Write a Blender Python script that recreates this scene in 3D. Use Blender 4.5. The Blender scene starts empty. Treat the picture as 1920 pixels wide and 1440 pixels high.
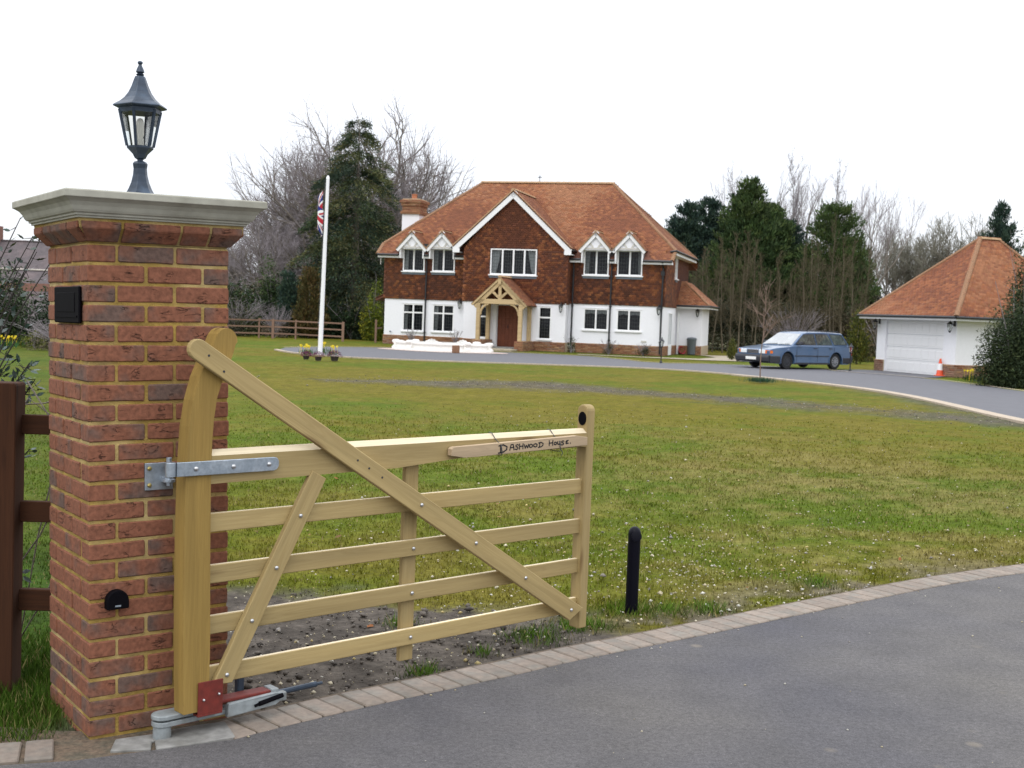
import bpy, bmesh, math, random
import numpy as np
from mathutils import Vector, Matrix, Euler
PI = math.pi
rad = math.radians
SC = bpy.context.scene
COL = SC.collection

# ------------------------------------------------------------------ camera, sky, sun, exposure
cam_d = bpy.data.cameras.new('camera')
cam = bpy.data.objects.new('camera', cam_d); COL.objects.link(cam); SC.camera = cam
cam_d.sensor_width = 36.0
cam_d.lens = 36.0 * 2300 / 1920
cam_d.clip_start = 0.05; cam_d.clip_end = 1500
pitch = math.atan(130 / 2300); roll = rad(2.2)
cam.matrix_world = Matrix.Translation((0, 0, 1.667)) @ Matrix.Rotation(PI / 2 - pitch, 4, 'X') @ Matrix.Rotation(roll, 4, 'Z')
cam_d.dof.use_dof = True; cam_d.dof.focus_distance = 5.6; cam_d.dof.aperture_fstop = 9.0

SUN_EL, SUN_AZ = rad(48), rad(200)
world = bpy.data.worlds.new('World'); SC.world = world; world.use_nodes = True
wn, wl = world.node_tree.nodes, world.node_tree.links
wn.clear()
w_out = wn.new('ShaderNodeOutputWorld'); w_bg = wn.new('ShaderNodeBackground')
w_sky = wn.new('ShaderNodeTexSky'); w_sky.sky_type = 'NISHITA'; w_sky.sun_disc = False
w_sky.sun_elevation = SUN_EL; w_sky.sun_rotation = SUN_AZ
w_mix = wn.new('ShaderNodeMix'); w_mix.data_type = 'RGBA'
w_tc = wn.new('ShaderNodeTexCoord'); w_no = wn.new('ShaderNodeTexNoise')
w_no.inputs['Scale'].default_value = 2.2; w_no.inputs['Detail'].default_value = 5
w_cr = wn.new('ShaderNodeValToRGB')
w_cr.color_ramp.elements[0].position = 0.3; w_cr.color_ramp.elements[0].color = (8.6, 8.9, 9.6, 1)
w_cr.color_ramp.elements[1].position = 0.7; w_cr.color_ramp.elements[1].color = (10.2, 10.3, 10.6, 1)
wl.new(w_tc.outputs['Generated'], w_no.inputs['Vector']); wl.new(w_no.outputs['Fac'], w_cr.inputs['Fac'])
w_mix.inputs[0].default_value = 0.9
wl.new(w_sky.outputs[0], w_mix.inputs[6]); wl.new(w_cr.outputs['Color'], w_mix.inputs[7])
w_bg.inputs['Strength'].default_value = 0.11
w_sep = wn.new('ShaderNodeSeparateXYZ'); wl.new(w_tc.outputs['Generated'], w_sep.inputs[0])
w_zr = wn.new('ShaderNodeMapRange'); w_zr.inputs[1].default_value = 0; w_zr.inputs[2].default_value = 1; w_zr.inputs[3].default_value = 1.05; w_zr.inputs[4].default_value = 2.9
wl.new(w_sep.outputs['Z'], w_zr.inputs[0])
w_vm = wn.new('ShaderNodeVectorMath'); w_vm.operation = 'SCALE'; wl.new(w_mix.outputs[2], w_vm.inputs[0]); wl.new(w_zr.outputs[0], w_vm.inputs['Scale'])
wl.new(w_vm.outputs[0], w_bg.inputs['Color']); wl.new(w_bg.outputs[0], w_out.inputs['Surface'])

sun_d = bpy.data.lights.new('sun', 'SUN'); sun_d.energy = 0.7; sun_d.angle = rad(25); sun_d.color = (1, .97, .92)
sun = bpy.data.objects.new('sun', sun_d); COL.objects.link(sun)
# sky rotation is measured clockwise from +Y
sdir = Vector((math.sin(SUN_AZ) * math.cos(SUN_EL), math.cos(SUN_AZ) * math.cos(SUN_EL), math.sin(SUN_EL)))
sun.rotation_euler = sdir.to_track_quat('Z', 'Y').to_euler()

SC.view_settings.view_transform = 'Standard'; SC.view_settings.look = 'None'
SC.view_settings.gamma = 1; SC.view_settings.use_curve_mapping = False
SC.view_settings.exposure = -0.12
SC.cycles.max_bounces = 6; SC.cycles.transparent_max_bounces = 12

# ------------------------------------------------------------------ mesh helpers
class MB:
    def __init__(s): s.v = []; s.f = []; s.m = []
    def add(s, vs, fs, mi=0, M=None):
        b = len(s.v)
        if M is not None: vs = [tuple(M @ Vector(v)) for v in vs]
        s.v += [tuple(v) for v in vs]; s.f += [tuple(b + i for i in f) for f in fs]; s.m += [mi] * len(fs)
        return s
    def box(s, a, b, mi=0, M=None):
        (x0, y0, z0), (x1, y1, z1) = a, b
        return s.add([(x0,y0,z0),(x1,y0,z0),(x1,y1,z0),(x0,y1,z0),(x0,y0,z1),(x1,y0,z1),(x1,y1,z1),(x0,y1,z1)],
            [(0,3,2,1),(4,5,6,7),(0,1,5,4),(1,2,6,5),(2,3,7,6),(3,0,4,7)], mi, M)
    def beam(s, p, q, w, h, mi=0, up=(0,0,1)):
        p, q = Vector(p), Vector(q); d = q - p; L = d.length; d.normalize()
        u = Vector(up); sd = d.cross(u)
        if sd.length < 1e-4: sd = d.cross(Vector((0, 1, 0)))
        sd.normalize(); u = sd.cross(d)
        M = Matrix((( d.x, sd.x, u.x, p.x), (d.y, sd.y, u.y, p.y), (d.z, sd.z, u.z, p.z), (0,0,0,1)))
        return s.box((0, -w/2, -h/2), (L, w/2, h/2), mi, M)
    def tube(s, pts, rs, n=8, mi=0, cap=True):
        pts = [Vector(p) for p in pts]
        if not hasattr(rs, '__len__'): rs = [rs] * len(pts)
        b = len(s.v); prev = None
        for i, p in enumerate(pts):
            d = (pts[min(i+1, len(pts)-1)] - pts[max(i-1, 0)]).normalized()
            a = d.orthogonal().normalized() if prev is None else (prev - d * prev.dot(d)).normalized()
            prev = a; c = d.cross(a)
            for k in range(n):
                t = 2*PI*k/n; s.v.append(tuple(p + (a*math.cos(t) + c*math.sin(t)) * rs[i]))
        for i in range(len(pts)-1):
            for k in range(n):
                k2 = (k+1) % n
                s.f.append((b+i*n+k, b+i*n+k2, b+(i+1)*n+k2, b+(i+1)*n+k)); s.m.append(mi)
        if cap:
            s.f.append(tuple(b+k for k in range(n))[::-1]); s.m.append(mi)
            e = b + (len(pts)-1)*n; s.f.append(tuple(e+k for k in range(n))); s.m.append(mi)
        return s
    def lathe(s, prof, n=16, mi=0, c=(0,0,0), rot=0):
        b = len(s.v)
        for r, z in prof:
            for k in range(n):
                t = 2*PI*k/n + rot; s.v.append((c[0]+r*math.cos(t), c[1]+r*math.sin(t), c[2]+z))
        for i in range(len(prof)-1):
            for k in range(n):
                k2 = (k+1) % n
                s.f.append((b+i*n+k, b+i*n+k2, b+(i+1)*n+k2, b+(i+1)*n+k)); s.m.append(mi)
        s.f.append(tuple(b+k for k in range(n))[::-1]); s.m.append(mi)
        e = b+(len(prof)-1)*n; s.f.append(tuple(e+k for k in range(n))); s.m.append(mi)
        return s
    def prism(s, poly, y0, y1, mi=0, M=None):
        """poly of (x,z) extruded along y"""
        n = len(poly); vs = [(x, y0, z) for x, z in poly] + [(x, y1, z) for x, z in poly]
        fs = [tuple(range(n)), tuple(range(2*n-1, n-1, -1))] + [(i, i+n, (i+1) % n+n, (i+1) % n) for i in range(n)]
        return s.add(vs, fs, mi, M)
    def mesh(s, name, mats, smooth=False, bevel=0, seg=1):
        me = bpy.data.meshes.new(name); me.from_pydata(s.v, [], s.f)
        if not isinstance(mats, (list, tuple)): mats = [mats]
        for m in mats: me.materials.append(m)
        if len(mats) > 1: me.polygons.foreach_set('material_index', s.m)
        bm = bmesh.new(); bm.from_mesh(me)
        bmesh.ops.recalc_face_normals(bm, faces=bm.faces)
        if bevel:
            es = [e for e in bm.edges if len(e.link_faces) == 2 and e.calc_face_angle(0) > 0.5]
            bmesh.ops.bevel(bm, geom=es, offset=bevel, segments=seg, profile=.5, affect='EDGES', clamp_overlap=True)
        bm.to_mesh(me); bm.free()
        if smooth:
            me.polygons.foreach_set('use_smooth', [True]*len(me.polygons))
            if smooth != 'all':
                try: me.set_sharp_from_angle(angle=rad(35))
                except Exception: pass
        me.update(); return me
    def build(s, name, mats, parent=None, smooth=False, bevel=0, seg=1, M=None, **kw):
        return link(name, s.mesh(name, mats, smooth, bevel, seg), parent, M, **kw)

KID = {}
def link(name, me, parent=None, M=None, **kw):
    o = bpy.data.objects.new(name, me); COL.objects.link(o)
    if parent is not None: o.parent = parent; KID.setdefault(parent.name, []).append(o)
    if M is not None: o.matrix_basis = M
    for k, v in kw.items():
        if v is not None: o[k] = v
    return o

def thing(name, label, cat, M=None, group=None, mesh=None):
    if M is None: M = Matrix()
    if not isinstance(M, Matrix): M = Matrix.Translation(M)
    return link(name, mesh, None, M, label=label, category=cat, group=group)

def RT(loc, rz=0): return Matrix.Translation(loc) @ Matrix.Rotation(rz, 4, 'Z')

def kids(o): return KID.get(o.name, [])
def dup(root, M, label, group=None, tree=None):
    r = root.copy(); COL.objects.link(r); r.matrix_basis = M; r['label'] = label
    if group: r['group'] = group
    for ch in (tree if tree is not None else kids(root)):
        c = ch.copy(); COL.objects.link(c); c.parent = r
        for g in kids(ch):
            d = g.copy(); COL.objects.link(d); d.parent = c
    return r

def fast_mesh(name, V, F, mat, cols=None, smooth=False):
    """V (n,3) array, F (m,k) int array, cols (n,3)"""
    me = bpy.data.meshes.new(name); V = np.asarray(V, np.float32); F = np.asarray(F, np.int32)
    m, k = F.shape
    me.vertices.add(len(V)); me.vertices.foreach_set('co', V.ravel())
    me.loops.add(m*k); me.loops.foreach_set('vertex_index', F.ravel())
    me.polygons.add(m); me.polygons.foreach_set('loop_start', np.arange(0, m*k, k, dtype=np.int32))
    try: me.polygons.foreach_set('loop_total', np.full(m, k, np.int32))
    except Exception: pass
    me.update(calc_edges=True)
    if cols is not None:
        a = me.color_attributes.new('Col', 'FLOAT_COLOR', 'POINT')
        c = np.ones((len(V), 4), np.float32); c[:, :3] = cols; a.data.foreach_set('color', c.ravel())
    if smooth: me.polygons.foreach_set('use_smooth', np.ones(m, bool))
    me.materials.append(mat); return me

def scatter_mesh(name, bv, bf, pos, R, scale, cols, mat):
    """copies of a small base shape joined into one mesh"""
    bv = np.asarray(bv, float); bf = np.asarray(bf, int); n = len(pos); k = len(bv)
    S = np.asarray(scale, float)
    if S.ndim == 1: S = S[:, None, None] * np.ones((1, 1, 3))
    elif S.ndim == 2: S = S[:, None, :]
    V = bv[None] * S
    V = np.einsum('nij,nkj->nki', R, V) + np.asarray(pos)[:, None, :]
    F = (bf[None] + (np.arange(n) * k)[:, None, None]).reshape(-1, bf.shape[1])
    C = np.repeat(cols, k, axis=0)
    return fast_mesh(name, V.reshape(-1, 3), F, mat, C)

def rand_rot(n, rng, tilt=PI):
    az = rng.uniform(0, 2*PI, n); ti = rng.uniform(-tilt, tilt, n); sp = rng.uniform(0, 2*PI, n)
    def rz(a):
        c, s = np.cos(a), np.sin(a); z = np.zeros_like(a); o = np.ones_like(a)
        return np.stack([np.stack([c, -s, z], -1), np.stack([s, c, z], -1), np.stack([z, z, o], -1)], -2)
    c, s = np.cos(ti), np.sin(ti); z = np.zeros_like(ti); o = np.ones_like(ti)
    rx = np.stack([np.stack([o, z, z], -1), np.stack([z, c, -s], -1), np.stack([z, s, c], -1)], -2)
    return rz(az) @ rx @ rz(sp)

def frame_rot(d, n_hint, rng=None):
    """rotation matrices whose x axis is d (n,3) and z near n_hint"""
    d = d / np.linalg.norm(d, axis=1, keepdims=True)
    y = np.cross(n_hint, d); y /= np.linalg.norm(y, axis=1, keepdims=True) + 1e-9
    z = np.cross(d, y); return np.stack([d, y, z], -1)

_T = {}
def vnoise(x, y, seed=0):
    if seed not in _T: _T[seed] = np.random.RandomState(seed).rand(256, 256)
    T = _T[seed]; xi = np.floor(x).astype(int); yi = np.floor(y).astype(int); fx = x-xi; fy = y-yi
    fx = fx*fx*(3-2*fx); fy = fy*fy*(3-2*fy)
    a = T[xi % 256, yi % 256]; b = T[(xi+1) % 256, yi % 256]; c = T[xi % 256, (yi+1) % 256]; d = T[(xi+1) % 256, (yi+1) % 256]
    return (a*(1-fx)+b*fx)*(1-fy) + (c*(1-fx)+d*fx)*fy
def fbm(x, y, s, seed=0, o=4):
    t = 0; amp = 1; tot = 0
    for i in range(o):
        t = t + amp*vnoise(x*s*2**i + 17.3*i, y*s*2**i + 5.1*i, seed+i); tot += amp; amp *= .55
    return t/tot
def sstep(a, b, x):
    t = np.clip((x-a)/(b-a), 0, 1); return t*t*(3-2*t)
def polyline_dist(x, y, P):
    best = np.full(np.shape(x), 1e9)
    for (ax, ay), (bx, by) in zip(P[:-1], P[1:]):
        dx, dy = bx-ax, by-ay; t = np.clip(((x-ax)*dx+(y-ay)*dy)/(dx*dx+dy*dy), 0, 1)
        best = np.minimum(best, np.hypot(x-ax-t*dx, y-ay-t*dy))
    return best
def inpoly(x, y, P):
    x = np.asarray(x); ins = np.zeros(x.shape, bool); n = len(P)
    for i in range(n):
        x1, y1 = P[i]; x2, y2 = P[(i+1) % n]
        c = ((y1 > y) != (y2 > y)) & (x < (x2-x1)*(y-y1)/((y2-y1) or 1e-9)+x1); ins ^= c
    return ins

# ------------------------------------------------------------------ materials
def mat(name, col=(.5,.5,.5), rough=.7, var=.12, scale=6, bump=0.0, bscale=80, metal=0.0, spec=.5, stretch=None,
        col2=None, attr=False, objvar=0.0, detail=4, c2lo=.45, c2hi=.65, speck=None, coat=0):
    m = bpy.data.materials.new(name); m.use_nodes = True; N, L = m.node_tree.nodes, m.node_tree.links
    b = N['Principled BSDF']; b.inputs['Roughness'].default_value = rough; b.inputs['Metallic'].default_value = metal
    b.inputs['Specular IOR Level'].default_value = spec
    if coat: b.inputs['Coat Weight'].default_value = coat; b.inputs['Coat Roughness'].default_value = .08
    tc = N.new('ShaderNodeTexCoord'); vec = tc.outputs['Object']
    if stretch:
        mp = N.new('ShaderNodeMapping'); mp.inputs['Scale'].default_value = stretch; L.new(vec, mp.inputs['Vector']); vec = mp.outputs[0]
    if objvar:
        oi = N.new('ShaderNodeObjectInfo'); va = N.new('ShaderNodeVectorMath'); va.operation = 'SCALE'
        cb = N.new('ShaderNodeCombineXYZ'); 
        for i in range(3): L.new(oi.outputs['Random'], cb.inputs[i])
        L.new(cb.outputs[0], va.inputs[0]); va.inputs['Scale'].default_value = 37.0
        ad = N.new('ShaderNodeVectorMath'); L.new(vec, ad.inputs[0]); L.new(va.outputs[0], ad.inputs[1]); vec = ad.outputs[0]
    no = N.new('ShaderNodeTexNoise'); no.inputs['Scale'].default_value = scale; no.inputs['Detail'].default_value = detail
    L.new(vec, no.inputs['Vector'])
    if attr:
        at = N.new('ShaderNodeAttribute'); at.attribute_name = 'Col'; base = at.outputs['Color']
    else:
        cr = N.new('ShaderNodeValToRGB'); e = cr.color_ramp.elements
        e[0].position = c2lo; e[1].position = c2hi; e[0].color = (*col, 1); e[1].color = (*(col2 or col), 1)
        L.new(no.outputs['Fac'], cr.inputs['Fac']); base = cr.outputs['Color']
    mr = N.new('ShaderNodeMapRange'); mr.inputs[1].default_value = .3; mr.inputs[2].default_value = .7
    mr.inputs[3].default_value = 1-var; mr.inputs[4].default_value = 1+var
    n2 = N.new('ShaderNodeTexNoise'); n2.inputs['Scale'].default_value = scale*3.7; n2.inputs['Detail'].default_value = 5
    L.new(vec, n2.inputs['Vector']); L.new(n2.outputs['Fac'], mr.inputs[0]); fac = mr.outputs[0]
    if objvar:
        mo = N.new('ShaderNodeMapRange'); mo.inputs[3].default_value = 1-objvar; mo.inputs[4].default_value = 1+objvar
        L.new(oi.outputs['Random'], mo.inputs[0]); mu = N.new('ShaderNodeMath'); mu.operation = 'MULTIPLY'
        L.new(fac, mu.inputs[0]); L.new(mo.outputs[0], mu.inputs[1]); fac = mu.outputs[0]
    vm = N.new('ShaderNodeVectorMath'); vm.operation = 'SCALE'; L.new(base, vm.inputs[0]); L.new(fac, vm.inputs['Scale'])
    out = vm.outputs[0]
    if speck:
        sc, thr, scol = speck
        vo = N.new('ShaderNodeTexNoise'); vo.inputs['Scale'].default_value = sc; vo.inputs['Detail'].default_value = 2; L.new(vec, vo.inputs['Vector'])
        r2 = N.new('ShaderNodeMapRange'); r2.inputs[1].default_value = thr; r2.inputs[2].default_value = thr+.05; L.new(vo.outputs['Fac'], r2.inputs[0])
        mx = N.new('ShaderNodeMix'); mx.data_type = 'RGBA'; L.new(r2.outputs[0], mx.inputs[0]); L.new(out, mx.inputs[6]); mx.inputs[7].default_value = (*scol, 1)
        out = mx.outputs[2]
    L.new(out, b.inputs['Base Color'])
    if bump:
        bn = N.new('ShaderNodeTexNoise'); bn.inputs['Scale'].default_value = bscale; bn.inputs['Detail'].default_value = 5; L.new(vec, bn.inputs['Vector'])
        bp = N.new('ShaderNodeBump'); bp.inputs['Strength'].default_value = 1; bp.inputs['Distance'].default_value = bump
        L.new(bn.outputs['Fac'], bp.inputs['Height']); L.new(bp.outputs[0], b.inputs['Normal'])
    return m

def add_grain(m, scale=150, lo=.55, hi=1.6, spots=True):
    """aggregate speckle and worn pale spots on top of a base colour"""
    N, L = m.node_tree.nodes, m.node_tree.links; b = N['Principled BSDF']; src = b.inputs['Base Color'].links[0].from_socket
    tc = N.new('ShaderNodeTexCoord'); out = src
    for sc, a, c in ((scale, lo, hi), (scale*.3, .70, 1.38), (3.1, .88, 1.14)):
        n = N.new('ShaderNodeTexNoise'); n.inputs['Scale'].default_value = sc; n.inputs['Detail'].default_value = 3; n.inputs['Roughness'].default_value = .7; L.new(tc.outputs['Object'], n.inputs['Vector'])
        r = N.new('ShaderNodeMapRange'); r.inputs[1].default_value = .3; r.inputs[2].default_value = .7; r.inputs[3].default_value = a; r.inputs[4].default_value = c; L.new(n.outputs['Fac'], r.inputs[0])
        v = N.new('ShaderNodeVectorMath'); v.operation = 'SCALE'; L.new(out, v.inputs[0]); L.new(r.outputs[0], v.inputs['Scale']); out = v.outputs[0]
    if spots:
        vo = N.new('ShaderNodeTexVoronoi'); vo.inputs['Scale'].default_value = 2.6; L.new(tc.outputs['Object'], vo.inputs['Vector'])
        r = N.new('ShaderNodeMapRange'); r.inputs[1].default_value = .045; r.inputs[2].default_value = .11; r.inputs[3].default_value = .7; r.inputs[4].default_value = 0; L.new(vo.outputs['Distance'], r.inputs[0])
        g = N.new('ShaderNodeTexNoise'); g.inputs['Scale'].default_value = .9; L.new(tc.outputs['Object'], g.inputs['Vector'])
        gr = N.new('ShaderNodeMapRange'); gr.inputs[1].default_value = .48; gr.inputs[2].default_value = .6; L.new(g.outputs['Fac'], gr.inputs[0])
        mu = N.new('ShaderNodeMath'); mu.operation = 'MULTIPLY'; L.new(r.outputs[0], mu.inputs[0]); L.new(gr.outputs[0], mu.inputs[1])
        mx = N.new('ShaderNodeMix'); mx.data_type = 'RGBA'; L.new(mu.outputs[0], mx.inputs[0]); L.new(out, mx.inputs[6]); mx.inputs[7].default_value = (.20, .17, .13, 1); out = mx.outputs[2]
    L.new(out, b.inputs['Base Color'])

def brick_mat(name, reds, purp, bright=1.0):
    m = bpy.data.materials.new(name); m.use_nodes = True; N, L = m.node_tree.nodes, m.node_tree.links
    b = N['Principled BSDF']; b.inputs['Roughness'].default_value = .85; b.inputs['Specular IOR Level'].default_value = .25
    tc = N.new('ShaderNodeTexCoord'); oi = N.new('ShaderNodeObjectInfo')
    cb = N.new('ShaderNodeCombineXYZ')
    for i in range(3): L.new(oi.outputs['Random'], cb.inputs[i])
    sc = N.new('ShaderNodeVectorMath'); sc.operation = 'SCALE'; sc.inputs['Scale'].default_value = 53; L.new(cb.outputs[0], sc.inputs[0])
    ad = N.new('ShaderNodeVectorMath'); L.new(tc.outputs['Object'], ad.inputs[0]); L.new(sc.outputs[0], ad.inputs[1]); v = ad.outputs[0]
    n1 = N.new('ShaderNodeTexNoise'); n1.inputs['Scale'].default_value = 9; n1.inputs['Detail'].default_value = 3; L.new(v, n1.inputs['Vector'])
    # per-brick shift of the purple share
    s1 = N.new('ShaderNodeMath'); s1.operation = 'MULTIPLY_ADD'; L.new(oi.outputs['Random'], s1.inputs[0]); s1.inputs[1].default_value = .38; s1.inputs[2].default_value = -.27
    s2 = N.new('ShaderNodeMath'); L.new(n1.outputs['Fac'], s2.inputs[0]); L.new(s1.outputs[0], s2.inputs[1])
    cr = N.new('ShaderNodeValToRGB'); e = cr.color_ramp.elements; e[0].position = .44; e[1].position = .66
    e[0].color = (*reds, 1); e[1].color = (*purp, 1); x = e.new(.55); x.color = tuple(.6*a+.4*c for a, c in zip(reds, purp)) + (1,)
    L.new(s2.outputs[0], cr.inputs['Fac'])
    n2 = N.new('ShaderNodeTexNoise'); n2.inputs['Scale'].default_value = 60; n2.inputs['Detail'].default_value = 6; L.new(v, n2.inputs['Vector'])
    mr = N.new('ShaderNodeMapRange'); mr.inputs[1].default_value = .3; mr.inputs[2].default_value = .7; mr.inputs[3].default_value = .74*bright; mr.inputs[4].default_value = 1.26*bright
    L.new(n2.outputs['Fac'], mr.inputs[0])
    # creases: stretched ridged noise
    mp = N.new('ShaderNodeMapping'); mp.inputs['Scale'].default_value = (7, 7, 26); mp.inputs['Rotation'].default_value = (.3, .25, .4); L.new(v, mp.inputs['Vector'])
    n3 = N.new('ShaderNodeTexNoise'); n3.inputs['Scale'].default_value = 1.6; n3.inputs['Detail'].default_value = 4; n3.inputs['Distortion'].default_value = .8; L.new(mp.outputs[0], n3.inputs['Vector'])
    d1 = N.new('ShaderNodeMath'); d1.operation = 'SUBTRACT'; L.new(n3.outputs['Fac'], d1.inputs[0]); d1.inputs[1].default_value = .5
    d2 = N.new('ShaderNodeMath'); d2.operation = 'ABSOLUTE'; L.new(d1.outputs[0], d2.inputs[0])
    d3 = N.new('ShaderNodeMapRange'); d3.inputs[1].default_value = 0; d3.inputs[2].default_value = .022; L.new(d2.outputs[0], d3.inputs[0])
    n4 = N.new('ShaderNodeTexNoise'); n4.inputs['Scale'].default_value = 14; L.new(v, n4.inputs['Vector'])
    d4 = N.new('ShaderNodeMapRange'); d4.inputs[1].default_value = .56; d4.inputs[2].default_value = .64; L.new(n4.outputs['Fac'], d4.inputs[0])
    d5 = N.new('ShaderNodeMath'); d5.operation = 'MAXIMUM'; L.new(d3.outputs[0], d5.inputs[0])
    iv = N.new('ShaderNodeMath'); iv.operation = 'SUBTRACT'; iv.inputs[0].default_value = 1; L.new(d4.outputs[0], iv.inputs[1]); L.new(iv.outputs[0], d5.inputs[1])
    dk = N.new('ShaderNodeMapRange'); dk.inputs[3].default_value = .45; dk.inputs[4].default_value = 1; L.new(d5.outputs[0], dk.inputs[0])
    pm = N.new('ShaderNodeMath'); pm.operation = 'MULTIPLY'; L.new(mr.outputs[0], pm.inputs[0]); L.new(dk.outputs[0], pm.inputs[1])
    vm = N.new('ShaderNodeVectorMath'); vm.operation = 'SCALE'; L.new(cr.outputs['Color'], vm.inputs[0]); L.new(pm.outputs[0], vm.inputs['Scale'])
    L.new(vm.outputs[0], b.inputs['Base Color'])
    hs = N.new('ShaderNodeMath'); hs.operation = 'MULTIPLY_ADD'; L.new(n2.outputs['Fac'], hs.inputs[0]); hs.inputs[1].default_value = .45
    L.new(d5.outputs[0], hs.inputs[2])
    bp = N.new('ShaderNodeBump'); bp.inputs['Distance'].default_value = .005; bp.inputs['Strength'].default_value = 1
    L.new(hs.outputs[0], bp.inputs['Height']); L.new(bp.outputs[0], b.inputs['Normal'])
    return m

def wood_mat(name, c1, c2, knots=True, rough=.7):
    """grain along object X"""
    m = bpy.data.materials.new(name); m.use_nodes = True; N, L = m.node_tree.nodes, m.node_tree.links
    b = N['Principled BSDF']; b.inputs['Roughness'].default_value = rough; b.inputs['Specular IOR Level'].default_value = .3
    tc = N.new('ShaderNodeTexCoord'); oi = N.new('ShaderNodeObjectInfo'); cb = N.new('ShaderNodeCombineXYZ')
    for i in range(3): L.new(oi.outputs['Random'], cb.inputs[i])
    sc = N.new('ShaderNodeVectorMath'); sc.operation = 'SCALE'; sc.inputs['Scale'].default_value = 29; L.new(cb.outputs[0], sc.inputs[0])
    ad = N.new('ShaderNodeVectorMath'); L.new(tc.outputs['Object'], ad.inputs[0]); L.new(sc.outputs[0], ad.inputs[1])
    mp = N.new('ShaderNodeMapping'); mp.inputs['Scale'].default_value = (.9, 20, 20); L.new(ad.outputs[0], mp.inputs['Vector'])
    n1 = N.new('ShaderNodeTexNoise'); n1.inputs['Scale'].default_value = 2.2; n1.inputs['Detail'].default_value = 6; n1.inputs['Distortion'].default_value = 1.2; L.new(mp.outputs[0], n1.inputs['Vector'])
    wv = N.new('ShaderNodeMath'); wv.operation = 'MULTIPLY'; wv.inputs[1].default_value = 26; L.new(n1.outputs['Fac'], wv.inputs[0])
    sn = N.new('ShaderNodeMath'); sn.operation = 'SINE'; L.new(wv.outputs[0], sn.inputs[0])
    mr = N.new('ShaderNodeMapRange'); mr.inputs[1].default_value = -1; L.new(sn.outputs[0], mr.inputs[0]); mr.inputs[3].default_value = 0; mr.inputs[4].default_value = 1
    n5 = N.new('ShaderNodeTexNoise'); n5.inputs['Scale'].default_value = 3; n5.inputs['Detail'].default_value = 3; L.new(ad.outputs[0], n5.inputs['Vector'])
    mm = N.new('ShaderNodeMath'); mm.operation = 'MULTIPLY'; L.new(mr.outputs[0], mm.inputs[0]); L.new(n5.outputs['Fac'], mm.inputs[1])
    cr = N.new('ShaderNodeMix'); cr.data_type = 'RGBA'; cr.inputs[6].default_value = (*c1, 1); cr.inputs[7].default_value = (*[.55*a+.45*c for a, c in zip(c1, c2)], 1); L.new(mm.outputs[0], cr.inputs[0])
    out = cr.outputs[2]
    mo = N.new('ShaderNodeMapRange'); mo.inputs[3].default_value = .88; mo.inputs[4].default_value = 1.1; L.new(oi.outputs['Random'], mo.inputs[0])
    n6 = N.new('ShaderNodeTexNoise'); n6.inputs['Scale'].default_value = 1.2; n6.inputs['Detail'].default_value = 5; L.new(mp.outputs[0], n6.inputs['Vector'])
    mq = N.new('ShaderNodeMapRange'); mq.inputs[1].default_value = .3; mq.inputs[2].default_value = .7; mq.inputs[3].default_value = .85; mq.inputs[4].default_value = 1.12; L.new(n6.outputs['Fac'], mq.inputs[0])
    pq = N.new('ShaderNodeMath'); pq.operation = 'MULTIPLY'; L.new(mo.outputs[0], pq.inputs[0]); L.new(mq.outputs[0], pq.inputs[1])
    vm = N.new('ShaderNodeVectorMath'); vm.operation = 'SCALE'; L.new(out, vm.inputs[0]); L.new(pq.outputs[0], vm.inputs['Scale']); out = vm.outputs[0]
    if knots:
        mk = N.new('ShaderNodeMapping'); mk.inputs['Scale'].default_value = (1.7, 9, 9); L.new(ad.outputs[0], mk.inputs['Vector'])
        vo = N.new('ShaderNodeTexVoronoi'); vo.inputs['Scale'].default_value = 1.0; L.new(mk.outputs[0], vo.inputs['Vector'])
        r = N.new('ShaderNodeMapRange'); r.inputs[1].default_value = .05; r.inputs[2].default_value = .15; r.inputs[3].default_value = .6; r.inputs[4].default_value = 0; L.new(vo.outputs['Distance'], r.inputs[0])
        mx = N.new('ShaderNodeMix'); mx.data_type = 'RGBA'; L.new(r.outputs[0], mx.inputs[0]); L.new(out, mx.inputs[6]); mx.inputs[7].default_value = (c2[0]*.45, c2[1]*.33, c2[2]*.3, 1); out = mx.outputs[2]
    L.new(out, b.inputs['Base Color'])
    bp = N.new('ShaderNodeBump'); bp.inputs['Distance'].default_value = .0012; L.new(n1.outputs['Fac'], bp.inputs['Height']); L.new(bp.outputs[0], b.inputs['Normal'])
    return m

def glass_mat(name, tint=(.55,.62,.62), refl=.25, rough=.03):
    m = bpy.data.materials.new(name); m.use_nodes = True; N, L = m.node_tree.nodes, m.node_tree.links; N.clear()
    o = N.new('ShaderNodeOutputMaterial'); mx = N.new('ShaderNodeMixShader'); t = N.new('ShaderNodeBsdfTransparent'); g = N.new('ShaderNodeBsdfGlossy')
    t.inputs['Color'].default_value = (*tint, 1); g.inputs['Roughness'].default_value = rough; g.inputs['Color'].default_value = (.9,.93,.95,1)
    fr = N.new('ShaderNodeFresnel'); fr.inputs['IOR'].default_value = 1.5
    ad = N.new('ShaderNodeMath'); ad.operation = 'MULTIPLY_ADD'; L.new(fr.outputs[0], ad.inputs[0]); ad.inputs[1].default_value = .8; ad.inputs[2].default_value = refl
    ad.use_clamp = True
    L.new(ad.outputs[0], mx.inputs[0]); L.new(t.outputs[0], mx.inputs[1]); L.new(g.outputs[0], mx.inputs[2]); L.new(mx.outputs[0], o.inputs[0]); return m

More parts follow.
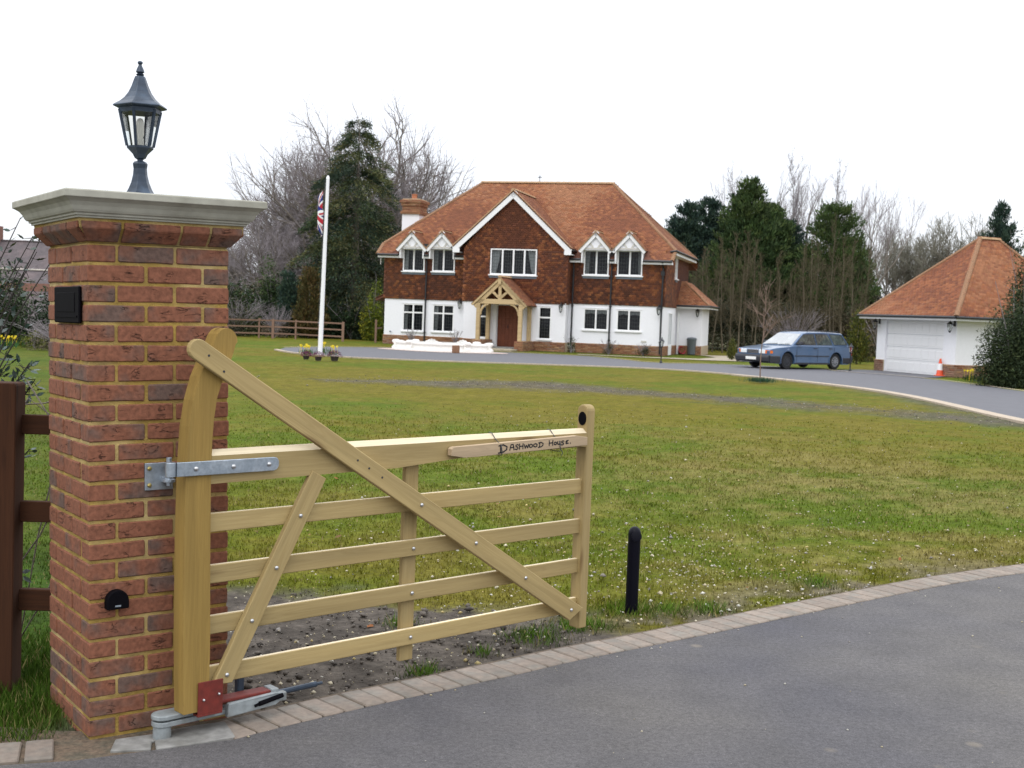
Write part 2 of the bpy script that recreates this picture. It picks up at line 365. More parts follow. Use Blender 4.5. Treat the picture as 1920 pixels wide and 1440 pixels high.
M_BRICK = brick_mat('rustic_brick', (.205, .082, .048), (.122, .078, .062))
M_MORTAR = mat('yellow_mortar', (.29, .19, .042), .95, .3, 3, .005, 90, col2=(.40, .30, .13))
M_STONE = mat('cast_stone', (.36, .35, .29), .8, .1, 5, .0006, 150, col2=(.29, .28, .225))
M_LANT = mat('verdigris_black_metal', (.022, .035, .055), .42, .2, 9, .0004, 90, metal=.3, col2=(.06, .09, .13), c2lo=.5, c2hi=.75)
M_BLACK = mat('black_plastic', (.003, .0025, .004), .7, .2, 10, spec=.06)
M_BOLLARD = mat('black_paint', (.003, .003, .007), .4, .1, 8, spec=.12)
M_STILE = wood_mat('golden_pine', (.31, .20, .052), (.18, .105, .024))
M_RAIL = wood_mat('pale_pine', (.365, .272, .120), (.235, .16, .058))
M_SKYLIT = wood_mat('skylit_pine_top', (.68, .58, .40), (.5, .4, .25), knots=False)  # pale pine with sky light painted in, for upward faces
M_SIGNW = wood_mat('weathered_offcut', (.40, .30, .19), (.22, .16, .105), knots=False)
M_FENCEW = wood_mat('dark_fence_wood', (.050, .019, .008), (.013, .006, .004), rough=1.0)
M_FARFENCE = wood_mat('brown_rail_wood', (.22, .135, .095), (.14, .085, .06), knots=False)
M_GALV = mat('galvanised_steel', (.33, .38, .43), .42, .12, 20, .0004, 120, metal=.75, col2=(.42, .47, .52))
M_BRASSY = mat('brassy_bolt', (.35,.28,.10), .4, .1, 10, metal=.8)
M_BOLT = mat('steel_bolt', (.5, .5, .5), .3, .05, 10, metal=.9)
M_RED = mat('red_oxide_paint', (.14, .015, .008), .7, .2, 12, .0005, 80)
M_ALU = mat('cast_aluminium', (.24, .265, .27), .55, .15, 12, .0006, 100, col2=(.17,.18,.175))
M_INK = mat('marker_ink', (.006, .006, .008), .6, .05, 10)
M_WIRE = mat('grey_wire', (.05, .055, .055), .5, .1, 10)
M_BLOCK = mat('paving_block', (.212, .172, .138), .9, .15, 9, .002, 90, objvar=.14, col2=(.185, .165, .138))
M_ASPH = mat('asphalt', (.054, .052, .059), .85, .07, .55, .006, 130, col2=(.092, .085, .078), c2lo=.35, c2hi=.68)
add_grain(M_ASPH)
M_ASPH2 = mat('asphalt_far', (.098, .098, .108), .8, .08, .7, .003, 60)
M_CONC = mat('concrete', (.22, .215, .20), .9, .22, 7, .003, 60, col2=(.14, .135, .12))
M_PATH = mat('pale_paving', (.33, .28, .20), .9, .15, 3, .002, 50)
M_WHITE = mat('white_render', (.80, .80, .83), .85, .02, 3, .002, 60)
M_WPAINT = mat('white_paint', (.80, .80, .80), .5, .02, 6)
M_PANELG = mat('grey_boarding', (.55, .53, .48), .7, .08, 8)
M_TILE = mat('clay_tile', attr=True, rough=.85, var=.12, scale=3)
M_TILEBASE = mat('clay_underlay', (.13, .05, .03), .9, .15, 5)
M_HIP = mat('hip_tile', (.25,.135,.07), .85, .25, 6)
M_RIDGE = mat('ridge_tile', (.42, .27, .15), .85, .25, 6, objvar=.1)
M_HBRICK = mat('house_brick', attr=True, rough=.9, var=.15, scale=8)
M_HMORT = mat('pale_mortar', (.42, .33, .22), .95, .1, 8)
M_LEAD = mat('lead_flashing', (.13, .16, .19), .6, .1, 8)
M_GUT = mat('black_gutter', (.012, .013, .016), .4, .1, 8)
M_GLASS = glass_mat('window_glass', (.62, .66, .70), -.012)
M_CGLASS = glass_mat('car_glass', (.35, .42, .40), .16)
M_CGLASS2 = glass_mat('windscreen_glass', (.5, .55, .55), .45)
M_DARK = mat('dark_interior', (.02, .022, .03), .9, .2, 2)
M_CURT = mat('pale_curtain', (.50, .49, .44), .9, .1, 3, stretch=(12, 1, .5))
M_LEADING = mat('leaded_came', (.06, .065, .07), .5, .1, 9)
M_OAK = wood_mat('green_oak', (.50, .37, .20), (.36, .25, .13), knots=False)
M_DOORW = wood_mat('brown_door_wood', (.17, .05, .022), (.10, .026, .012), knots=False, rough=.5)
M_CAR = mat('blue_car_paint', (.062, .118, .215), .3, .03, 2, metal=.3, coat=.7)
M_TYRE = mat('tyre_rubber', (.012, .012, .013), .8, .1, 10)
M_RIM = mat('alloy_rim', (.30, .31, .33), .4, .1, 10, metal=.6)
M_CHROME = mat('dull_chrome', (.45, .45, .47), .25, .05, 10, metal=.8)
M_TRIM = mat('grey_black_trim', (.022, .024, .03), .55, .1, 10)
M_LAMPC = mat('headlamp_lens', (.75, .78, .78), .15, .05, 10)
M_AMBER = mat('amber_lens', (.70, .16, .02), .25, .05, 10)
M_REDL = mat('red_lens', (.45, .015, .015), .25, .05, 10)
M_BULB = mat('bulb_white', (.8, .8, .76), .4, .03, 10)
M_LGLASS = glass_mat('lantern_glass', (.93, .93, .90), .03)
M_LEAF = mat('leaf', attr=True, rough=.75, var=.15, scale=1.5, spec=.2)
M_GRASS = mat('grass_blade', attr=True, rough=.8, var=.1, scale=3, spec=.15)
M_LAWN = mat('lawn_turf', attr=True, rough=.95, var=.32, scale=7, bump=.012, bscale=60, spec=.1, detail=8)
M_BARK = mat('grey_bark', (.17, .145, .12), .9, .2, 8, .006, 30)
M_BARK2 = mat('pale_bark', (.13, .105, .07), .9, .2, 8)
M_TWIG = mat('twig', (.27, .24, .25), .9, .15, 2, spec=.1)
M_STONES = mat('flint', attr=True, rough=.8, var=.15, scale=20, spec=.3)
M_FOUNT = mat('white_cast_stone', (.74, .72, .68), .8, .07, 4, .002, 40)
M_SAND = mat('rusty_brown_stone', (.23, .12, .07), .9, .3, 9, .01, 30)
M_NROOF = mat('brown_roof_tile', (.085, .07, .072), .9, .2, 1.2, .02, 12, col2=(.11, .085, .085))
M_NBRICK = mat('dull_red_brick', (.2, .1, .075), .9, .2, 3)
M_POT = mat('dark_pot', (.03, .022, .02), .7, .1, 5)
M_BIN = mat('grey_bin_plastic', (.10, .12, .13), .5, .08, 6)
M_REDB = mat('red_plastic', (.30, .012, .02), .5, .1, 5)
M_ORANGE = mat('orange_plastic', (.75, .10, .035), .5, .06, 5)
M_CLOTH = mat('flag_cloth', attr=True, rough=.85, var=.05, scale=5)
M_POLE = mat('white_pole_paint', (.82, .82, .84), .35, .02, 5)

# ------------------------------------------------------------------ ground, lawn, drives
S = dict(kind='structure')
g = MB(); g.add([(-700,-60,-.09),(700,-60,-.09),(700,900,-.09),(-700,900,-.09)], [(0,1,2,3)])
g.build('ground', mat('far_grass', (.066,.08,.012), .95, .25, .15, col2=(.10,.09,.025)), **S)

D_IN = [(-2.6,4.02),(-1.53,4.34),(-1.01,4.62),(-.88,4.76),(-.53,5.09),(-.12,5.44),(.12,5.65),(.36,5.88),(.76,6.20),(1.23,6.59),(1.83,7.1),(2.54,7.7),(3.04,8.10),(3.64,8.51),(5.0,9.35),(6.6,10.2),(8.5,11.1),(11,12.1),(14,13.2)]
MUD = [(-3.9,28.5),(-2.0,28.9),(-.1,29.8),(1.76,28.9),(4.09,27.5),(6.18,26.2),(8.06,24.9),(9.3,23.6)]
FAR_NEAR = [(-8.92,46.6),(-8.4,45.2),(-7.94,44.3),(-6.9,42.9),(-5.87,42.1),(-4.75,41.8),(-2.3,41.8),(-.08,42.1),(2.55,42.4),(4.6,42.5),(6.3,41.6),(7.88,38.9),(8.99,36.6),(9.9,34.0),(10.25,31),(10.15,27.43),(9.97,23.78),(10.2,20),(11.2,16.5),(13.5,13.6)]
FAR_FAR = [(22,16),(17.5,20),(15.6,27),(14.96,35.8),(14.7,41.2),(13.9,44.6),(12.55,45.6),(11.9,48.6),(8.27,49.6),(5.46,47.7),(4.2,51.2),(2.9,53.6),(-1.44,54.2),(-5.27,54.6),(-7.82,52.6),(-9.15,49.24)]
DRV2 = FAR_NEAR + FAR_FAR

def turf_colors(X, Y):
    n1 = fbm(X, Y, .16, 3); n2 = fbm(X, Y, .55, 9); n3 = fbm(X, Y, 2.3, 21, 3); n4 = fbm(X, Y, 9, 31, 2)
    green = np.array([.068, .106, .005]); olive = np.array([.118, .100, .007]); tan = np.array([.185, .155, .055]); soil = np.array([.088, .075, .062])
    a = (.06+.9*sstep(.32, .64, n1*.42+n2*.33+n3*.25))[..., None]
    c = green*(1-a) + olive*a
    # worn, straw coloured ground towards the right middle of the lawn
    worn = np.exp(-(((X-3.6)/3.6)**2 + ((Y-13)/4.5)**2))*.75 + np.exp(-(((X-2.2)/1.8)**2+((Y-8.2)/1.6)**2))*.6
    t = (sstep(.36, .68, n2*.3+n3*.4+n4*.3)*np.clip(.16+worn*.72, 0, 1))[..., None]
    c = c*(1-t)+tan*t
    # bare soil: under the gate, along the drive edge, mud strip, drive verge
    de = polyline_dist(X, Y, D_IN)
    s = np.clip(1.15-(de-.25)/.55, 0, 1)*sstep(.36, .56, n3*.6+n4*.4)*sstep(5.0, 2.0, X)*.8
    nz = (n3-.5)*.9+(n4-.5)*.35
    gt = sstep(7.35, 6.75, Y+nz+np.clip(X-.1, 0, 9)*1.1)*sstep(1.7, .9, X+nz)*1.5
    s = np.maximum(s, np.clip(gt*(.5+.8*n3), 0, 1)*(X > -1.75))
    dm = polyline_dist(X, Y, MUD)
    wd = .6+.95*np.exp(-((X+.1)/1.6)**2)
    s = np.maximum(s, sstep(wd+.9, wd-.6, dm+(n2-.5)*2.5+(n3-.5)*2.0)*.8*(.55+.9*n3))
    dv = polyline_dist(X, Y, FAR_NEAR[9:])
    s = np.maximum(s, sstep(1.3, .1, dv+(n3-.5)*1.3)*.75*sstep(40, 30, Y))
    s = np.clip(s, 0, 1)[..., None]
    c = c*(1-s)+soil*(.7+.6*n4[..., None])*s
    # lush strip behind the left fence and by the pillar foot
    lb = -1.75-.36*np.maximum(Y-5, 0); lu = (sstep(lb+.25, lb-.15, X)*(1-.55*sstep(7, 11, Y)))[..., None]
    c = c*(1-lu)+np.array([.034, .066, .005])*(.7+.6*n3[..., None])*lu
    c = c*(.72+.50*n4[..., None])
    return c, s[..., 0]

def lawn():
    nu, nv = 330, 430
    u = np.linspace(-.62, .62, nu); y = 3.2*(78/3.2)**np.linspace(0, 1, nv)
    U, Y = np.meshgrid(u, y); X = U*(Y+.0)
    C, s = turf_colors(X, Y)
    Z = -.022 + (fbm(X, Y, 1.2, 5, 4)-.5)*.05*np.clip(polyline_dist(X, Y, D_IN)/1.0, .1, 1)*sstep(40, 20, Y) + (fbm(X, Y, 14, 8, 2)-.5)*.018*(s+.3)*sstep(14, 9, Y)
    Z = np.minimum(Z, -.006)
    V = np.stack([X, Y, Z], -1).reshape(-1, 3)
    i = np.arange(nv-1)[:, None]*nu + np.arange(nu-1)[None]
    F = np.stack([i, i+1, i+nu+1, i+nu], -1).reshape(-1, 4)
    o = link('lawn', fast_mesh('lawn', V, F, M_LAWN, C.reshape(-1, 3), True), **S)
    return o
lawn()

def fill(name, poly, z, m, **kw):
    mb = MB(); mb.add([(x, y, z) for x, y in poly], [tuple(range(len(poly)))])
    me = mb.mesh(name, m); bm = bmesh.new(); bm.from_mesh(me); bmesh.ops.triangulate(bm, faces=bm.faces); bm.to_mesh(me); bm.free()
    return link(name, me, **kw)
drive = fill('driveway', D_IN + [(40,20),(40,-8),(-14,-8),(-14,1.2),(-5,3.35)], .0, M_ASPH, **S)

def resample(P, step):
    P = np.array(P, float); d = np.hypot(*np.diff(P, axis=0).T); t = np.r_[0, np.cumsum(d)]
    n = int(t[-1]/step); q = np.linspace(0, t[-1], n+1)
    return np.stack([np.interp(q, t, P[:, 0]), np.interp(q, t, P[:, 1])], -1), t[-1]
def smooth(P, k=2):
    for _ in range(k):
        Q = [P[0]]
        for a, b in zip(P[:-1], P[1:]):
            Q += [(a[0]*.75+b[0]*.25, a[1]*.75+b[1]*.25), (a[0]*.25+b[0]*.75, a[1]*.25+b[1]*.75)]
        P = Q + [P[-1]]
    return P
# paving blocks laid end-on along the tarmac
rng = random.Random(4)
bl = []
for k in range(4):
    mb = MB(); mb.box((-.049, 0, -.05), (.049, .2, .0)); bl.append(mb.mesh('block', M_BLOCK, bevel=.005))
E_IN = smooth(D_IN[2:], 2)
pts, _ = resample(E_IN, .1045)
def lay_block(p, q, z=.007):
    d = Vector((q[0]-p[0], q[1]-p[1])).normalized(); a = math.atan2(d.y, d.x)
    link('block', rng.choice(bl), drive, Matrix.Translation(((p[0]+q[0])/2, (p[1]+q[1])/2, z+rng.uniform(-.002, .002))) @ Matrix.Rotation(a+rng.uniform(-.02, .02), 4, 'Z'))
for p, q in zip(pts[:-1], pts[1:]): lay_block(p, q)
for p, q in [((-2.14,4.17),(-2.04,4.20)),((-2.03,4.20),(-1.93,4.235)),((-1.92,4.24),(-1.82,4.27)),((-1.81,4.27),(-1.71,4.305)),((-1.70,4.31),(-1.60,4.345))]: lay_block(p, q)
# sand/soil bed under the blocks
sb = MB()
side = [Vector((q[0]-p[0], q[1]-p[1])).normalized() for p, q in zip(pts[:-1], pts[1:])]
for i in range(len(side)-1):
    a, b = pts[i], pts[i+1]; n0 = Vector((-side[i].y, side[i].x)); n1 = Vector((-side[i+1].y, side[i+1].x))
    sb.add([(a[0]+n0.x*.01, a[1]+n0.y*.01, .002), (b[0]+n1.x*.01, b[1]+n1.y*.01, .002), (b[0]+n1.x*.225, b[1]+n1.y*.225, .001), (a[0]+n0.x*.225, a[1]+n0.y*.225, .001)], [(0,1,2,3)])
sb.build('block_bed', mat('block_bed', (.10,.075,.05), .95, .3, 20), drive)
# soil patch at the pillar's foot and concrete pads
fill('soil_patch', smooth([(-2.3,3.9),(-1.5,4.1),(-1.2,4.3),(-.9,4.5),(-.7,4.7),(-.92,4.95),(-1.1,5.05),(-1.5,4.62),(-2.05,4.70),(-2.4,4.5)], 2), -.004, mat('soil_patch', (.12,.085,.055), .95, .35, 14, .01, 60, col2=(.09,.075,.05)), **S)
def slab(poly, z, name='concrete_pad'):
    mb = MB(); n = len(poly)
    mb.add([(x, y, -.03) for x, y in poly]+[(x, y, z) for x, y in poly], [tuple(range(n))[::-1], tuple(range(n, 2*n))]+[(i, (i+1) % n, (i+1) % n+n, i+n) for i in range(n)])
    return mb.build(name, M_CONC, bevel=.004, **S)
slab([(-1.27,4.475),(-1.17,4.53),(-1.01,4.635),(-1.09,4.80),(-1.20,4.74),(-1.30,4.66),(-1.245,4.60),(-1.30,4.56)], .008)
slab([(-1.43,4.44),(-1.29,4.475),(-1.31,4.555),(-1.27,4.60),(-1.33,4.63),(-1.45,4.56)], .006)

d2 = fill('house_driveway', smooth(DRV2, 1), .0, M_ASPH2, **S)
kb = MB(); kp, _ = resample(smooth(FAR_NEAR[:-2], 2), .35)
for a, b in zip(kp[:-1], kp[1:]):
    d = Vector((b[0]-a[0], b[1]-a[1])).normalized(); n = Vector((d.y, -d.x))*(.17 if a[1] > 40 else .34)
    kb.add([(a[0],a[1],.02),(b[0]-d.x*.01,b[1]-d.y*.01,.02),(b[0]+n.x,b[1]+n.y,.02),(a[0]+n.x,a[1]+n.y,.02),(a[0]+n.x,a[1]+n.y,-.03),(b[0]+n.x,b[1]+n.y,-.03)], [(0,1,2,3),(3,2,5,4)])
kp, _ = resample(smooth(FAR_FAR, 2), .35)
for a, b in zip(kp[:-1], kp[1:]):
    d = Vector((b[0]-a[0], b[1]-a[1])).normalized(); n = Vector((d.y, -d.x))*.13
    kb.add([(a[0],a[1],.02),(b[0],b[1],.02),(b[0]+n.x,b[1]+n.y,.02),(a[0]+n.x,a[1]+n.y,.02)], [(0,1,2,3)])
kb.build('kerb_blocks', mat('kerb_blocks', (.40,.33,.25), .9, .15, 2), d2, kind='stuff')
fill('path', [(2.9,54.9),(5.6,54.2),(8.2,53.6),(10.4,54.2),(12.5,56.5),(13.5,60.5),(12,62.5),(9.3,61.5),(9.7,58.6),(8.4,55.4),(5.7,55.0),(2.9,55.6)], .004, M_PATH, **S)
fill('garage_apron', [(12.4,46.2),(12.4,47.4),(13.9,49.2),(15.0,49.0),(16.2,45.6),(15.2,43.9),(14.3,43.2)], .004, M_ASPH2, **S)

# grass blades over the near turf
def blades():
    rs = np.random.RandomState(5)
    n = 520000
    y = 3.6*(26/3.6)**(rs.rand(n)**.9); x = rs.uniform(-.5, .5, n)*y
    C, s = turf_colors(x, y)
    inside = inpoly(x, y, D_IN + [(40,20),(40,-8),(-14,-8)]) | (polyline_dist(x, y, E_IN) < .22)
    pil = (np.abs((x+1.34)) < .0)
    nn = fbm(x, y, 3.1, 40, 3)
    lushp = np.zeros(n); 
    for tx, ty, tr in TUFTS: lushp = np.maximum(lushp, np.exp(-((x-tx)**2+(y-ty)**2)/tr**2))
    left = sstep(-1.6, -1.8, x)*sstep(6.6, 5, y)
    keep = ~inside & (rs.rand(n) < np.clip(.50*(1-s*1.08)*(.15+1.2*nn)*sstep(24, 10, y)+lushp*.95+left*.9, 0, 1))
    # soil patch by the pillar
    keep &= ~((x < -.9) & (x > -2.05) & (y < 4.72+.0*x) & (y < 4.45+.28*(x+2)))
    x, y, C, lushp, left = x[keep], y[keep], C[keep], lushp[keep], left[keep]; n = len(x)
    h = rs.uniform(.004, .016, n)*(1+4.2*lushp)*(1+3.0*left)*(1+np.clip((y-7)/20, 0, .5)); w = rs.uniform(.002, .0042, n)*(1+np.clip((y-5)/7, 0, 3))
    az = rs.uniform(0, 2*PI, n); le = rs.uniform(.2, 1.1, n)*h; la = rs.uniform(0, 2*PI, n)
    z0 = np.full(n, -.02)
    V = np.empty((n, 3, 3)); V[:, 0] = np.stack([x-np.cos(az)*w, y-np.sin(az)*w, z0], -1); V[:, 1] = np.stack([x+np.cos(az)*w, y+np.sin(az)*w, z0], -1)
    V[:, 2] = np.stack([x+np.cos(la)*le, y+np.sin(la)*le, z0+.012+h], -1)
    g1 = np.array([.075, .150, .008]); ml = np.clip(lushp+left*.6, 0, 1)[:, None]
    C = C*(1-ml)+g1*np.array([.8, .85, .7])*ml*(1-.45*left[:, None])
    C = C*rs.uniform(.85, 1.5, (n, 1))
    st = rs.rand(n) < .10; C[st] = np.array([.24, .20, .08])*rs.uniform(.6, 1.2, (st.sum(), 1))
    F = np.arange(3*n).reshape(-1, 3)
    link('grass', fast_mesh('grass', V.reshape(-1, 3), F, M_GRASS, np.repeat(C, 3, 0)), kind='stuff')
TUFTS = [(-.36,5.60,.10),(.16,6.32,.16),(.36,6.56,.13),(.74,7.0,.18),(.95,7.02,.12),(1.20,7.10,.14),(2.05,7.95,.12),(.5,6.6,.1),(-.1,6.0,.07),(-.55,6.5,.1)]
blades()

def stones():
    rs = np.random.RandomState(8); n = 26000
    y = 4.9*(24/4.9)**rs.rand(n); x = rs.uniform(-.42, .5, n)*y
    inside = inpoly(x, y, D_IN + [(40,20),(40,-8),(-14,-8)]) | (polyline_dist(x, y, E_IN) < .23)
    dens = .13+.9*np.exp(-(((x-1.3)/1.5)**2+((y-8.3)/1.8)**2))+.35*np.exp(-(((x+.5)/1)**2+((y-6)/1)**2))+.25*np.exp(-(((x-3.5)/2.5)**2+((y-9.5)/2)**2))
    keep = ~inside & (rs.rand(n) < dens) & (x > -1.6)
    x, y = x[keep], y[keep]
    # and along the mud strip
    m = 2200; t = rs.rand(m)*(len(MUD)-1); i = t.astype(int); f = (t-i)[:, None]; P = np.array(MUD); q = P[i]*(1-f)+P[i+1]*f + rs.normal(0, .9, (m, 2))
    x = np.r_[x, q[:, 0]]; y = np.r_[y, q[:, 1]]; n = len(x)
    bv = [(1,0,0),(-1,.1,0),(0,1,.1),(.1,-1,0),(0,0,.7),(0,0,-.7)]; bf = [(0,2,4),(2,1,4),(1,3,4),(3,0,4),(2,0,5),(1,2,5),(3,1,5),(0,3,5)]
    sc = rs.gamma(2.0, .0025, n)[:, None]*rs.uniform(.6, 1.3, (n, 3)); sc[-m:] *= 1.7; sc = np.clip(sc, .0025, .026)
    pal = np.array([[.50,.45,.33],[.38,.33,.22],[.50,.48,.42],[.26,.24,.22],[.45,.36,.16],[.17,.15,.13]])
    C = pal[rs.choice(6, n, p=[.28,.24,.16,.12,.12,.08])]*rs.uniform(.75, 1.15, (n, 1))
    C[-m:] *= .55
    link('gravel', scatter_mesh('gravel', bv, bf, np.stack([x, y, np.full(n, -.006)], -1), rand_rot(n, rs, .5), sc, C, M_STONES), kind='stuff')
    # clods of soil by the gate and grit on the tarmac
    n = 1800; y = rs.uniform(5.0, 7.4, n); x = rs.uniform(-1.3, .4, n)
    C, s = turf_colors(x, y); k = (s > .45) & ~(polyline_dist(x, y, E_IN) < .24) & ~inpoly(x, y, D_IN + [(40,20),(40,-8),(-14,-8)])
    x, y = x[k], y[k]; n = len(x)
    sc = rs.gamma(1.6, .0042, n)[:, None]*rs.uniform(.6, 1.3, (n, 3))
    C = np.array([.10, .085, .07])*rs.uniform(.5, 1.3, (n, 1))
    link('soil_clods', scatter_mesh('soil_clods', bv, bf, np.stack([x, y, np.full(n, -.012)], -1), rand_rot(n, rs, .5), sc, C, M_STONES), kind='stuff')
    n = 5200; y = rs.uniform(3.6, 8.5, n); x = rs.uniform(-1.8, 4.5, n); k = inpoly(x, y, D_IN + [(40,20),(40,-8),(-14,-8)]); de = polyline_dist(x, y, E_IN); k &= rs.rand(n) < .03+.5*np.exp(-de/.10); x, y = x[k], y[k]; n = len(x)
    near = rs.rand(n)
    C = pal[rs.choice(4, n)]*.8
    link('grit', scatter_mesh('grit', bv, bf, np.stack([x, y, np.full(n, .002)], -1), rand_rot(n, rs, .4), np.clip(rs.gamma(2, .0022, n), .002, .008), C, M_STONES), kind='stuff')
stones()
def fallen():
    rs = np.random.RandomState(19); n = 60; y = rs.uniform(5.2, 12, n); x = rs.uniform(-.25, .42, n)*y
    k = ~inpoly(x, y, D_IN + [(40,20),(40,-8),(-14,-8)]); x, y = x[k], y[k]; n = len(x)
    bv = [(0,0,0),(.3,.25,.05),(.7,.22,.1),(1,0,.02),(.7,-.22,.08),(.3,-.25,.0)]; bf = [(0,1,2),(0,2,3),(0,3,4),(0,4,5)]
    C = np.array([[.22,.085,.03],[.16,.09,.04],[.26,.15,.06]])[rs.choice(3, n)]*rs.uniform(.7, 1.2, (n, 1))
    link('fallen_leaves', scatter_mesh('fallen_leaves', bv, bf, np.stack([x, y, np.full(n, .004)], -1), rand_rot(n, rs, .5), rs.uniform(.025, .06, n), C, M_GRASS), kind='stuff')
fallen()

# ------------------------------------------------------------------ brick pillar
W = .5525
PM = Matrix.Translation((-1.5494, 4.559, 0)) @ Matrix.Rotation(-.0218, 4, 'Y') @ Matrix.Rotation(rad(35.22), 4, 'Z')
pillar = thing('brick_pillar', 'tall square red brick gate pillar with yellow mortar and a moulded stone cap', 'pillar', PM)
rng = random.Random(11)
def brick_mesh(L, D=.1025, H=.0620):
    """chamfered box whose arrises wander a little, as on a hand made brick"""
    mb = MB(); c = .004; st = [-L/2, -L/2+.004, -L/6, L/7, L/2-.004, L/2]; ring = 8
    for q, x in enumerate(st):
        e = .0035 if q in (0, len(st)-1) else 0; j = lambda a=.0016: rng.uniform(-a, a)
        h, d = H/2-e, D/2-e; jt, jb, jf, jk = j(), j(), j(.001), j(.001)
        x2 = x+j(.001)
        for y, z in ((-d+jf, -h+c+jb), (-d+c, -h+jb), (d-c, -h+jb), (d+jk, -h+c), (d+jk, h-c+jt), (d-c, h+jt), (-d+c, h+jt), (-d+jf, h-c+jt)): mb.v.append((x2, y, z))
    for k in range(len(st)-1):
        for c_ in range(ring): mb.f.append((k*ring+c_, k*ring+(c_+1) % ring, (k+1)*ring+(c_+1) % ring, (k+1)*ring+c_)); mb.m.append(0)
    mb.f += [tuple(range(ring))[::-1], tuple((len(st)-1)*ring+c_ for c_ in range(ring))]; mb.m += [0, 0]
    return mb.mesh('brick', M_BRICK)
STR = [brick_mesh(.2125) for _ in range(14)]
def put_brick(cx, cy, cz, along_x, par=pillar):
    me = rng.choice(STR); a = 0 if along_x else PI/2
    if rng.random() < .5: a += PI
    link('brick', me, par, Matrix.Translation((cx+rng.uniform(-.0012, .0012), cy+rng.uniform(-.0012, .0012), cz)) @ Matrix.Rotation(a+rng.uniform(-.004, .004), 4, 'Z') @ Matrix.Rotation(rng.uniform(-.006, .006), 4, 'Y'))
for k in range(-1, 25):
    z = k*.075+.0375-.001
    A = [(.1075, .05125, 1), (.3325, .05125, 1), (W-.05125, .1075, 0), (W-.05125, .3325, 0), (W-.1075, W-.05125, 1), (W-.3325, W-.05125, 1), (.05125, W-.1075, 0), (.05125, W-.3325, 0)]
    if k % 2 == 0: A = [(W-x, y, a) for x, y, a in A]
    for x, y, a in A: put_brick(x, y, z, a)
mb = MB(); i = .0055; mb.box((i, i, -.2), (W-i, W-i, 1.872))
mort = mb.build('mortar', M_MORTAR, pillar)
# corbel course of splayed bricks
def corbel(side):
    M = Matrix.Translation((W/2, W/2, 0)) @ Matrix.Rotation(side*PI/2, 4, 'Z')
    xs = [(-W/2-.035, -.165), (-.153, .062), (.074, .178), (.190, W/2+.035)] if side % 2 == 0 else [(-W/2-.03, -.18), (-.168, -.065), (-.053, .162), (.174, W/2+.03)]
    for a, b in xs:
        mb = MB(); y = -W/2
        f0, f1 = .004, .048
        la = a + (.03 if a < -W/2 else 0); lb = b - (.03 if b > W/2 else 0)
        za, zb, zc = 1.879, 1.914, 1.951
        mb.add([(la, y+.09, za), (lb, y+.09, za), (lb, y-f0, za), (la, y-f0, za), (a, y+.09, zc), (b, y+.09, zc), (b, y-f1, zc), (a, y-f1, zc), (a, y-f1, zb+.012), (b, y-f1, zb+.012)],
               [(0,1,2,3), (4,7,6,5), (3,2,9,8), (8,9,6,7), (0,4,5,1), (0,3,8,7,4), (1,5,6,9,2)])
        mb.build('brick', M_BRICK, pillar, M=M, bevel=.003)
for s_ in range(4): corbel(s_)
mb = MB()
for o_, z in ((-.01, 1.873), (-.003, 1.882), (.038, 1.928), (.041, 1.950), (.043, 1.962)): mb.v += [(-o_, -o_, z), (W+o_, -o_, z), (W+o_, W+o_, z), (-o_, W+o_, z)]
for k in range(4):
    for c in range(4): mb.f.append((k*4+c, k*4+(c+1) % 4, (k+1)*4+(c+1) % 4, (k+1)*4+c)); mb.m.append(0)
mb.f += [(3,2,1,0), (16,17,18,19)]; mb.m += [0, 0]
mb.build('mortar_bed', M_MORTAR, pillar)
# moulded stone cap: square loft
prof = [(.052, 1.962), (.052, 1.970), (.060, 1.971), (.060, 1.979), (.068, 1.981), (.074, 1.990), (.080, 2.004), (.090, 2.018), (.104, 2.028), (.112, 2.032), (.112, 2.056), (.108, 2.060), (-.14, 2.078)]
mb = MB(); n = len(prof)
for o_, z in prof: mb.v += [(-o_, -o_, z), (W+o_, -o_, z), (W+o_, W+o_, z), (-o_, W+o_, z)]
for k in range(n-1):
    for c in range(4): mb.f.append((k*4+c, k*4+(c+1) % 4, (k+1)*4+(c+1) % 4, (k+1)*4+c)); mb.m.append(0)
mb.f += [(3,2,1,0), tuple(4*(n-1)+c for c in range(4))]; mb.m += [0, 0]
mb.build('stone_cap', M_STONE, pillar, bevel=.0015)

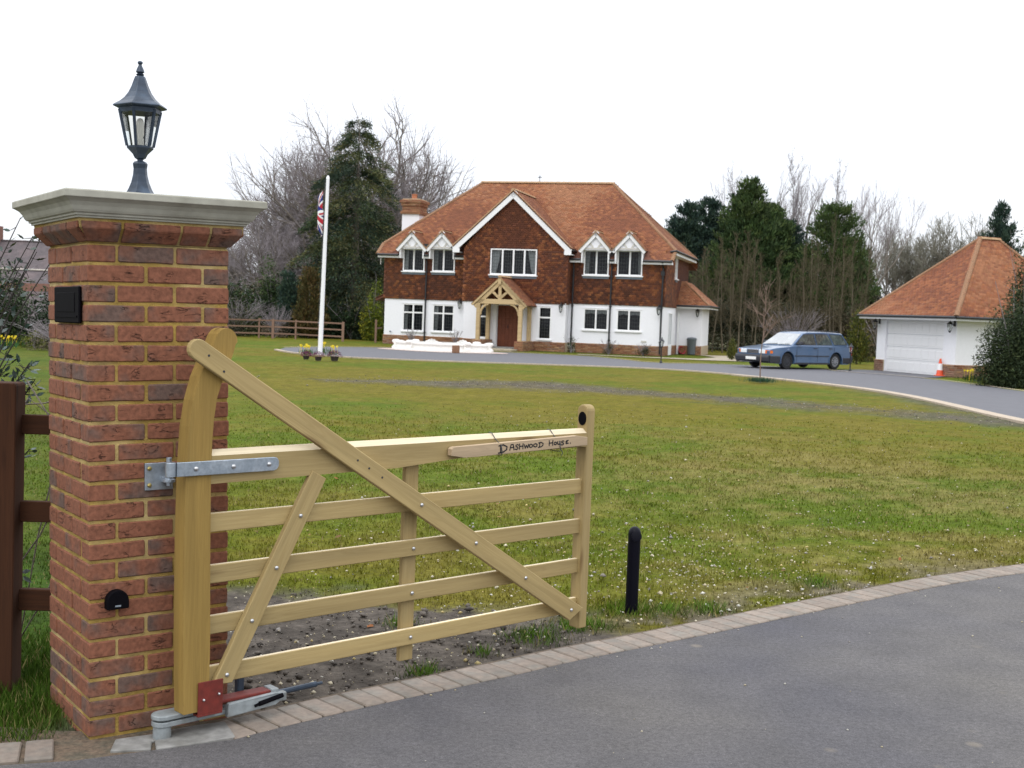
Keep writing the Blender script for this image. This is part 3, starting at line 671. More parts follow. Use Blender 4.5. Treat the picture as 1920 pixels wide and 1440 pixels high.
# ------------------------------------------------------------------ lantern on the pillar
def lantern_parts(par, s=1.0, z0=0, foot=True, n=6, rot=rad(12), mats=(M_LANT, M_LGLASS, M_BULB)):
    q = lambda P: [(r*s, z*s+z0) for r, z in P]
    if foot:
        mb = MB(); mb.lathe(q([(.062,0),(.062,.012),(.054,.02),(.046,.035),(.036,.06),(.029,.09),(.027,.115),(.029,.128),(.030,.134),(.024,.142),(.012,.145),(.012,.152)]), n, rot=rot)
        mb.build('pedestal', mats[0], par, bevel=.0015*s)
    mb = MB(); mb.lathe(q([(.012,.150),(.022,.156),(.030,.172),(.048,.190),(.053,.195),(.053,.203),(.0,.203)]), n, rot=rot); mb.build('lantern_base', mats[0], par, bevel=.001*s)
    # corner bars
    zb, zt, rb, rt = .203, .345, .052, .081
    mb = MB()
    for k in range(n):
        t = rot+2*PI*k/n; c, sn = math.cos(t), math.sin(t)
        mb.beam((rb*s*c, rb*s*sn, zb*s+z0), (rt*s*c, rt*s*sn, zt*s+z0), .010*s, .010*s, up=(c, sn, 0))
    mb.lathe(q([(rt+.002, .333),(rt+.004, .352),(rt-.014,.352),(rt-.014,.333)]), n, rot=rot)
    mb.build('corner_bars', mats[0], par)
    for k in range(n):
        t0 = rot+2*PI*k/n; t1 = rot+2*PI*(k+1)/n
        P = lambda r, z, t: (r*s*math.cos(t), r*s*math.sin(t), z*s+z0)
        mb = MB(); mb.add([P(rb-.003, zb, t0), P(rb-.003, zb, t1), P(rt-.003, zt, t1), P(rt-.003, zt, t0)], [(0,1,2,3)]); mb.build('pane', mats[1], par)
    mb = MB(); mb.lathe(q([(.014,.20),(.014,.235)]), 10); mb.lathe(q([(.011,.235),(.015,.25),(.015,.30),(.010,.312),(.002,.315)]), 12); mb.build('bulb', mats[2], par, smooth=True)
    mb = MB(); mb.lathe(q([(.06,.345),(.094,.352),(.106,.356),(.108,.360),(.100,.366),(.080,.378),(.062,.394),(.046,.416),(.034,.442),(.025,.468),(.020,.480),(.010,.482)]), n, rot=rot)
    rf = mb.build('lantern_roof', mats[0], par, bevel=.0015*s)
    mb = MB(); mb.lathe(q([(.010,.480),(.017,.487),(.010,.491),(.017,.497),(.013,.510),(.007,.522),(.006,.526),(.010,.531),(.010,.537),(.004,.541)]), 12); mb.build('finial', mats[0], rf, smooth=True)
LM = PM @ Matrix.Translation((W/2+.012, W/2, 2.077)) @ Matrix.Rotation(rad(-18), 4, 'Z')
lan = thing('pedestal_lantern', 'large six sided black pedestal lantern standing on the stone pillar cap', 'lantern', LM)
lantern_parts(lan)
# ------------------------------------------------------------------ small fittings on the pillar
ib = thing('intercom_box', 'black square intercom box fixed high on the left side of the brick pillar', 'intercom box', PM @ Matrix.Translation((-.001, .245, 1.645)))
mb = MB(); mb.box((-.012, -.175, -.072), (0, .165, .068)); mb.build('housing', M_BLACK, ib, bevel=.004)
mb = MB(); mb.box((-.014, -.12, -.03), (-.0115, .12, .045)); mb.build('speaker_panel', M_BLACK, ib, bevel=.002)
mb = MB(); mb.box((-.015, -.15, -.05), (-.0115, .15, -.042)); mb.build('lower_lip', M_BLACK, ib)
pc = thing('photocell', 'small black half-round photocell low on the front of the brick pillar', 'photocell', PM @ Matrix.Translation((.100, -.001, .508)))
mb = MB(); n = 14; poly = [(.042*math.cos(PI*k/n), .016+.042*math.sin(PI*k/n)) for k in range(n+1)] + [(-.042, -.014), (.042, -.014)]
mb.prism(poly, -.036, 0); mb.build('housing', M_BLACK, pc, bevel=.003)
mb = MB(); mb.box((-.012, -.0375, -.004), (.010, -.0355, .002)); mb.build('maker_plate', M_GALV, pc)

# ------------------------------------------------------------------ gate
GA = math.atan2(.68316, .73027)
GM = RT((-1.17, 4.66, 0), GA)     # local x along the gate, y away from the road, z up
gate = thing('wooden_gate', 'pale wooden five bar field gate with a curved heel post hung on the brick pillar', 'gate', GM)
def piece(name, p, q, w, t, m, par=gate, taper=None, bevel=.004, roundstart=False, cutend=None):
    """board between p and q (x,y,z in gate space); w its height in the gate plane, t its thickness"""
    p, q = Vector(p), Vector(q); d = q-p; L = d.length; a = math.atan2(d.z, d.x)
    w0 = w if taper is None else taper; mb = MB()
    poly = []
    if roundstart:
        for k in range(9):
            th = PI/2 + PI*k/8; poly.append((.0+math.cos(th)*w0/2, math.sin(th)*w0/2))
    else: poly += [(0, w0/2), (0, -w0/2)]
    if cutend is not None: poly += [(L+cutend[0], -w/2), (L+cutend[1], w/2)]
    else: poly += [(L, -w/2), (L, w/2)]
    mb.prism(poly[::-1], -t/2, t/2)
    o = mb.build(name, [m, M_SKYLIT], par, bevel=bevel); o.location = p; o.rotation_euler = (0, -a, 0)
    if abs(a) < 1.2:                      # sky light painted on: upper edge paler than the faces
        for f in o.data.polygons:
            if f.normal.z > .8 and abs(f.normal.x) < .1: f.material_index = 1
    return o
def bolt(x, z, y, par, r=.0095, m=M_BOLT):
    mb = MB(); mb.lathe([(r, 0), (r*.95, .003), (r*.7, .006), (r*.3, .008)], 10)
    o = mb.build('bolt', m, par, smooth=True); return o
def add_bolt(par_obj, pos, r=.0095):
    # pos in gate space -> parent space, axis along -y
    M = Matrix.Translation(pos) @ Matrix.Rotation(PI/2, 4, 'X')
    mb = MB(); mb.lathe([(r, -.002), (r*.95, .003 if r > .0055 else .001), (r*.7, .006 if r > .0055 else .0012), (r*.3, .008 if r > .0055 else .0012)], 10)
    link('bolt' if r > .0055 else 'screw', mb.mesh('bolt', M_BOLT if r > .0055 else M_TRIM, True), par_obj, par_obj.matrix_basis.inverted() @ M if par_obj is not gate else M)
# curved heel stile, grain upwards: build in a local frame with x up
LEFT = [(-.085,.10),(-.095,.40),(-.100,.80),(-.098,1.04),(-.090,1.20),(-.075,1.30),(-.050,1.39),(-.015,1.47),(.008,1.52),(.018,1.545)]
RIGHT = [(.139,1.513),(.128,1.475),(.112,1.43),(.085,1.37),(.065,1.31),(.054,1.23),(.049,1.15),(.047,1.0),(.052,.7),(.060,.4),(.062,.10)]
top = [(.079+.062*math.cos(t), 1.518+.060*math.sin(t)) for t in np.linspace(rad(165), rad(5), 9)]
LEFT = [(x+.010, z) for x, z in LEFT]; RIGHT = [(x-.030, z) for x, z in RIGHT]
top = [(.070+.047*math.cos(t), 1.518+.056*math.sin(t)) for t in np.linspace(rad(165), rad(5), 9)]
poly = LEFT + top + RIGHT
mb = MB(); mb.prism([(z, -x) for x, z in poly], -.037, .037)
stile = mb.build('heel_stile', M_STILE, gate, bevel=.007, seg=2); stile.rotation_euler = (0, -PI/2, 0)
# shutting stile
mb = MB(); tp = [(1.205+.030*math.sin(t), -.035*math.cos(t)*1.0) for t in np.linspace(0, PI, 9)]
mb.prism([(.11, -.035)] + tp + [(.11, .035)], -.028, .028)
post = mb.build('shutting_stile', M_RAIL, gate, bevel=.007, seg=2); post.matrix_basis = Matrix(((0,1,0,2.118),(0,0,1,0),(1,0,0,0),(0,0,0,1)))
mb = MB(); mb.lathe([(.026, -.002), (.026, .003), (.0, .0035)], 24); mb.v = [(x*1.3, y, z) for x, y, z in mb.v]
link('striker_disc', mb.mesh('striker_disc', M_BLACK), gate, Matrix.Translation((2.0895, -.002, 1.165)) @ Matrix.Rotation(-PI/2, 4, 'Y'))
# top rail with chamfered top, its upper faces painted sky-bright, deeper at the hinge
mb = MB(); L = 2.085
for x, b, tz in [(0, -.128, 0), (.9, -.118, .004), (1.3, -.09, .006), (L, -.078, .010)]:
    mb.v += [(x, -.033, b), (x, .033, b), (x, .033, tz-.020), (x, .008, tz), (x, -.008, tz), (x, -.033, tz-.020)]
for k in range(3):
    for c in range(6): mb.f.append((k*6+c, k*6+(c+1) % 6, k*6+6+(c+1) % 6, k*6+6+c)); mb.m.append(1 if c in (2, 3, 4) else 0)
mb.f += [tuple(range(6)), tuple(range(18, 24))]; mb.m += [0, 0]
o = mb.build('rail', [M_RAIL, M_SKYLIT], gate, label='thick bevelled top rail'); o.location = (.015, 0, 1.106)
for z in (.823, .622, .423, .225):
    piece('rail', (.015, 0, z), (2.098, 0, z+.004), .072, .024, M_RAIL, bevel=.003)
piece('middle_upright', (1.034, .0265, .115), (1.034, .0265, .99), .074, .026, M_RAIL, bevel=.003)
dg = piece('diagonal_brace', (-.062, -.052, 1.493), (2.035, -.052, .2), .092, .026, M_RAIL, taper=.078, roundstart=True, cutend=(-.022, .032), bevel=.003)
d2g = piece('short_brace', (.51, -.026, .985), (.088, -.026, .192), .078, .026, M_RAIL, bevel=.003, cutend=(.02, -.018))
dline = lambda z: (1.493-z)/.6166-.062
for z in (.823, .622, .423, .225): add_bolt(dg, (dline(z)+.005, -.065, z))
for x, z in ((-.02, 1.47), (.045, 1.41)): add_bolt(dg, (x, -.065, z), .005)
for x in (.66, .72, .79): add_bolt(dg, (x+.02, -.065, 1.495-(x+.062+.02)*.6166), .005)
for z in (.823, .622, .423, .225): add_bolt(d2g, (.51-(.985-z)*.532, -.039, z))
mu = [c for c in kids(gate) if c.name.startswith('middle')][0]
for z in (.622, .423, .225): add_bolt(mu, (1.034, -.013, z))
# strap hinge
mb = MB(); mb.box((-.115, -.078, -.026), (.30, -.070, .026)); pts_ = []
st = MB(); st.prism([(-.105,-.027),(.285,-.027),(.300,-.022),(.308,-.008),(.308,.010),(.300,.023),(.285,.027),(-.105,.027)], -.052, -.045)
st.box((-.132, -.052, -.027), (-.100, -.040, .027)); st.tube([(-.150, -.034, -.027), (-.150, -.034, .027)], .020, 12)
sh = st.build('strap_hinge', M_GALV, gate, bevel=.002); sh.location = (0, 0, 1.043)
for x in (-.055, .104, .262): add_bolt(sh, (x, -.052, 1.043), .010)
hp = MB(); hp.box((.212, -.010, .935), (.322, .0, 1.040)); hp.tube([(.288, -.06, .955), (.288, -.06, 1.065)], .011, 10); hp.lathe([(.024, 0), (.024, .012)], 12, c=(.288, -.06, .970)); hp.beam((.288, -.06, .976), (.288, .0, .976), .03, .02)
hpl = thing('hinge_bracket', 'galvanised hinge plate and pin bolted to the brick pillar', 'hinge bracket', PM)
hp.build('plate', M_GALV, hpl, bevel=.0015)
for x, z in ((.228, 1.02), (.228, .955), (.305, .955)):
    mb = MB(); mb.lathe([(.009, -.001), (.009, .006), (.004, .010)], 6)
    link('bolt', mb.mesh('bolt', M_BRASSY), hpl, Matrix.Translation((x, -.010, z)) @ Matrix.Rotation(PI/2, 4, 'X'))

# name board tied to the top rail
sg = thing('name_board', 'rough wooden offcut with the house name in marker, tied to the top rail', 'sign', GM @ Matrix.Translation((1.19, -.052, 1.040)) @ Matrix.Rotation(-rad(1.5), 4, 'Y'))
mb = MB(); mb.prism([(0,.020),(.012,.028),(.80,.028),(.875,.016),(.875,-.024),(.14,-.026),(.075,-.024),(0,-.010)], -.014, .014)
mb.build('board', M_SIGNW, sg, bevel=.0015)
GL = {'D': [[(.2,.97),(.16,.02)],[(-.05,.9),(.5,1),(.95,.72),(.92,.35),(.5,.06),(-.1,-.02)]],
 'A': [[(0,0),(.15,.6),(.3,1),(.75,1),(.9,.5),(.95,0)],[(.12,.45),(.9,.5)]],
 'S': [[(.95,.85),(.6,1),(.2,.85),(.25,.6),(.75,.45),(.8,.15),(.4,0),(0,.1)]],
 'H': [[(.05,1),(.05,0)],[(.9,1),(.85,0)],[(.05,.5),(.9,.55)]],
 'W': [[(0,.8),(.2,0),(.5,.6),(.75,0),(1,.8)]],
 'O': [[(.5,.75),(.1,.6),(.05,.2),(.45,0),(.9,.15),(.95,.55),(.5,.75)]],
 'U': [[(.05,.8),(.05,.2),(.4,0),(.8,.15),(.9,.8)],[(.9,.8),(.95,0)]],
 'E': [[(.95,.8),(.4,.8),(.1,.5),(.6,.45),(.1,.35),(.15,.05),(.95,.05)]],
 '.': [[(0,.05),(.25,.1)]]}
def px_u(p): return (p-655)/835*.475 + (1.475-1.19)
mb = MB()
TXT = [('D',655,745,.036,-.018),('A',772,822,.026,-.011),('S',832,872,.023,-.010),('H',880,926,.025,-.010),('W',936,985,.022,-.008),('O',990,1032,.021,-.007),('O',1040,1085,.022,-.007),('D',1102,1155,.023,-.010),('H',1222,1272,.025,-.008),('O',1282,1312,.018,-.006),('U',1322,1358,.019,-.006),('S',1364,1404,.020,-.010),('E',1420,1456,.019,-.006),('.',1478,1490,.02,-.006)]
for ch, a, b, h, z0 in TXT:
    ua, ub = px_u(a), px_u(b)
    for stq in GL[ch]:
        P = [Vector((ua+(ub-ua)*x, -.0146, z0+h*z)) for x, z in stq]
        for p, q in zip(P[:-1], P[1:]):
            e = (q-p).normalized()*.0012; mb.beam(p-e, q+e, .0012, .0052 if ch != 'D' or h < .03 else .0062, up=(-e.z, 0, e.x))
mb.build('lettering', M_INK, sg, kind='stuff')
for x, tail in ((.283, 0), (.665, 1)):
    w = thing('tie_wire', ('dark wire looped round the top rail just left of the lettering' if not tail else 'dark wire looped round the top rail across the end of the lettering'), 'wire', GM, group='wires tying the name board')
    z = 1.106; xx = 1.19+x
    P = [(xx+.02, .034, 1.03), (xx+.012, .037, z-.012), (xx+.01, .014, z+.012), (xx, -.014, z+.011), (xx+.005, -.036, z-.016), (xx+.012, -.0685, z-.040), (xx+.018, -.0695, z-.07), (xx+.016, -.0685, 1.018), (xx+.014, -.03, 1.018), (xx+.02, .02, 1.02)]
    mb = MB(); mb.tube(P, .0022, 6); mb.build('loop', M_WIRE, w, smooth='all')
    if tail: mb = MB(); mb.tube([(xx+.018, -.070, 1.03), (xx+.03, -.075, 1.012), (xx+.025, -.072, .998)], .002, 6); mb.build('loose_end', M_WIRE, w)

# gate opener at the foot of the heel stile
OM = RT((-1.285, 4.600, 0), rad(42.5))
op = thing('gate_opener', 'silver and red gate opener arm at the foot of the heel post', 'gate opener', OM)
mb = MB(); mb.tube([(.0, 0, .0), (.0, 0, .060)], .034, 16); mb.build('pivot_foot', M_ALU, op, bevel=.003)
def capsule(L, r0, r1, z0, z1, x0=0):
    P = [(x0+r0*math.cos(t), r0*math.sin(t)) for t in np.linspace(PI/2, 3*PI/2, 9)] + [(x0+L, -r1), (x0+L, r1)]
    mb = MB(); n = len(P); mb.add([(x, y, z0) for x, y in P]+[(x, y, z1) for x, y in P], [tuple(range(n))[::-1], tuple(range(n, 2*n))]+[(i, (i+1) % n, (i+1) % n+n, i+n) for i in range(n)]); return mb
capsule(.30, .040, .028, .052, .072).build('lower_arm', M_ALU, op, bevel=.003)
capsule(.22, .042, .036, .078, .098).build('upper_arm', M_ALU, op, bevel=.004)
mb = MB(); mb.add([(.25,-.052,.045),(.47,-.050,.055),(.51,-.045,.075),(.51,-.045,.098),(.47,-.05,.105),(.255,-.052,.098), (.25,-.03,.045),(.47,-.03,.055),(.51,-.03,.075),(.51,-.03,.098),(.47,-.03,.105),(.255,-.03,.098)], [(0,1,2,3,4,5),(11,10,9,8,7,6)]+[(i,(i+1)%6+0,(i+1)%6+6,i+6) for i in range(6)])
mb.build('release_cover', M_ALU, op, bevel=.003)
mb = MB(); mb.box((.17, -.028, .098), (.46, .035, .112)); mb.build('red_channel', M_RED, op, bevel=.003)
mb = MB(); mb.box((.46, -.03, .095), (.495, .035, .115)); mb.box((.495, -.035, .06), (.53, -.005, .095)); mb.build('end_block', M_ALU, op, bevel=.003)
mb = MB(); mb.tube([(.39, -.054, .075), (.50, -.050, .090)], .010, 8); mb.tube([(.37, -.054, .070), (.39, -.054, .075)], .006, 8); mb.build('key_lock', M_BLACK, op)
mb = MB(); mb.tube([(.51, .0, .085), (.70, .01, .085)], .012, 10); mb.tube([(.70, .01, .085), (.73, .011, .085)], .007, 8); mb.build('stop_rod', M_LANT, op)
mb = MB(); mb.box((.355, .055, .03), (.385, .085, .175)); mb.build('stop_peg', M_LANT, op, bevel=.004)
mb = MB(); mb.box((.012, -.056, .088), (.118, -.0505, .215)); mb.box((.012, -.056, .080), (.118, .03, .088)); rp = mb.build('red_plate', M_RED, gate, bevel=.0015); rp.location = (-.03, .012, 0)
for x, z in ((.035, .145), (.10, .158)): add_bolt(rp, (x-.03, -.044, z), .006)

# bollard
bo = thing('bollard', 'thin round topped black bollard in the grass beside the drive edge', 'bollard', (.733, 6.95, -.02))
mb = MB(); mb.tube([(0,0,0),(0,0,.42)], .036, 20); n = 8
mb.lathe([(.036,.42),(.036,.44)], 20); mb.build('post', M_BOLLARD, bo, smooth=True)
mb = MB(); mb.lathe([(.0365, .435)] + [(.0365*math.cos(t), .465+.043*math.sin(t)) for t in np.linspace(0, PI/2*.97, 7)], 20); mb.build('cap', M_BOLLARD, bo, smooth=True)
mb = MB(); mb.lathe([(.030,0),(.030,.004),(.026,.005)], 16)
link('light_window', mb.mesh('light_window', M_BOLLARD, True), bo, Matrix.Translation((.008, -.034, .455)) @ Matrix.Rotation(rad(80), 4, 'X'))

# post and rail fence left of the pillar
fn = thing('post_and_rail_fence', 'dark brown wooden fence post with three rails butting the brick pillar', 'fence', RT((-2.128, 5.15, 0), rad(3)))
mb = MB(); mb.prism([(-.3, -.062), (1.29, -.062), (1.302, -.056), (1.302, .056), (1.29, .062), (-.3, .062)], -.06, .06)
o = mb.build('fence_post', M_FENCEW, fn, bevel=.004); o.rotation_euler = (0, -PI/2, 0)
for zc, w in ((1.124, .082), (.752, .088), (.372, .092)):
    mb = MB(); mb.prism([(-2.6, -w/2), (.275, -w/2), (.275, w/2), (-2.6, w/2)], -.019, .019)
    o = mb.build('rail', M_FENCEW, fn, bevel=.003); o.location = (0, .035, zc)
for px_ in (-1.8,):
    mb = MB(); mb.prism([(-.3, -.062), (1.30, -.062), (1.30, .062), (-.3, .062)], -.06, .06)
    o = mb.build('fence_post', M_FENCEW, fn, bevel=.004); o.rotation_euler = (0, -PI/2, 0); o.location = (px_, 0, 0)

# ------------------------------------------------------------------ the house
def tiles(name, poly, u, v, par, gauge=.10, w=.165, holes=None, pal=None, seed=0, mt=None, lift=.012, th=.014, length=.19, jit=1.0, lab=None, clip=False):
    """courses of tiles over the polygon (3-D, planar); u runs along the courses, v up the slope"""
    rs = np.random.RandomState(seed); u = Vector(u).normalized(); v = Vector(v).normalized(); nrm = u.cross(v).normalized(); o = Vector(poly[0])
    P2 = [((Vector(p)-o).dot(u), (Vector(p)-o).dot(v)) for p in poly]
    x0 = min(p[0] for p in P2); x1 = max(p[0] for p in P2); y0 = min(p[1] for p in P2); y1 = max(p[1] for p in P2)
    nr = int((y1-y0)/gauge)+1; nc = int((x1-x0)/w)+2
    R, C = np.meshgrid(np.arange(nr), np.arange(nc), indexing='ij')
    cx = (x0 + (C + .5*(R % 2))*w).ravel(); cy = (y0 + (R+.5)*gauge).ravel()
    if clip:
        xl = np.maximum(cx-w/2, x0); xr = np.minimum(cx+w/2, x1); k = (xr-xl > .03) & (cy < y1+.01); sx = (xr-xl)/w; cx = (xl+xr)/2
    else: k = inpoly(cx, cy, P2); sx = np.ones(len(cx))
    W3 = np.array(o)[None] + cx[:, None]*np.array(u)[None] + cy[:, None]*np.array(v)[None]
    if holes is not None: k &= ~holes(W3)
    cx, cy, W3, sx = cx[k], cy[k], W3[k], sx[k]; n = len(cx); r = R.ravel()[k]
    a = w/2-.003
    bv = np.array([(-a, -gauge*.5, th), (a, -gauge*.5, th), (a, length-gauge*.5, 0), (-a, length-gauge*.5, 0), (-a, -gauge*.5, -.004), (a, -gauge*.5, -.004)])
    bv[:, 2] += lift
    bf = [(0,1,2,3), (4,5,1,0), (4,0,3,3), (5,2,1,1)]
    bf = [(0,1,2),(0,2,3),(4,5,1),(4,1,0),(4,0,3),(5,2,1)]
    B = np.stack([np.array(u), np.array(v), np.array(nrm)], -1)
    rz = rs.normal(0, .02*jit, n); rx = rs.normal(0, .02*jit, n); c, s = np.cos(rz), np.sin(rz); z = np.zeros(n); one = np.ones(n)
    Rz = np.stack([np.stack([c, -s, z], -1), np.stack([s, c, z], -1), np.stack([z, rx, one], -1)], -2)
    Rr = np.einsum('ij,njk->nik', B, Rz)
    pal = np.array(pal if pal is not None else ROOFPAL)
    pn = fbm(cx, cy, .35, 60+seed, 3)
    idx = np.clip(((pn-.5)*2.2+rs.rand(n))*len(pal), 0, len(pal)-1).astype(int)
    cols = pal[idx]*rs.uniform(.84, 1.16, (n, 1))
    me = scatter_mesh(name, bv, bf, W3 + rs.normal(0, .0015, (n, 3)), Rr, np.stack([sx, np.ones(n), np.ones(n)], -1), cols, mt or M_TILE)
    return link(name, me, par, kind='stuff', **({'label': lab} if lab else {}))
ROOFPAL = [(.21,.078,.040),(.25,.092,.042),(.275,.104,.048),(.29,.116,.052),(.32,.13,.056),(.265,.108,.057),(.33,.15,.075)]
WALLPAL = [(.12,.045,.030),(.15,.052,.030),(.18,.062,.033),(.22,.074,.036),(.26,.088,.040),(.32,.12,.050),(.15,.058,.038)]
BRKPAL = [(.33,.16,.085),(.38,.19,.10),(.28,.12,.07),(.40,.23,.13),(.34,.20,.14)]
def plane(name, poly, par, m, th=.03):
    P = [Vector(p) for p in poly]; n = (P[1]-P[0]).cross(P[2]-P[1]).normalized()
    mb = MB(); k = len(P); mb.add(P+[p-n*th for p in P], [tuple(range(k)), tuple(range(2*k-1, k-1, -1))]+[(i, i+k, (i+1) % k+k, (i+1) % k) for i in range(k)]); return mb.build(name, m, par)
def brickskin(name, a, b, z0, z1, par, seed=0):
    """low brick walling between plan points a and b"""
    a = Vector((a[0], a[1], 0)); b = Vector((b[0], b[1], 0)); u = (b-a).normalized()
    return tiles(name, [(a.x,a.y,z0),(b.x,b.y,z0),(b.x,b.y,z1),(a.x,a.y,z1)], u, (0,0,1), par, .075, .225, None, BRKPAL, seed, M_HBRICK, lift=.0, th=.012, length=.064, jit=.1, clip=True)

HM = RT((-6.486, 61.223, 0), -rad(15.5))
house = thing('house', 'large detached house with white ground floor, tile hung upper walls and orange clay hipped roof', 'house', HM)
WX, DY, EZ, RZ = 13.93, 8.0, 4.42, 8.42
UP = [(.93,2.06,3.62,4.72),(2.47,3.62,3.64,4.74),(10.07,11.27,3.68,4.86),(11.68,12.87,3.70,4.88)]
LO = [(.97,2.06,.67,2.02),(2.54,3.64,.69,2.02),(10.14,11.32,1.09,2.10),(11.74,12.90,1.10,2.10)]
BX0, BX1, BYF = 4.33, 9.40, -.62
CW = (5.62,7.91,3.56,4.79)
BLO = [(4.95,5.60,.50,2.03),(8.09,8.71,.55,2.10)]
DOOR = (6.02,7.20,.12,2.10)
def wallcut(name, x0, x1, z0, z1, y, holes, m, par=house, t=.25):
    xs = sorted({x0, x1, *[h[0] for h in holes], *[h[1] for h in holes]}); zs = sorted({z0, z1, *[h[2] for h in holes], *[h[3] for h in holes]})
    xs = [x for x in xs if x0 <= x <= x1]; zs = [z for z in zs if z0 <= z <= z1]; mb = MB()
    for i in range(len(xs)-1):
        for j in range(len(zs)-1):
            cx, cz = (xs[i]+xs[i+1])/2, (zs[j]+zs[j+1])/2
            if any(h[0] < cx < h[1] and h[2] < cz < h[3] for h in holes): continue
            mb.box((xs[i], y, zs[j]), (xs[i+1], y+t, zs[j+1]))
    me = mb.mesh(name, m); bm = bmesh.new(); bm.from_mesh(me); bmesh.ops.remove_doubles(bm, verts=bm.verts, dist=1e-4)
    # drop internal faces shared by two cells
    seen = {}
    for f in bm.faces: seen.setdefault(tuple(round(c, 3) for c in f.calc_center_median()), []).append(f)
    bmesh.ops.delete(bm, geom=[f for fs in seen.values() if len(fs) > 1 for f in fs], context='FACES')
    bm.to_mesh(me); bm.free(); return link(name, me, par)
# render (ground floor)
wallcut('render_wall', 0, BX0, .45, 2.28, 0, LO[:2], M_WHITE)
wallcut('render_wall', BX1, WX, .45, 2.34, 0, LO[2:], M_WHITE)
wallcut('render_wall', BX0, BX1, .44, 2.30, BYF, BLO+[(DOOR[0]-.2, DOOR[1]+.02, .0, DOOR[3])], M_WHITE)
sw = MB(); sw.box((WX-.25, .25, .45), (WX, 4.5, 2.34)); sw.box((0, .25, .45), (.25, DY, 2.3)); sw.box((0, DY-.25, .45), (WX, DY, 4.4)); sw.box((BX0, BYF+.25, .0), (BX0+.2, 0, 2.28)); sw.box((BX1-.2, BYF+.25, .0), (BX1, 0, 2.28))
sw.build('side_wall', M_WHITE, house)
# upper backing
M_UPB = M_TILEBASE
wallcut('upper_wall', 0, BX0, 2.28, 4.5, .0, UP[:2], M_UPB); wallcut('upper_wall', BX1, WX, 2.34, 4.6, .0, UP[2:], M_UPB)
wallcut('upper_wall', BX0, BX1, 2.30, 4.85, BYF, [CW], M_UPB)
mb = MB(); mb.prism([(BX0, 4.85), (BX1, 4.85), (6.68, 7.30)], BYF, BYF+.2); mb.box((BX0, BYF+.2, 2.3), (BX0+.2, .3, 4.85)); mb.box((BX1-.2, BYF+.2, 2.3), (BX1, .3, 4.85)); mb.box((WX-.25, .25, 2.34), (WX, DY, 4.95)); mb.box((0, .25, 2.34), (.25, DY, 4.95))
mb.build('upper_backing', M_UPB, house, kind='stuff')
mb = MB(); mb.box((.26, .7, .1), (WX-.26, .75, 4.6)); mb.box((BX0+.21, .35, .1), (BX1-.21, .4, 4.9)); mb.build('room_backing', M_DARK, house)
hole = lambda H: (lambda P: np.any([(P[:, 0] > h[0]-.06) & (P[:, 0] < h[1]+.06) & (P[:, 2] > h[2]-.1) & (P[:, 2] < h[3]+.05) for h in H], axis=0))
tiles('tile_hanging', [(.0,-.02,2.24),(BX0,-.02,2.24),(BX0,-.02,4.40),(0,-.02,4.40)], (1,0,0), (0,0,1), house, holes=hole(UP), pal=WALLPAL, seed=1)
tiles('tile_hanging', [(BX1,-.02,2.30),(WX+.02,-.02,2.30),(WX+.02,-.02,4.45),(BX1,-.02,4.45)], (1,0,0), (0,0,1), house, holes=hole(UP), pal=WALLPAL, seed=2)
tiles('tile_hanging', [(BX0,BYF-.02,2.24),(BX1,BYF-.02,2.24),(BX1,BYF-.02,4.85),(6.68,BYF-.02,7.32),(BX0,BYF-.02,4.85)], (1,0,0), (0,0,1), house, holes=hole([CW]), pal=WALLPAL[1:], seed=3)
tiles('tile_hanging', [(WX+.02,.0,2.30),(WX+.02,DY,2.30),(WX+.02,DY,4.95),(WX+.02,0,4.95)], (0,1,0), (0,0,1), house, holes=lambda P: (P[:,1]>2.9)&(P[:,1]<3.6)&(P[:,2]>3.7)&(P[:,2]<4.8), pal=WALLPAL, seed=4)
tiles('tile_hanging', [(BX1+.02,BYF,2.24),(BX1+.02,0,2.24),(BX1+.02,0,4.85),(BX1+.02,BYF,4.85)], (0,1,0), (0,0,1), house, pal=WALLPAL[1:], seed=5)
tiles('tile_hanging', [(-.02,DY,2.3),(-.02,0,2.3),(-.02,0,4.9),(-.02,DY,4.9)], (0,-1,0), (0,0,1), house, pal=WALLPAL, seed=6)
# brick plinths
mb = MB()
for a in [(-.03,-.03,-.1,BX0,.3,.45),(BX1,-.03,-.1,WX+.03,.3,.45),(BX0-.03,BYF-.03,-.1,DOOR[0]-.2,0,.44),(DOOR[1]+.02,BYF-.03,-.1,BX1+.03,0,.44),(WX-.2,.3,-.1,WX+.03,4.5,.45),(-.03,.3,-.1,.2,DY,.45)]: mb = MB(); mb.box(a[:3], a[3:]); mb.build('plinth', M_HMORT, house)
brickskin('plinth_bricks', (-.04,-.04), (BX0,-.04), 0, .45, house, 1); brickskin('plinth_bricks', (BX1,-.04), (WX+.04,-.04), 0, .45, house, 2)
brickskin('plinth_bricks', (BX0-.04,BYF-.04), (DOOR[0]-.2,BYF-.04), 0, .44, house, 3); brickskin('plinth_bricks', (DOOR[1]+.04,BYF-.04), (BX1+.04,BYF-.04), 0, .44, house, 4)
brickskin('plinth_bricks', (WX+.04,-.04), (WX+.04,4.5), 0, .45, house, 5)

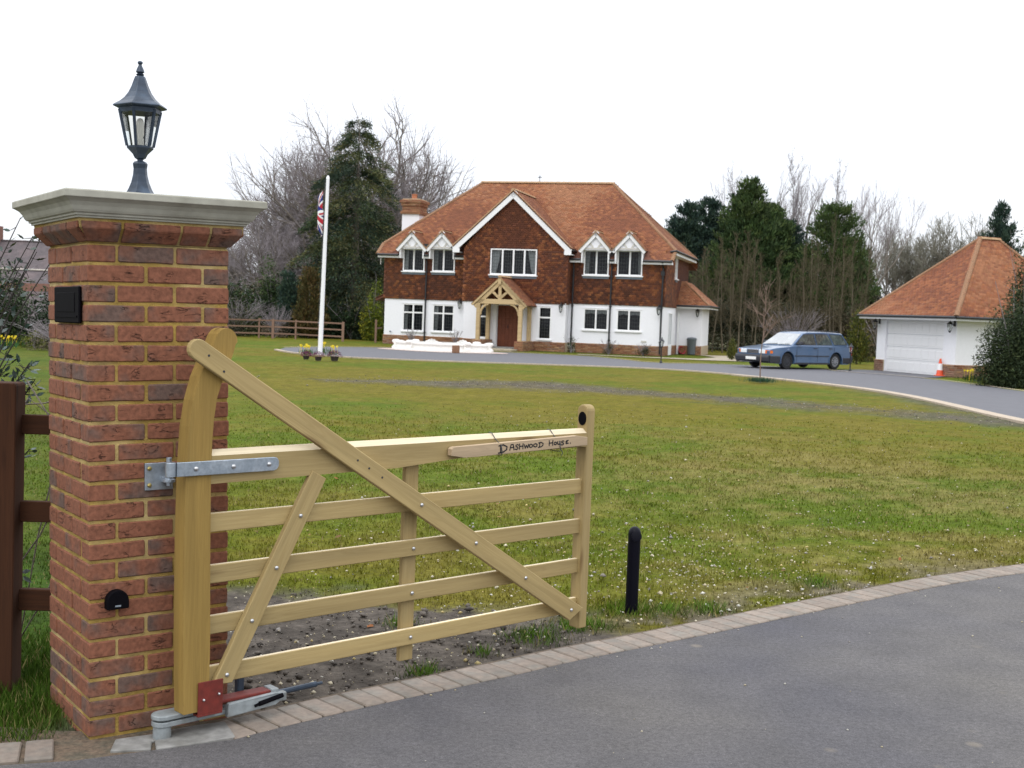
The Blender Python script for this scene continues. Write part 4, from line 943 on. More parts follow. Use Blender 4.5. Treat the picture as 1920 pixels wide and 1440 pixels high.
def window(h, y, lights, transom=None, par=house, leaded=True, curtain=None, sill=True, lead=False, frame=.055, Mx=None, hood=False):
    x0, x1, z0, z1 = h; mb = MB(); d0, d1 = y-.03, y+.06
    f = frame
    mb.box((x0, d0, z0), (x0+f, d1, z1)); mb.box((x1-f, d0, z0), (x1, d1, z1)); mb.box((x0+f, d0, z1-f), (x1-f, d1, z1)); mb.box((x0+f, d0, z0), (x1-f, d1, z0+f))
    iw = (x1-x0-2*f); lw = iw/lights
    mf = .045
    for i in range(1, lights): mb.box((x0+f+i*lw-mf/2-.015, d0, z0+f), (x0+f+i*lw+mf/2+.015, d1, z1-f))
    zt = [z0+f, z1-f]
    if transom:
        zz = z1-(z1-z0)*transom; zt = [z0+f, zz-.035, zz+.035, z1-f]
        for i in range(lights):
            mb.box((x0+f+i*lw+(.038 if i else 0), d0, zz-.035), (x0+f+(i+1)*lw-(.038 if i < lights-1 else 0), d1, zz+.035))
    w = mb.build('window', M_WPAINT, par, M=Mx)
    for i in range(lights):
        a, b = x0+f+i*lw+(.038 if i else 0), x0+f+(i+1)*lw-(.038 if i < lights-1 else 0)
        for j in range(0, len(zt), 2):
            p = MB(); p.add([(a, y+.015, zt[j]), (b, y+.015, zt[j]), (b, y+.015, zt[j+1]), (a, y+.015, zt[j+1])], [(0,1,2,3)]); p.build('pane', M_GLASS, w)
            if leaded:
                l = MB(); nx = max(2, round((b-a)/.13)); nz = max(2, round((zt[j+1]-zt[j])/.17))
                for k in range(1, nx): xx = a+(b-a)*k/nx; l.box((xx-.006, y+.008, zt[j]), (xx+.006, y+.013, zt[j+1]))
                for k in range(1, nz): zz = zt[j]+(zt[j+1]-zt[j])*k/nz; l.box((a, y+.006, zz-.006), (b, y+.0105, zz+.006))
                l.build('lead_lattice', M_LEADING, w, kind='stuff')
    if sill:
        s = MB(); s.box((x0-.06, y-.11, z0-.055), (x1+.06, y+.02, z0-.001)); s.build('sill', M_WPAINT, w)
    if lead:
        s = MB(); s.box((x0-.03, y-.045, z0-.16), (x1+.03, y-.028, z0-.056)); s.build('lead_apron', M_LEAD, w)
    if curtain:
        for kind in curtain:
            c = MB(); yc = y+.13
            ia, ib = x0+f, x1-f
            if kind == 'L' or kind == 'R':
                wd = (ib-ia)*.20 if lights < 4 else (ib-ia)*.19; P = []
                top_, bot = (1.0, .42) if lights == 4 or curtain.startswith('l') else (.9, .75)
                n = 14
                for r in range(5):
                    zz = z0+f+(z1-z0-2*f)*r/4; ww = wd*(bot+(top_-bot)*(r/4)**.7)
                    for q in range(n+1):
                        xx = q/n*ww; xx = ia+xx if kind == 'L' else ib-xx
                        P.append((xx, yc+.02*math.sin(q*2.4), zz))
                c.add(P, [(r*(n+1)+q, r*(n+1)+q+1, (r+1)*(n+1)+q+1, (r+1)*(n+1)+q) for r in range(4) for q in range(n)])
            elif kind == 's':
                n = 24; P = []
                for q in range(n+1):
                    t = q/n; xx = ia+(ib-ia)*t; dip = .14+.07*abs(math.cos(t*PI*2)); P += [(xx, yc-.02+.01*math.sin(q*1.9), z1-f), (xx, yc-.02+.01*math.sin(q*1.9), z1-f-dip)]
                c.add(P, [(2*q, 2*q+1, 2*q+3, 2*q+2) for q in range(n)])
            if c.v: c.build('curtain', M_CURT, w, smooth='all')
    if hood:
        s = MB(); s.box((x0-.07, y-.05, z1+.01), (x1+.07, y-.004, z1+.045)); s.build('drip_mould', M_WHITE, w)
    return w
for i, h in enumerate(UP): window(h, -.07, 2, curtain=('L' if i < 2 else 'lR' if i == 3 else 'lL').replace('l', '') , lead=True)
window(CW, BYF-.07, 4, curtain='LR', lead=True)
for i, h in enumerate(LO): window(h, .03, 2, transom=.32 if i < 2 else None, curtain='L' if i < 2 else 's', leaded=i >= 0, hood=True)
for i, h in enumerate(BLO): window(h, BYF+.03, 1, transom=.33, leaded=True, curtain=None, hood=True)

# roof planes
SL = (RZ-EZ)/4.45; zf = lambda y: EZ+(y+.45)*SL
K = .155; zk = zf(K)   # kick point where the side eaves start
RL, RR = 3.63, 10.52; XL, XR = -.22, 14.35
fr = [(XL-.1,-.45,EZ),(XR-.05,-.45,EZ),(XR,K,zk),(RR,4,RZ),(RL,4,RZ),(XL,K,zk)]
def frholes(P):
    m = np.any([(P[:,0] > h[0]-.10) & (P[:,0] < h[1]+.10) & (P[:,2] < 4.88) for h in UP], axis=0)
    m |= (P[:,0] > BX0-.25) & (P[:,0] < BX1+.25) & (P[:,2] < 4.8)
    # valley under the gable roof
    m |= (np.abs(P[:,0]-6.68) < (7.5-P[:,2])*1.03+.02) & (P[:,2] < 7.5)
    for gx, gz in DORM: m |= (np.abs(P[:,0]-gx) < (gz-P[:,2])*.95) & (P[:,2] < gz)
    return m
DORM = [(1.50,5.56),(3.05,5.58),(10.67,5.72),(12.27,5.72)]
s45 = (0, 1, SL)
tiles('roof_tiles', fr, (1,0,0), s45, house, holes=frholes, seed=11)
tiles('roof_tiles', [(XR,K,zk),(XR,8-K,zk),(RR,4,RZ)], (0,1,0), (-(XR-RR),0,RZ-zk), house, seed=12)
tiles('roof_tiles', [(XR+.05,8.45,EZ),(XL-.1,8.45,EZ),(XL,8-K,zk),(RL,4,RZ),(RR,4,RZ),(XR,8-K,zk)], (-1,0,0), (0,-1,SL), house, seed=13)
tiles('roof_tiles', [(XL,8-K,zk),(XL,K,zk),(RL,4,RZ)], (0,-1,0), (RL-XL,0,RZ-zk), house, seed=14)
# underlay slabs (front one notched for the dormers)
xs = [XL-.05]; 
def fslab(x0, x1, y0):
    return [(x0, y0, zf(y0)), (x1, y0, zf(y0))]
mb = MB()
def slabquad(P, th=.06):
    P = [Vector(p) for p in P]; n = (P[1]-P[0]).cross(P[2]-P[1]).normalized(); k = len(P)
    mb.add(P+[p-n*th for p in P], [tuple(range(k)), tuple(range(2*k-1, k-1, -1))]+[(i, i+k, (i+1) % k+k, (i+1) % k) for i in range(k)])
yt = .16
slabquad([(XL,yt,zf(yt)),(XR,yt,zf(yt)),(RR,4,RZ),(RL,4,RZ)])
for a, b in ((XL-.02,.80),(2.18,2.36),(3.74,BX0-.02),(BX1+.02,9.95),(11.39,11.57),(12.98,XR-.05)):
    slabquad([(a,-.45,EZ),(b,-.45,EZ),(b,yt-.002,zf(yt-.002)),(a,yt-.002,zf(yt-.002))])
slabquad([(XR,K,zk),(XR,8-K,zk),(RR,4,RZ)]); slabquad([(XL,8-K,zk),(XL,K,zk),(RL,4,RZ)])
slabquad([(XR,8.45,EZ),(XL,8.45,EZ),(RL,4,RZ),(RR,4,RZ)])
mb.build('roof_base', M_TILEBASE, house)
# ridge and hip tiles
def ridge(a, b, par, r=.12, step=.33, m=M_RIDGE, name='ridge_tiles', cone=True):
    a, b = Vector(a), Vector(b); d = b-a; L = d.length; d.normalize(); n = max(1, int(L/step)); mb = MB()
    up = Vector((0,0,1)); sd = d.cross(up).normalized(); up2 = sd.cross(d)
    for i in range(n):
        p = a+d*(L*i/n); q = a+d*(L*(i+1)/n+.02)
        for (e, rr) in ((p, r*(1.08 if cone else 1)), (q, r*.92)):
            for t in np.linspace(-.15, PI+.15, 6): mb.v.append(tuple(e+sd*math.cos(t)*rr+up2*(math.sin(t)*rr*.7-.02)))
        b0 = len(mb.v)-12
        for k in range(5): mb.f.append((b0+k, b0+k+1, b0+6+k+1, b0+6+k)); mb.m.append(0)
        mb.f.append(tuple(b0+k for k in range(6))); mb.m.append(0)
    return mb.build(name, m, par, kind='stuff')
ridge((RL-.05,4,RZ+.04), (RR+.05,4,RZ+.04), house)
for p, q in (((XR,K,zk+.02),(RR,4,RZ+.03)),((XL,K,zk+.02),(RL,4,RZ+.03)),((XR,8-K,zk+.02),(RR,4,RZ+.03)),((XL,8-K,zk+.02),(RL,4,RZ+.03)),((XR-.05,-.45,EZ+.02),(XR,K,zk+.02)),((XL-.08,-.45,EZ+.02),(XL,K,zk+.02))):
    ridge(p, q, house, .10, .11, m=M_HIP, name='hip_tiles')
# fascia, soffit, gutters
segs = [(XL-.06,.82),(2.16,2.38),(3.72,BX0-.05),(BX1+.05,9.97),(11.37,11.59),(12.96,XR-.03)]
for a, b in segs:
    mb = MB(); mb.box((a, -.44, EZ-.17), (b, -.41, EZ-.03)); mb.box((a, -.41, EZ-.17), (b, -.03, EZ-.15)); mb.build('fascia', M_WPAINT, house)
    mb = MB(); mb.tube([(a, -.50, EZ-.03), (b, -.50, EZ-.03)], .055, 8); mb.build('gutter', M_GUT, house)
mb = MB(); mb.box((XR-.02, .05, zk-.22), (XR+.02, 8, zk-.05)); mb.box((WX+.05, .1, zk-.22), (XR-.02, 8, zk-.20)); mb.box((WX+.02, -.40, EZ-.17), (XR-.06, .04, EZ-.05)); mb.build('fascia', M_WPAINT, house)
mb = MB(); mb.tube([(XR+.07, .0, zk-.05), (XR+.07, 8.1, zk-.05)], .055, 8); mb.tube([(XR+.07, .0, zk-.05), (XR-.2, -.1, zk-.1)], .045, 8); mb.build('gutter', M_GUT, house)
mb = MB(); mb.box((XL-.02, .05, zk-.22), (XL+.02, 8, zk-.05)); mb.build('fascia', M_WPAINT, house)

# centre gable roof
GX, GZ, GY = 6.68, 7.56, -.88; fz = 4.86; hw = 2.95
gs = (GZ-fz)/hw; yb = lambda z: (z-EZ)/SL-.45
for s_ in (-1, 1):
    e = GX+s_*hw
    P = [(e, GY, fz), (e, yb(fz), fz), (GX, yb(GZ), GZ), (GX, GY, GZ)]
    if s_ < 0: P = [(e, yb(fz), fz), (e, GY, fz), (GX, GY, GZ), (GX, yb(GZ), GZ)]
    plane('gable_roof_base', P, house, M_TILEBASE, .06)
    tiles('roof_tiles', P, (0, s_, 0), (-s_*hw, 0, GZ-fz), house, seed=20+s_)
    # barge boards with boxed feet
    mb = MB(); d = Vector((-s_*hw, 0, GZ-fz)).normalized(); nn = Vector((s_*gs, 0, 1)).normalized()
    mb.beam(Vector((e, GY+.03, fz))-nn*.15-d*.05, Vector((GX, GY+.03, GZ))-nn*.15+d*.06, .05, .26, up=nn)
    mb.box((min(e-s_*.02, e-s_*.36), GY+.0, fz-.30), (max(e-s_*.02, e-s_*.36), GY+.06, fz-.10))
    mb.box((min(e-s_*.0, e-s_*.36), GY+.06, fz-.30), (max(e-s_*.0, e-s_*.36), .0, fz-.26))
    mb.build('barge_board', M_WPAINT, house)
    mb = MB(); mb.beam(Vector((e, GY-.0, fz))+nn*.01, Vector((GX, GY-.0, GZ))+nn*.01, .08, .05, up=nn); mb.build('verge_tiles', M_RIDGE, house)
    mb = MB(); mb.tube([(e+s_*.05, GY+.05, fz-.07), (e+s_*.05, .1, fz-.07)], .05, 8); mb.build('gutter', M_GUT, house)
ridge((GX, GY, GZ+.03), (GX, yb(GZ), GZ+.03), house)
mb = MB(); mb.tube([(GX, 4, RZ+.1), (GX, 4, RZ+.42)], .02, 6); mb.box((GX-.1, 3.98, RZ+.3), (GX+.1, 4.02, RZ+.33)); mb.build('finial', M_GUT, house)

# dormer gablets over the upper windows
for (gx, gz), h in zip(DORM, UP):
    fy = -.52; hz = h[3]-.02; hwd = .80; slope = (gz-hz)/hwd
    for s_ in (-1, 1):
        e = gx+s_*hwd; d = Vector((-s_*hwd, 0, gz-hz)).normalized(); nn = Vector((s_*slope, 0, 1)).normalized()
        P = [(e, fy, hz), (e, yb(hz), hz), (gx, yb(gz), gz), (gx, fy, gz)]
        if s_ < 0: P = [(e, yb(hz), hz), (e, fy, hz), (gx, fy, gz), (gx, yb(gz), gz)]
        plane('dormer_roof_base', P, house, M_TILEBASE, .04)
        tiles('dormer_tiles', P, (0, s_, 0), (-s_*hwd, 0, gz-hz), house, seed=int(gx*10)+s_)
        mb = MB(); mb.beam(Vector((e, fy+.02, hz))-nn*.10-d*.04, Vector((gx, fy+.02, gz))-nn*.10+d*.045, .04, .15, up=nn); mb.build('barge_board', M_WPAINT, house)
        mb = MB(); mb.beam(Vector((e, fy-.01, hz))+nn*.0, Vector((gx, fy-.01, gz))+nn*.0, .06, .04, up=nn); mb.build('verge_tiles', M_RIDGE, house)
        # cheeks
        cx = h[0]-.035 if s_ < 0 else h[1]+.035
        mb = MB(); mb.box((cx-.033, -.46, 4.24), (cx+.033, .0, h[3]+.02)); mb.build('dormer_cheek', M_WPAINT, house)
    mb = MB(); mb.prism([(gx-hwd+.08, hz+.03), (gx+hwd-.08, hz+.03), (gx, gz-.06)], -.42, -.38); mb.box((h[0]-.1, -.44, hz+.005), (h[1]+.1, -.0, hz+.03)); mb.build('gablet_panel', M_WHITE, house)
    mb = MB(); zb = hz+.05
    for s_ in (-1, 1): mb.beam((gx+s_*.07, -.435, zb), (gx+s_*.32, -.435, zb+.36), .03, .075, up=(1,0,0))
    mb.beam((h[0], -.44, zb+.03), (h[1], -.44, zb+.03), .03, .07); mb.build('gablet_timber', M_PANELG, house)
    ridge((gx, fy, gz+.02), (gx, yb(gz), gz+.02), house, .09)
for x in (2.27, 11.48):
    mb = MB(); mb.box((x-.14, -.52, 4.80), (x+.14, -.30, 4.95)); mb.tube([(x, -.42, 4.8), (x, -.42, 4.6)], .04, 8); mb.build('rainwater_hopper', M_GUT, house)
# downpipes
for x, y, z1 in ((2.17,-.09,4.4),(9.58,-.09,4.6),(11.42,-.09,4.4),(13.86,-.12,4.35)):
    mb = MB(); mb.tube([(x, y, .08), (x, y, z1-.25), (x, -.46, z1)], .042, 8); 
    for zz in (.6, 2.2, 3.6): mb.box((x-.06, y-.03, zz), (x+.06, y+.06, zz+.05))
    if x > 13: mb.box((x-.08, y-.08, 3.75), (x+.08, y+.06, 3.95))
    mb.build('downpipe', M_GUT, house)
mb = MB(); mb.tube([(-.15,-.35,4.3),(-.15,-.35,3.9)], .02, 6); mb.build('rope_end', M_PANELG, house)

# chimney
mb = MB(); mb.box((-.55, 3.45, 0), (.40, 4.55, 6.72)); ch = mb.build('chimney', M_WHITE, house)
mb = MB(); mb.box((-.62, 3.38, 6.72), (.47, 4.62, 6.85)); mb.box((-.55,3.45,6.85),(.40,4.55,7.15)); mb.box((-.60,3.40,7.15),(.45,4.60,7.3)); mb.box((-.66,3.34,7.3),(.51,4.66,7.42)); mb.box((-.55,3.45,7.42),(.40,4.55,7.52)); mb.build('brick_head', M_HMORT, ch)
for i, (o_, a, b) in enumerate(((.075,6.72,6.85),(.0,6.85,7.15),(.05,7.15,7.3),(.11,7.3,7.42),(.0,7.42,7.52))):
    tiles('chimney_bricks', [(-.55-o_,3.44-o_,a),(.40+o_,3.44-o_,a),(.40+o_,3.44-o_,b),(-.55-o_,3.44-o_,b)], (1,0,0), (0,0,1), ch, .075, .225, None, BRKPAL[:4], 30+i, M_HBRICK, 0, .012, .064, .1, clip=True)
    tiles('chimney_bricks', [(.41+o_,3.44-o_,a),(.41+o_,4.56+o_,a),(.41+o_,4.56+o_,b),(.41+o_,3.44-o_,b)], (0,1,0), (0,0,1), ch, .075, .225, None, BRKPAL[:4], 40+i, M_HBRICK, 0, .012, .064, .1, clip=True)
mb = MB(); mb.lathe([(.17,7.50),(.15,7.56),(.13,7.72),(.16,7.78),(.13,7.8)], 12, c=(-.1,4,0)); mb.build('chimney_pot', mat('chimney_pot', (.36,.13,.06), .8, .1, 5), ch)
mb = MB(); mb.tube([(-.2,4,7.78),(-.2,4,7.98)], .05, 6); mb.lathe([(.10,7.95),(.06,8.03),(.01,8.05)], 8, c=(-.2,4,0)); mb.build('cowl', M_GUT, ch)

# porch
pz = 3.38; px0, px1, pf, pbk = 5.31, 7.98, 2.10, -.62; pmx = (px0+px1)/2; py = -2.45
ps = (pz-pf)/((px1-px0)/2)
for s_ in (-1, 1):
    e = pmx+s_*(px1-px0)/2; d = Vector((-s_*1, 0, ps)).normalized(); nn = Vector((s_*ps, 0, 1)).normalized()
    P = [(e, py, pf), (e, pbk, pf), (pmx, pbk, pz), (pmx, py, pz)] if s_ > 0 else [(e, pbk, pf), (e, py, pf), (pmx, py, pz), (pmx, pbk, pz)]
    plane('porch_roof_base', P, house, M_TILEBASE, .05)
    tiles('porch_tiles', P, (0, s_, 0), (-s_*1, 0, ps), house, seed=50+s_)
    mb = MB(); mb.beam(Vector((e, py-.02, pf))-nn*.03-d*.02, Vector((pmx, py-.02, pz))-nn*.03+d*.03, .05, .10, up=nn); mb.build('verge_board', M_OAK, house)
    mb = MB(); mb.beam(Vector((e-s_*.02, py+.08, pf))-nn*.17, Vector((pmx, py+.08, pz))-nn*.17+d*.02, .12, .17, up=nn); mb.build('rafter', M_OAK, house)
    mb = MB(); mb.beam((pmx+s_*.04, py+.08, 2.42), (pmx+s_*.46, py+.08, 2.80), .08, .11); mb.build('strut', M_OAK, house)
    x = pmx+s_*1.02
    for y in (py+.10, pbk-.12):
        mb = MB(); mb.box((x-.09, y-.09, .44), (x+.09, y+.09, 2.12)); mb.build('porch_post', M_OAK, house, bevel=.01)
    n = 6; mb = MB(); A = [(x-s_*(.09+.40*(1-math.cos(t))), 1.62+.5*math.sin(t)) for t in np.linspace(0, PI/2, n)]
    for p, q in zip(A[:-1], A[1:]): mb.beam((p[0], py+.1, p[1]), (q[0], py+.1, q[1]), .08, .11, up=(0,1,0))
    mb.build('curved_brace', M_OAK, house)
    for y0, sg_ in ((py+.19, 1), (pbk-.21, -1)):
        mb = MB(); A = [(y0+sg_*.42*(1-math.cos(t)), 1.55+.55*math.sin(t)) for t in np.linspace(0, PI/2, n)]
        for p, q in zip(A[:-1], A[1:]): mb.beam((x, p[0], p[1]), (x, q[0], q[1]), .07, .09, up=(1,0,0))
        mb.build('curved_brace', M_OAK, house)
    mb = MB(); mb.box((x-.08, py+.19, 2.10), (x+.08, pbk, 2.25)); mb.build('wall_plate', M_OAK, house)
    a, b = x-.2, x+.2
    mb = MB(); mb.box((a, py-.08, -.05), (b, pbk-.04, .43)); mb.build('dwarf_wall', M_HMORT, house)
    brickskin('dwarf_wall_bricks', (a-.01, py-.09), (b+.01, py-.09), 0, .44, house, 60+s_); brickskin('dwarf_wall_bricks', (b+.01, py-.09), (b+.01, pbk-.04), 0, .44, house, 64+s_)
mb = MB(); mb.box((px0+.22, py+.02, 2.13), (px1-.22, py+.18, 2.36)); mb.build('tie_beam', M_OAK, house, bevel=.008)
mb = MB(); mb.box((pmx-.07, py+.04, 2.36), (pmx+.07, py+.14, 3.12)); mb.build('king_post', M_OAK, house)
mb = MB(); mb.box((pmx-.07, py-.08, 3.05), (pmx+.07, py-.02, 3.28)); mb.build('apex_block', M_OAK, house)
ridge((pmx, py-.03, pz+.04), (pmx, pbk, pz+.04), house, .10)
mb = MB(); mb.box((px0+.1, py-1.15, -.02), (px1-.35, pbk-.1, .07)); mb.build('porch_step', M_PATH, house, bevel=.01)
mb = MB(); mb.box((px0+.6, py+.2, .07), (px1-.6, pbk+.2, .12)); mb.build('threshold', M_CONC, house)
# door: planks with rails making small panels
x0, x1, z0, z1 = DOOR; yd = -.42
dr = MB(); dr.box((x0, yd, z0), (x1, yd+.06, z1)); door = dr.build('front_door', M_DOORW, house)
for i in range(6):
    for j in range(7):
        a = x0+.03+(x1-x0-.06)/6*i; b = a+(x1-x0-.06)/6-.028; c = z0+.04+(z1-z0-.08)/7*j; d = c+(z1-z0-.08)/7-.04
        mb = MB(); mb.box((a, yd-.018, c), (b, yd-.0005, d)); mb.build('door_panel', M_DOORW, door, bevel=.006)
mb = MB(); mb.tube([(x0+.52, yd-.05, 1.0), (x0+.52, yd-.05, 1.15)], .015, 6); mb.build('handle', M_GUT, door)
mb = MB(); mb.box((x0-.2, BYF+.02, .05), (x0-.03, yd+.2, 2.1)); mb.box((x0-.03, BYF+.1, .05), (x0, yd+.1, 2.1)); mb.box((x0, yd-.02, z1), (x1, yd+.1, z1+.06)); mb.build('door_frame', M_WPAINT, house)

# side wing with its own small hipped roof
WY = 4.5; wx = 15.20
mb = MB(); mb.box((WX-.02, WY, .45), (wx, 7.6, 2.42)); mb.build('wing_wall', M_WHITE, house)
mb = MB(); mb.box((WX, WY-.02, -.1), (wx+.03, 7.6, .45)); mb.build('plinth', M_HMORT, house)
brickskin('plinth_bricks', (WX,WY-.04), (wx+.04,WY-.04), 0, .45, house, 70)
ex, ey_ = 15.62, WY-.42; ap = 1.35
P1 = [(WX, ey_, 2.46), (ex, ey_, 2.46), (WX+.25, ey_+ap+.05, 3.62), (WX, ey_+ap+.05, 3.62)]
P2 = [(ex, ey_, 2.46), (ex, 8, 2.46), (WX+.25, 8, 3.62), (WX+.25, ey_+ap+.05, 3.62)]
plane('wing_roof_base', P1, house, M_TILEBASE); plane('wing_roof_base', P2, house, M_TILEBASE)
tiles('roof_tiles', P1, (1,0,0), (0,ap,1.16), house, seed=71); tiles('roof_tiles', P2, (0,1,0), (-1.4,0,1.16), house, seed=72)
ridge((ex, ey_, 2.48), (WX+.25, ey_+ap+.05, 3.63), house, .09, .11, m=M_HIP, name='hip_tiles')
mb = MB(); mb.tube([(WX+.02, ey_-.05, 2.43), (ex+.05, ey_-.05, 2.43)], .05, 8); mb.tube([(ex+.05, ey_-.05, 2.43), (ex+.05, 8, 2.43)], .05, 8); mb.build('gutter', M_GUT, house)
mb = MB(); mb.box((WX+.03, ey_, 2.30), (ex, ey_+.03, 2.42)); mb.box((ex-.03, ey_+.03, 2.30), (ex, 8, 2.42)); mb.build('fascia', M_WPAINT, house)
# side window and side door on the right-hand wall (built in a turned frame)
SMX = Matrix.Translation((WX, 0, 0)) @ Matrix.Rotation(PI/2, 4, 'Z')
window((2.95, 3.55, 3.72, 4.75), -.06, 2, Mx=SMX, leaded=False, lead=True)
window((1.75, 2.75, .45, 2.05), -.02, 2, Mx=SMX, leaded=False, sill=False)
mb = MB(); mb.box((WX+.0, 1.75, .0), (WX+.06, 2.75, .45)); mb.build('side_door_panel', M_WPAINT, house)
mb = MB(); mb.box((14.0, 4.40, .0), (14.1, 4.49, 2.1)); mb.build('wing_door_frame', M_WPAINT, house)

# wall lanterns
def wall_lantern(name, label, M, s=1.0):
    t = thing(name, label, 'wall lantern', M, group='black wall lanterns')
    mb = MB(); mb.box((-.05, -.03, -.12), (.05, 0, .12)); mb.tube([(0,-.02,.05),(0,-.10,.13),(0,-.20,.12),(0,-.22,.06)], .014, 6); mb.build('bracket', M_GUT, t)
    mb = MB(); mb.lathe([(.02,-.36),(.055,-.31),(.058,-.30)], 6, c=(0,-.22,0)); 
    for k in range(6):
        a = PI/3*k; mb.beam((.055*math.cos(a), -.22+.055*math.sin(a), -.30), (.10*math.cos(a), -.22+.10*math.sin(a), -.05), .012, .012)
    mb.build('cage', M_GUT, t)
    mb = MB(); mb.lathe([(.050,-.295),(.092,-.055)], 6, c=(0,-.22,0)); mb.build('glass', M_LGLASS, t)
    mb = MB(); mb.lathe([(.125,-.05),(.11,-.03),(.05,.03),(.02,.06),(.01,.09)], 6, c=(0,-.22,0)); mb.build('lantern_roof', M_GUT, t)
    return t
wall_lantern('wall_lantern', 'black wall lantern on white render left of the oak porch', HM @ Matrix.Translation((3.98, -.0, 2.2)))
wall_lantern('wall_lantern', 'black wall lantern on white render between the narrow window and the downpipe', HM @ Matrix.Translation((9.2, BYF, 2.2)))
wall_lantern('wall_lantern', 'black wall lantern at the right front corner of the house', HM @ Matrix.Translation((13.75, -.05, 2.25)))
wall_lantern('wall_lantern', 'black wall lantern on the side wing above the grey bin', HM @ Matrix.Translation((15.0, WY, 2.25)))
# house wall oddments
mb = MB(); mb.tube([(.35,-.03,.62),(.35,-.09,.62),(.42,-.1,.6)], .03, 6); mb.build('outside_tap', M_LEAD, house)
mb = MB(); mb.box((12.95, -.03, .60), (13.2, .0, .68)); mb.build('air_vent', M_PANELG, house)
mb = MB(); mb.tube([(XL-.35,.3,2.28),(XL-.35,1.4,2.28)], .04, 6); mb.build('gutter', M_GUT, house)
plane('bay_eave', [(-.55,.1,2.18),(.0,.1,2.45),(.0,1.8,2.45),(-.55,1.8,2.18)], house, M_TILEBASE, .08)
tiles('roof_tiles', [(-.55,1.8,2.22),(-.55,.1,2.22),(.0,.1,2.5),(.0,1.8,2.5)], (0,-1,0), (.55,0,.28), house, seed=81)

# ------------------------------------------------------------------ garage
gdir = Vector((1.659, -4.238)); GL_ = 4.55; GMX = RT((14.568, 49.296, 0), math.atan2(gdir.y, gdir.x))
gar = thing('garage', 'white rendered detached garage with an orange clay tile hipped roof', 'garage', GMX)
gd = (.54, 3.87, 0, 2.05); D2 = 6.0
wallcut('wall', 0, GL_, 0, 2.2, 0, [gd], M_WHITE, gar); mb = MB(); mb.box((GL_-.25, .25, 0), (GL_, D2, 2.2)); mb.box((0, .25, 0), (.25, D2, 2.2)); mb.box((.25, D2-.25, 0), (GL_-.25, D2, 2.2)); mb.build('wall', M_WHITE, gar)
for a in [(-.03,-.04,-.1,gd[0]-.02,.2,.45),(gd[1]+.02,-.04,-.1,GL_+.04,.2,.45),(GL_-.2,.2,-.1,GL_+.04,D2,.45)]: mb = MB(); mb.box(a[:3], a[3:]); mb.build('plinth', M_HMORT, gar)
brickskin('plinth_bricks', (-.03,-.05), (gd[0]-.02,-.05), 0, .45, gar, 90); brickskin('plinth_bricks', (gd[1]+.02,-.05), (GL_+.05,-.05), 0, .45, gar, 91); brickskin('plinth_bricks', (GL_+.05,-.05), (GL_+.05,D2), 0, .45, gar, 92)
mb = MB(); mb.box((gd[0], .09, 0), (gd[1], .14, gd[3])); gdo = mb.build('garage_door', M_WPAINT, gar)
for j in range(4):
    for i in range(8):
        a = gd[0]+.05+(gd[1]-gd[0]-.1)/8*i; w_ = (gd[1]-gd[0]-.1)/8-.07; c = .07+j*.5
        mb = MB(); mb.box((a+.035, .078, c), (a+.035+w_, .0895, c+.34)); mb.build('raised_panel', M_WPAINT, gdo, bevel=.008)
    if j:
        mb = MB(); mb.box((gd[0]+.01, .086, j*.5-.004), (gd[1]-.01, .0895, j*.5+.004)); mb.build('section_joint', M_LEAD, gdo)
ov = .52; ez = 2.22; rz = 5.32; r0 = 2.85; r1 = 3.8; cx = GL_/2; de_ = D2+ov
A_, B_, C_, D_ = (-ov,-ov,ez), (GL_+ov,-ov,ez), (GL_+ov,de_,ez), (-ov,de_,ez); R0, R1 = (cx, r0, rz), (cx, r1, rz)
for P, u_, v_, sd_ in (([A_,B_,R0],(1,0,0),(0,r0+ov,rz-ez),101),([B_,C_,R1,R0],(0,1,0),(-(cx+ov),0,rz-ez),102),([D_,A_,R0,R1],(0,-1,0),((cx+ov),0,rz-ez),103),([C_,D_,R1],(-1,0,0),(0,-(de_-r1),rz-ez),104)):
    plane('roof_base', P, gar, M_TILEBASE, .05); tiles('roof_tiles', P, u_, v_, gar, seed=sd_, pal=[(c[0]*1.05, c[1]*.98, c[2]*.95) for c in ROOFPAL])
ridge(tuple(np.add(R0,(0,0,.03))), tuple(np.add(R1,(0,0,.03))), gar)
for p, q in ((A_,R0),(B_,R0),(C_,R1),(D_,R1)): ridge(tuple(np.add(p,(0,0,.02))), tuple(np.add(q,(0,0,.03))), gar, .10, .11, m=M_HIP, name='hip_tiles')
mb = MB(); mb.box((-ov,-ov,ez-.16),(GL_+ov,-ov+.03,ez-.04)); mb.box((GL_+ov-.03,-ov+.03,ez-.16),(GL_+ov,de_,ez-.04)); mb.box((-ov,-ov+.03,ez-.16),(-ov+.03,de_,ez-.04)); mb.box((-ov+.03,-ov+.03,ez-.15),(GL_+ov-.03,-.0,ez-.13)); mb.box((GL_,-.0,ez-.15),(GL_+ov-.03,de_,ez-.13)); mb.build('fascia', M_WPAINT, gar)
mb = MB(); mb.tube([(-ov-.05,-ov-.05,ez-.04),(GL_+ov+.05,-ov-.05,ez-.04)], .05, 8); mb.tube([(GL_+ov+.05,-ov-.05,ez-.04),(GL_+ov+.05,de_,ez-.04)], .05, 8); mb.build('gutter', M_GUT, gar)
wall_lantern('wall_lantern', 'black wall lantern under the left end of the garage eaves', GMX @ Matrix.Translation((.12, 0, 1.98)))
wall_lantern('wall_lantern', 'black wall lantern at the corner of the garage right of its door', GMX @ Matrix.Translation((GL_-.12, 0, 1.98)))

# ------------------------------------------------------------------ things in front of the house
HP = lambda x, y, z=0: HM @ Matrix.Translation((x, y, z))
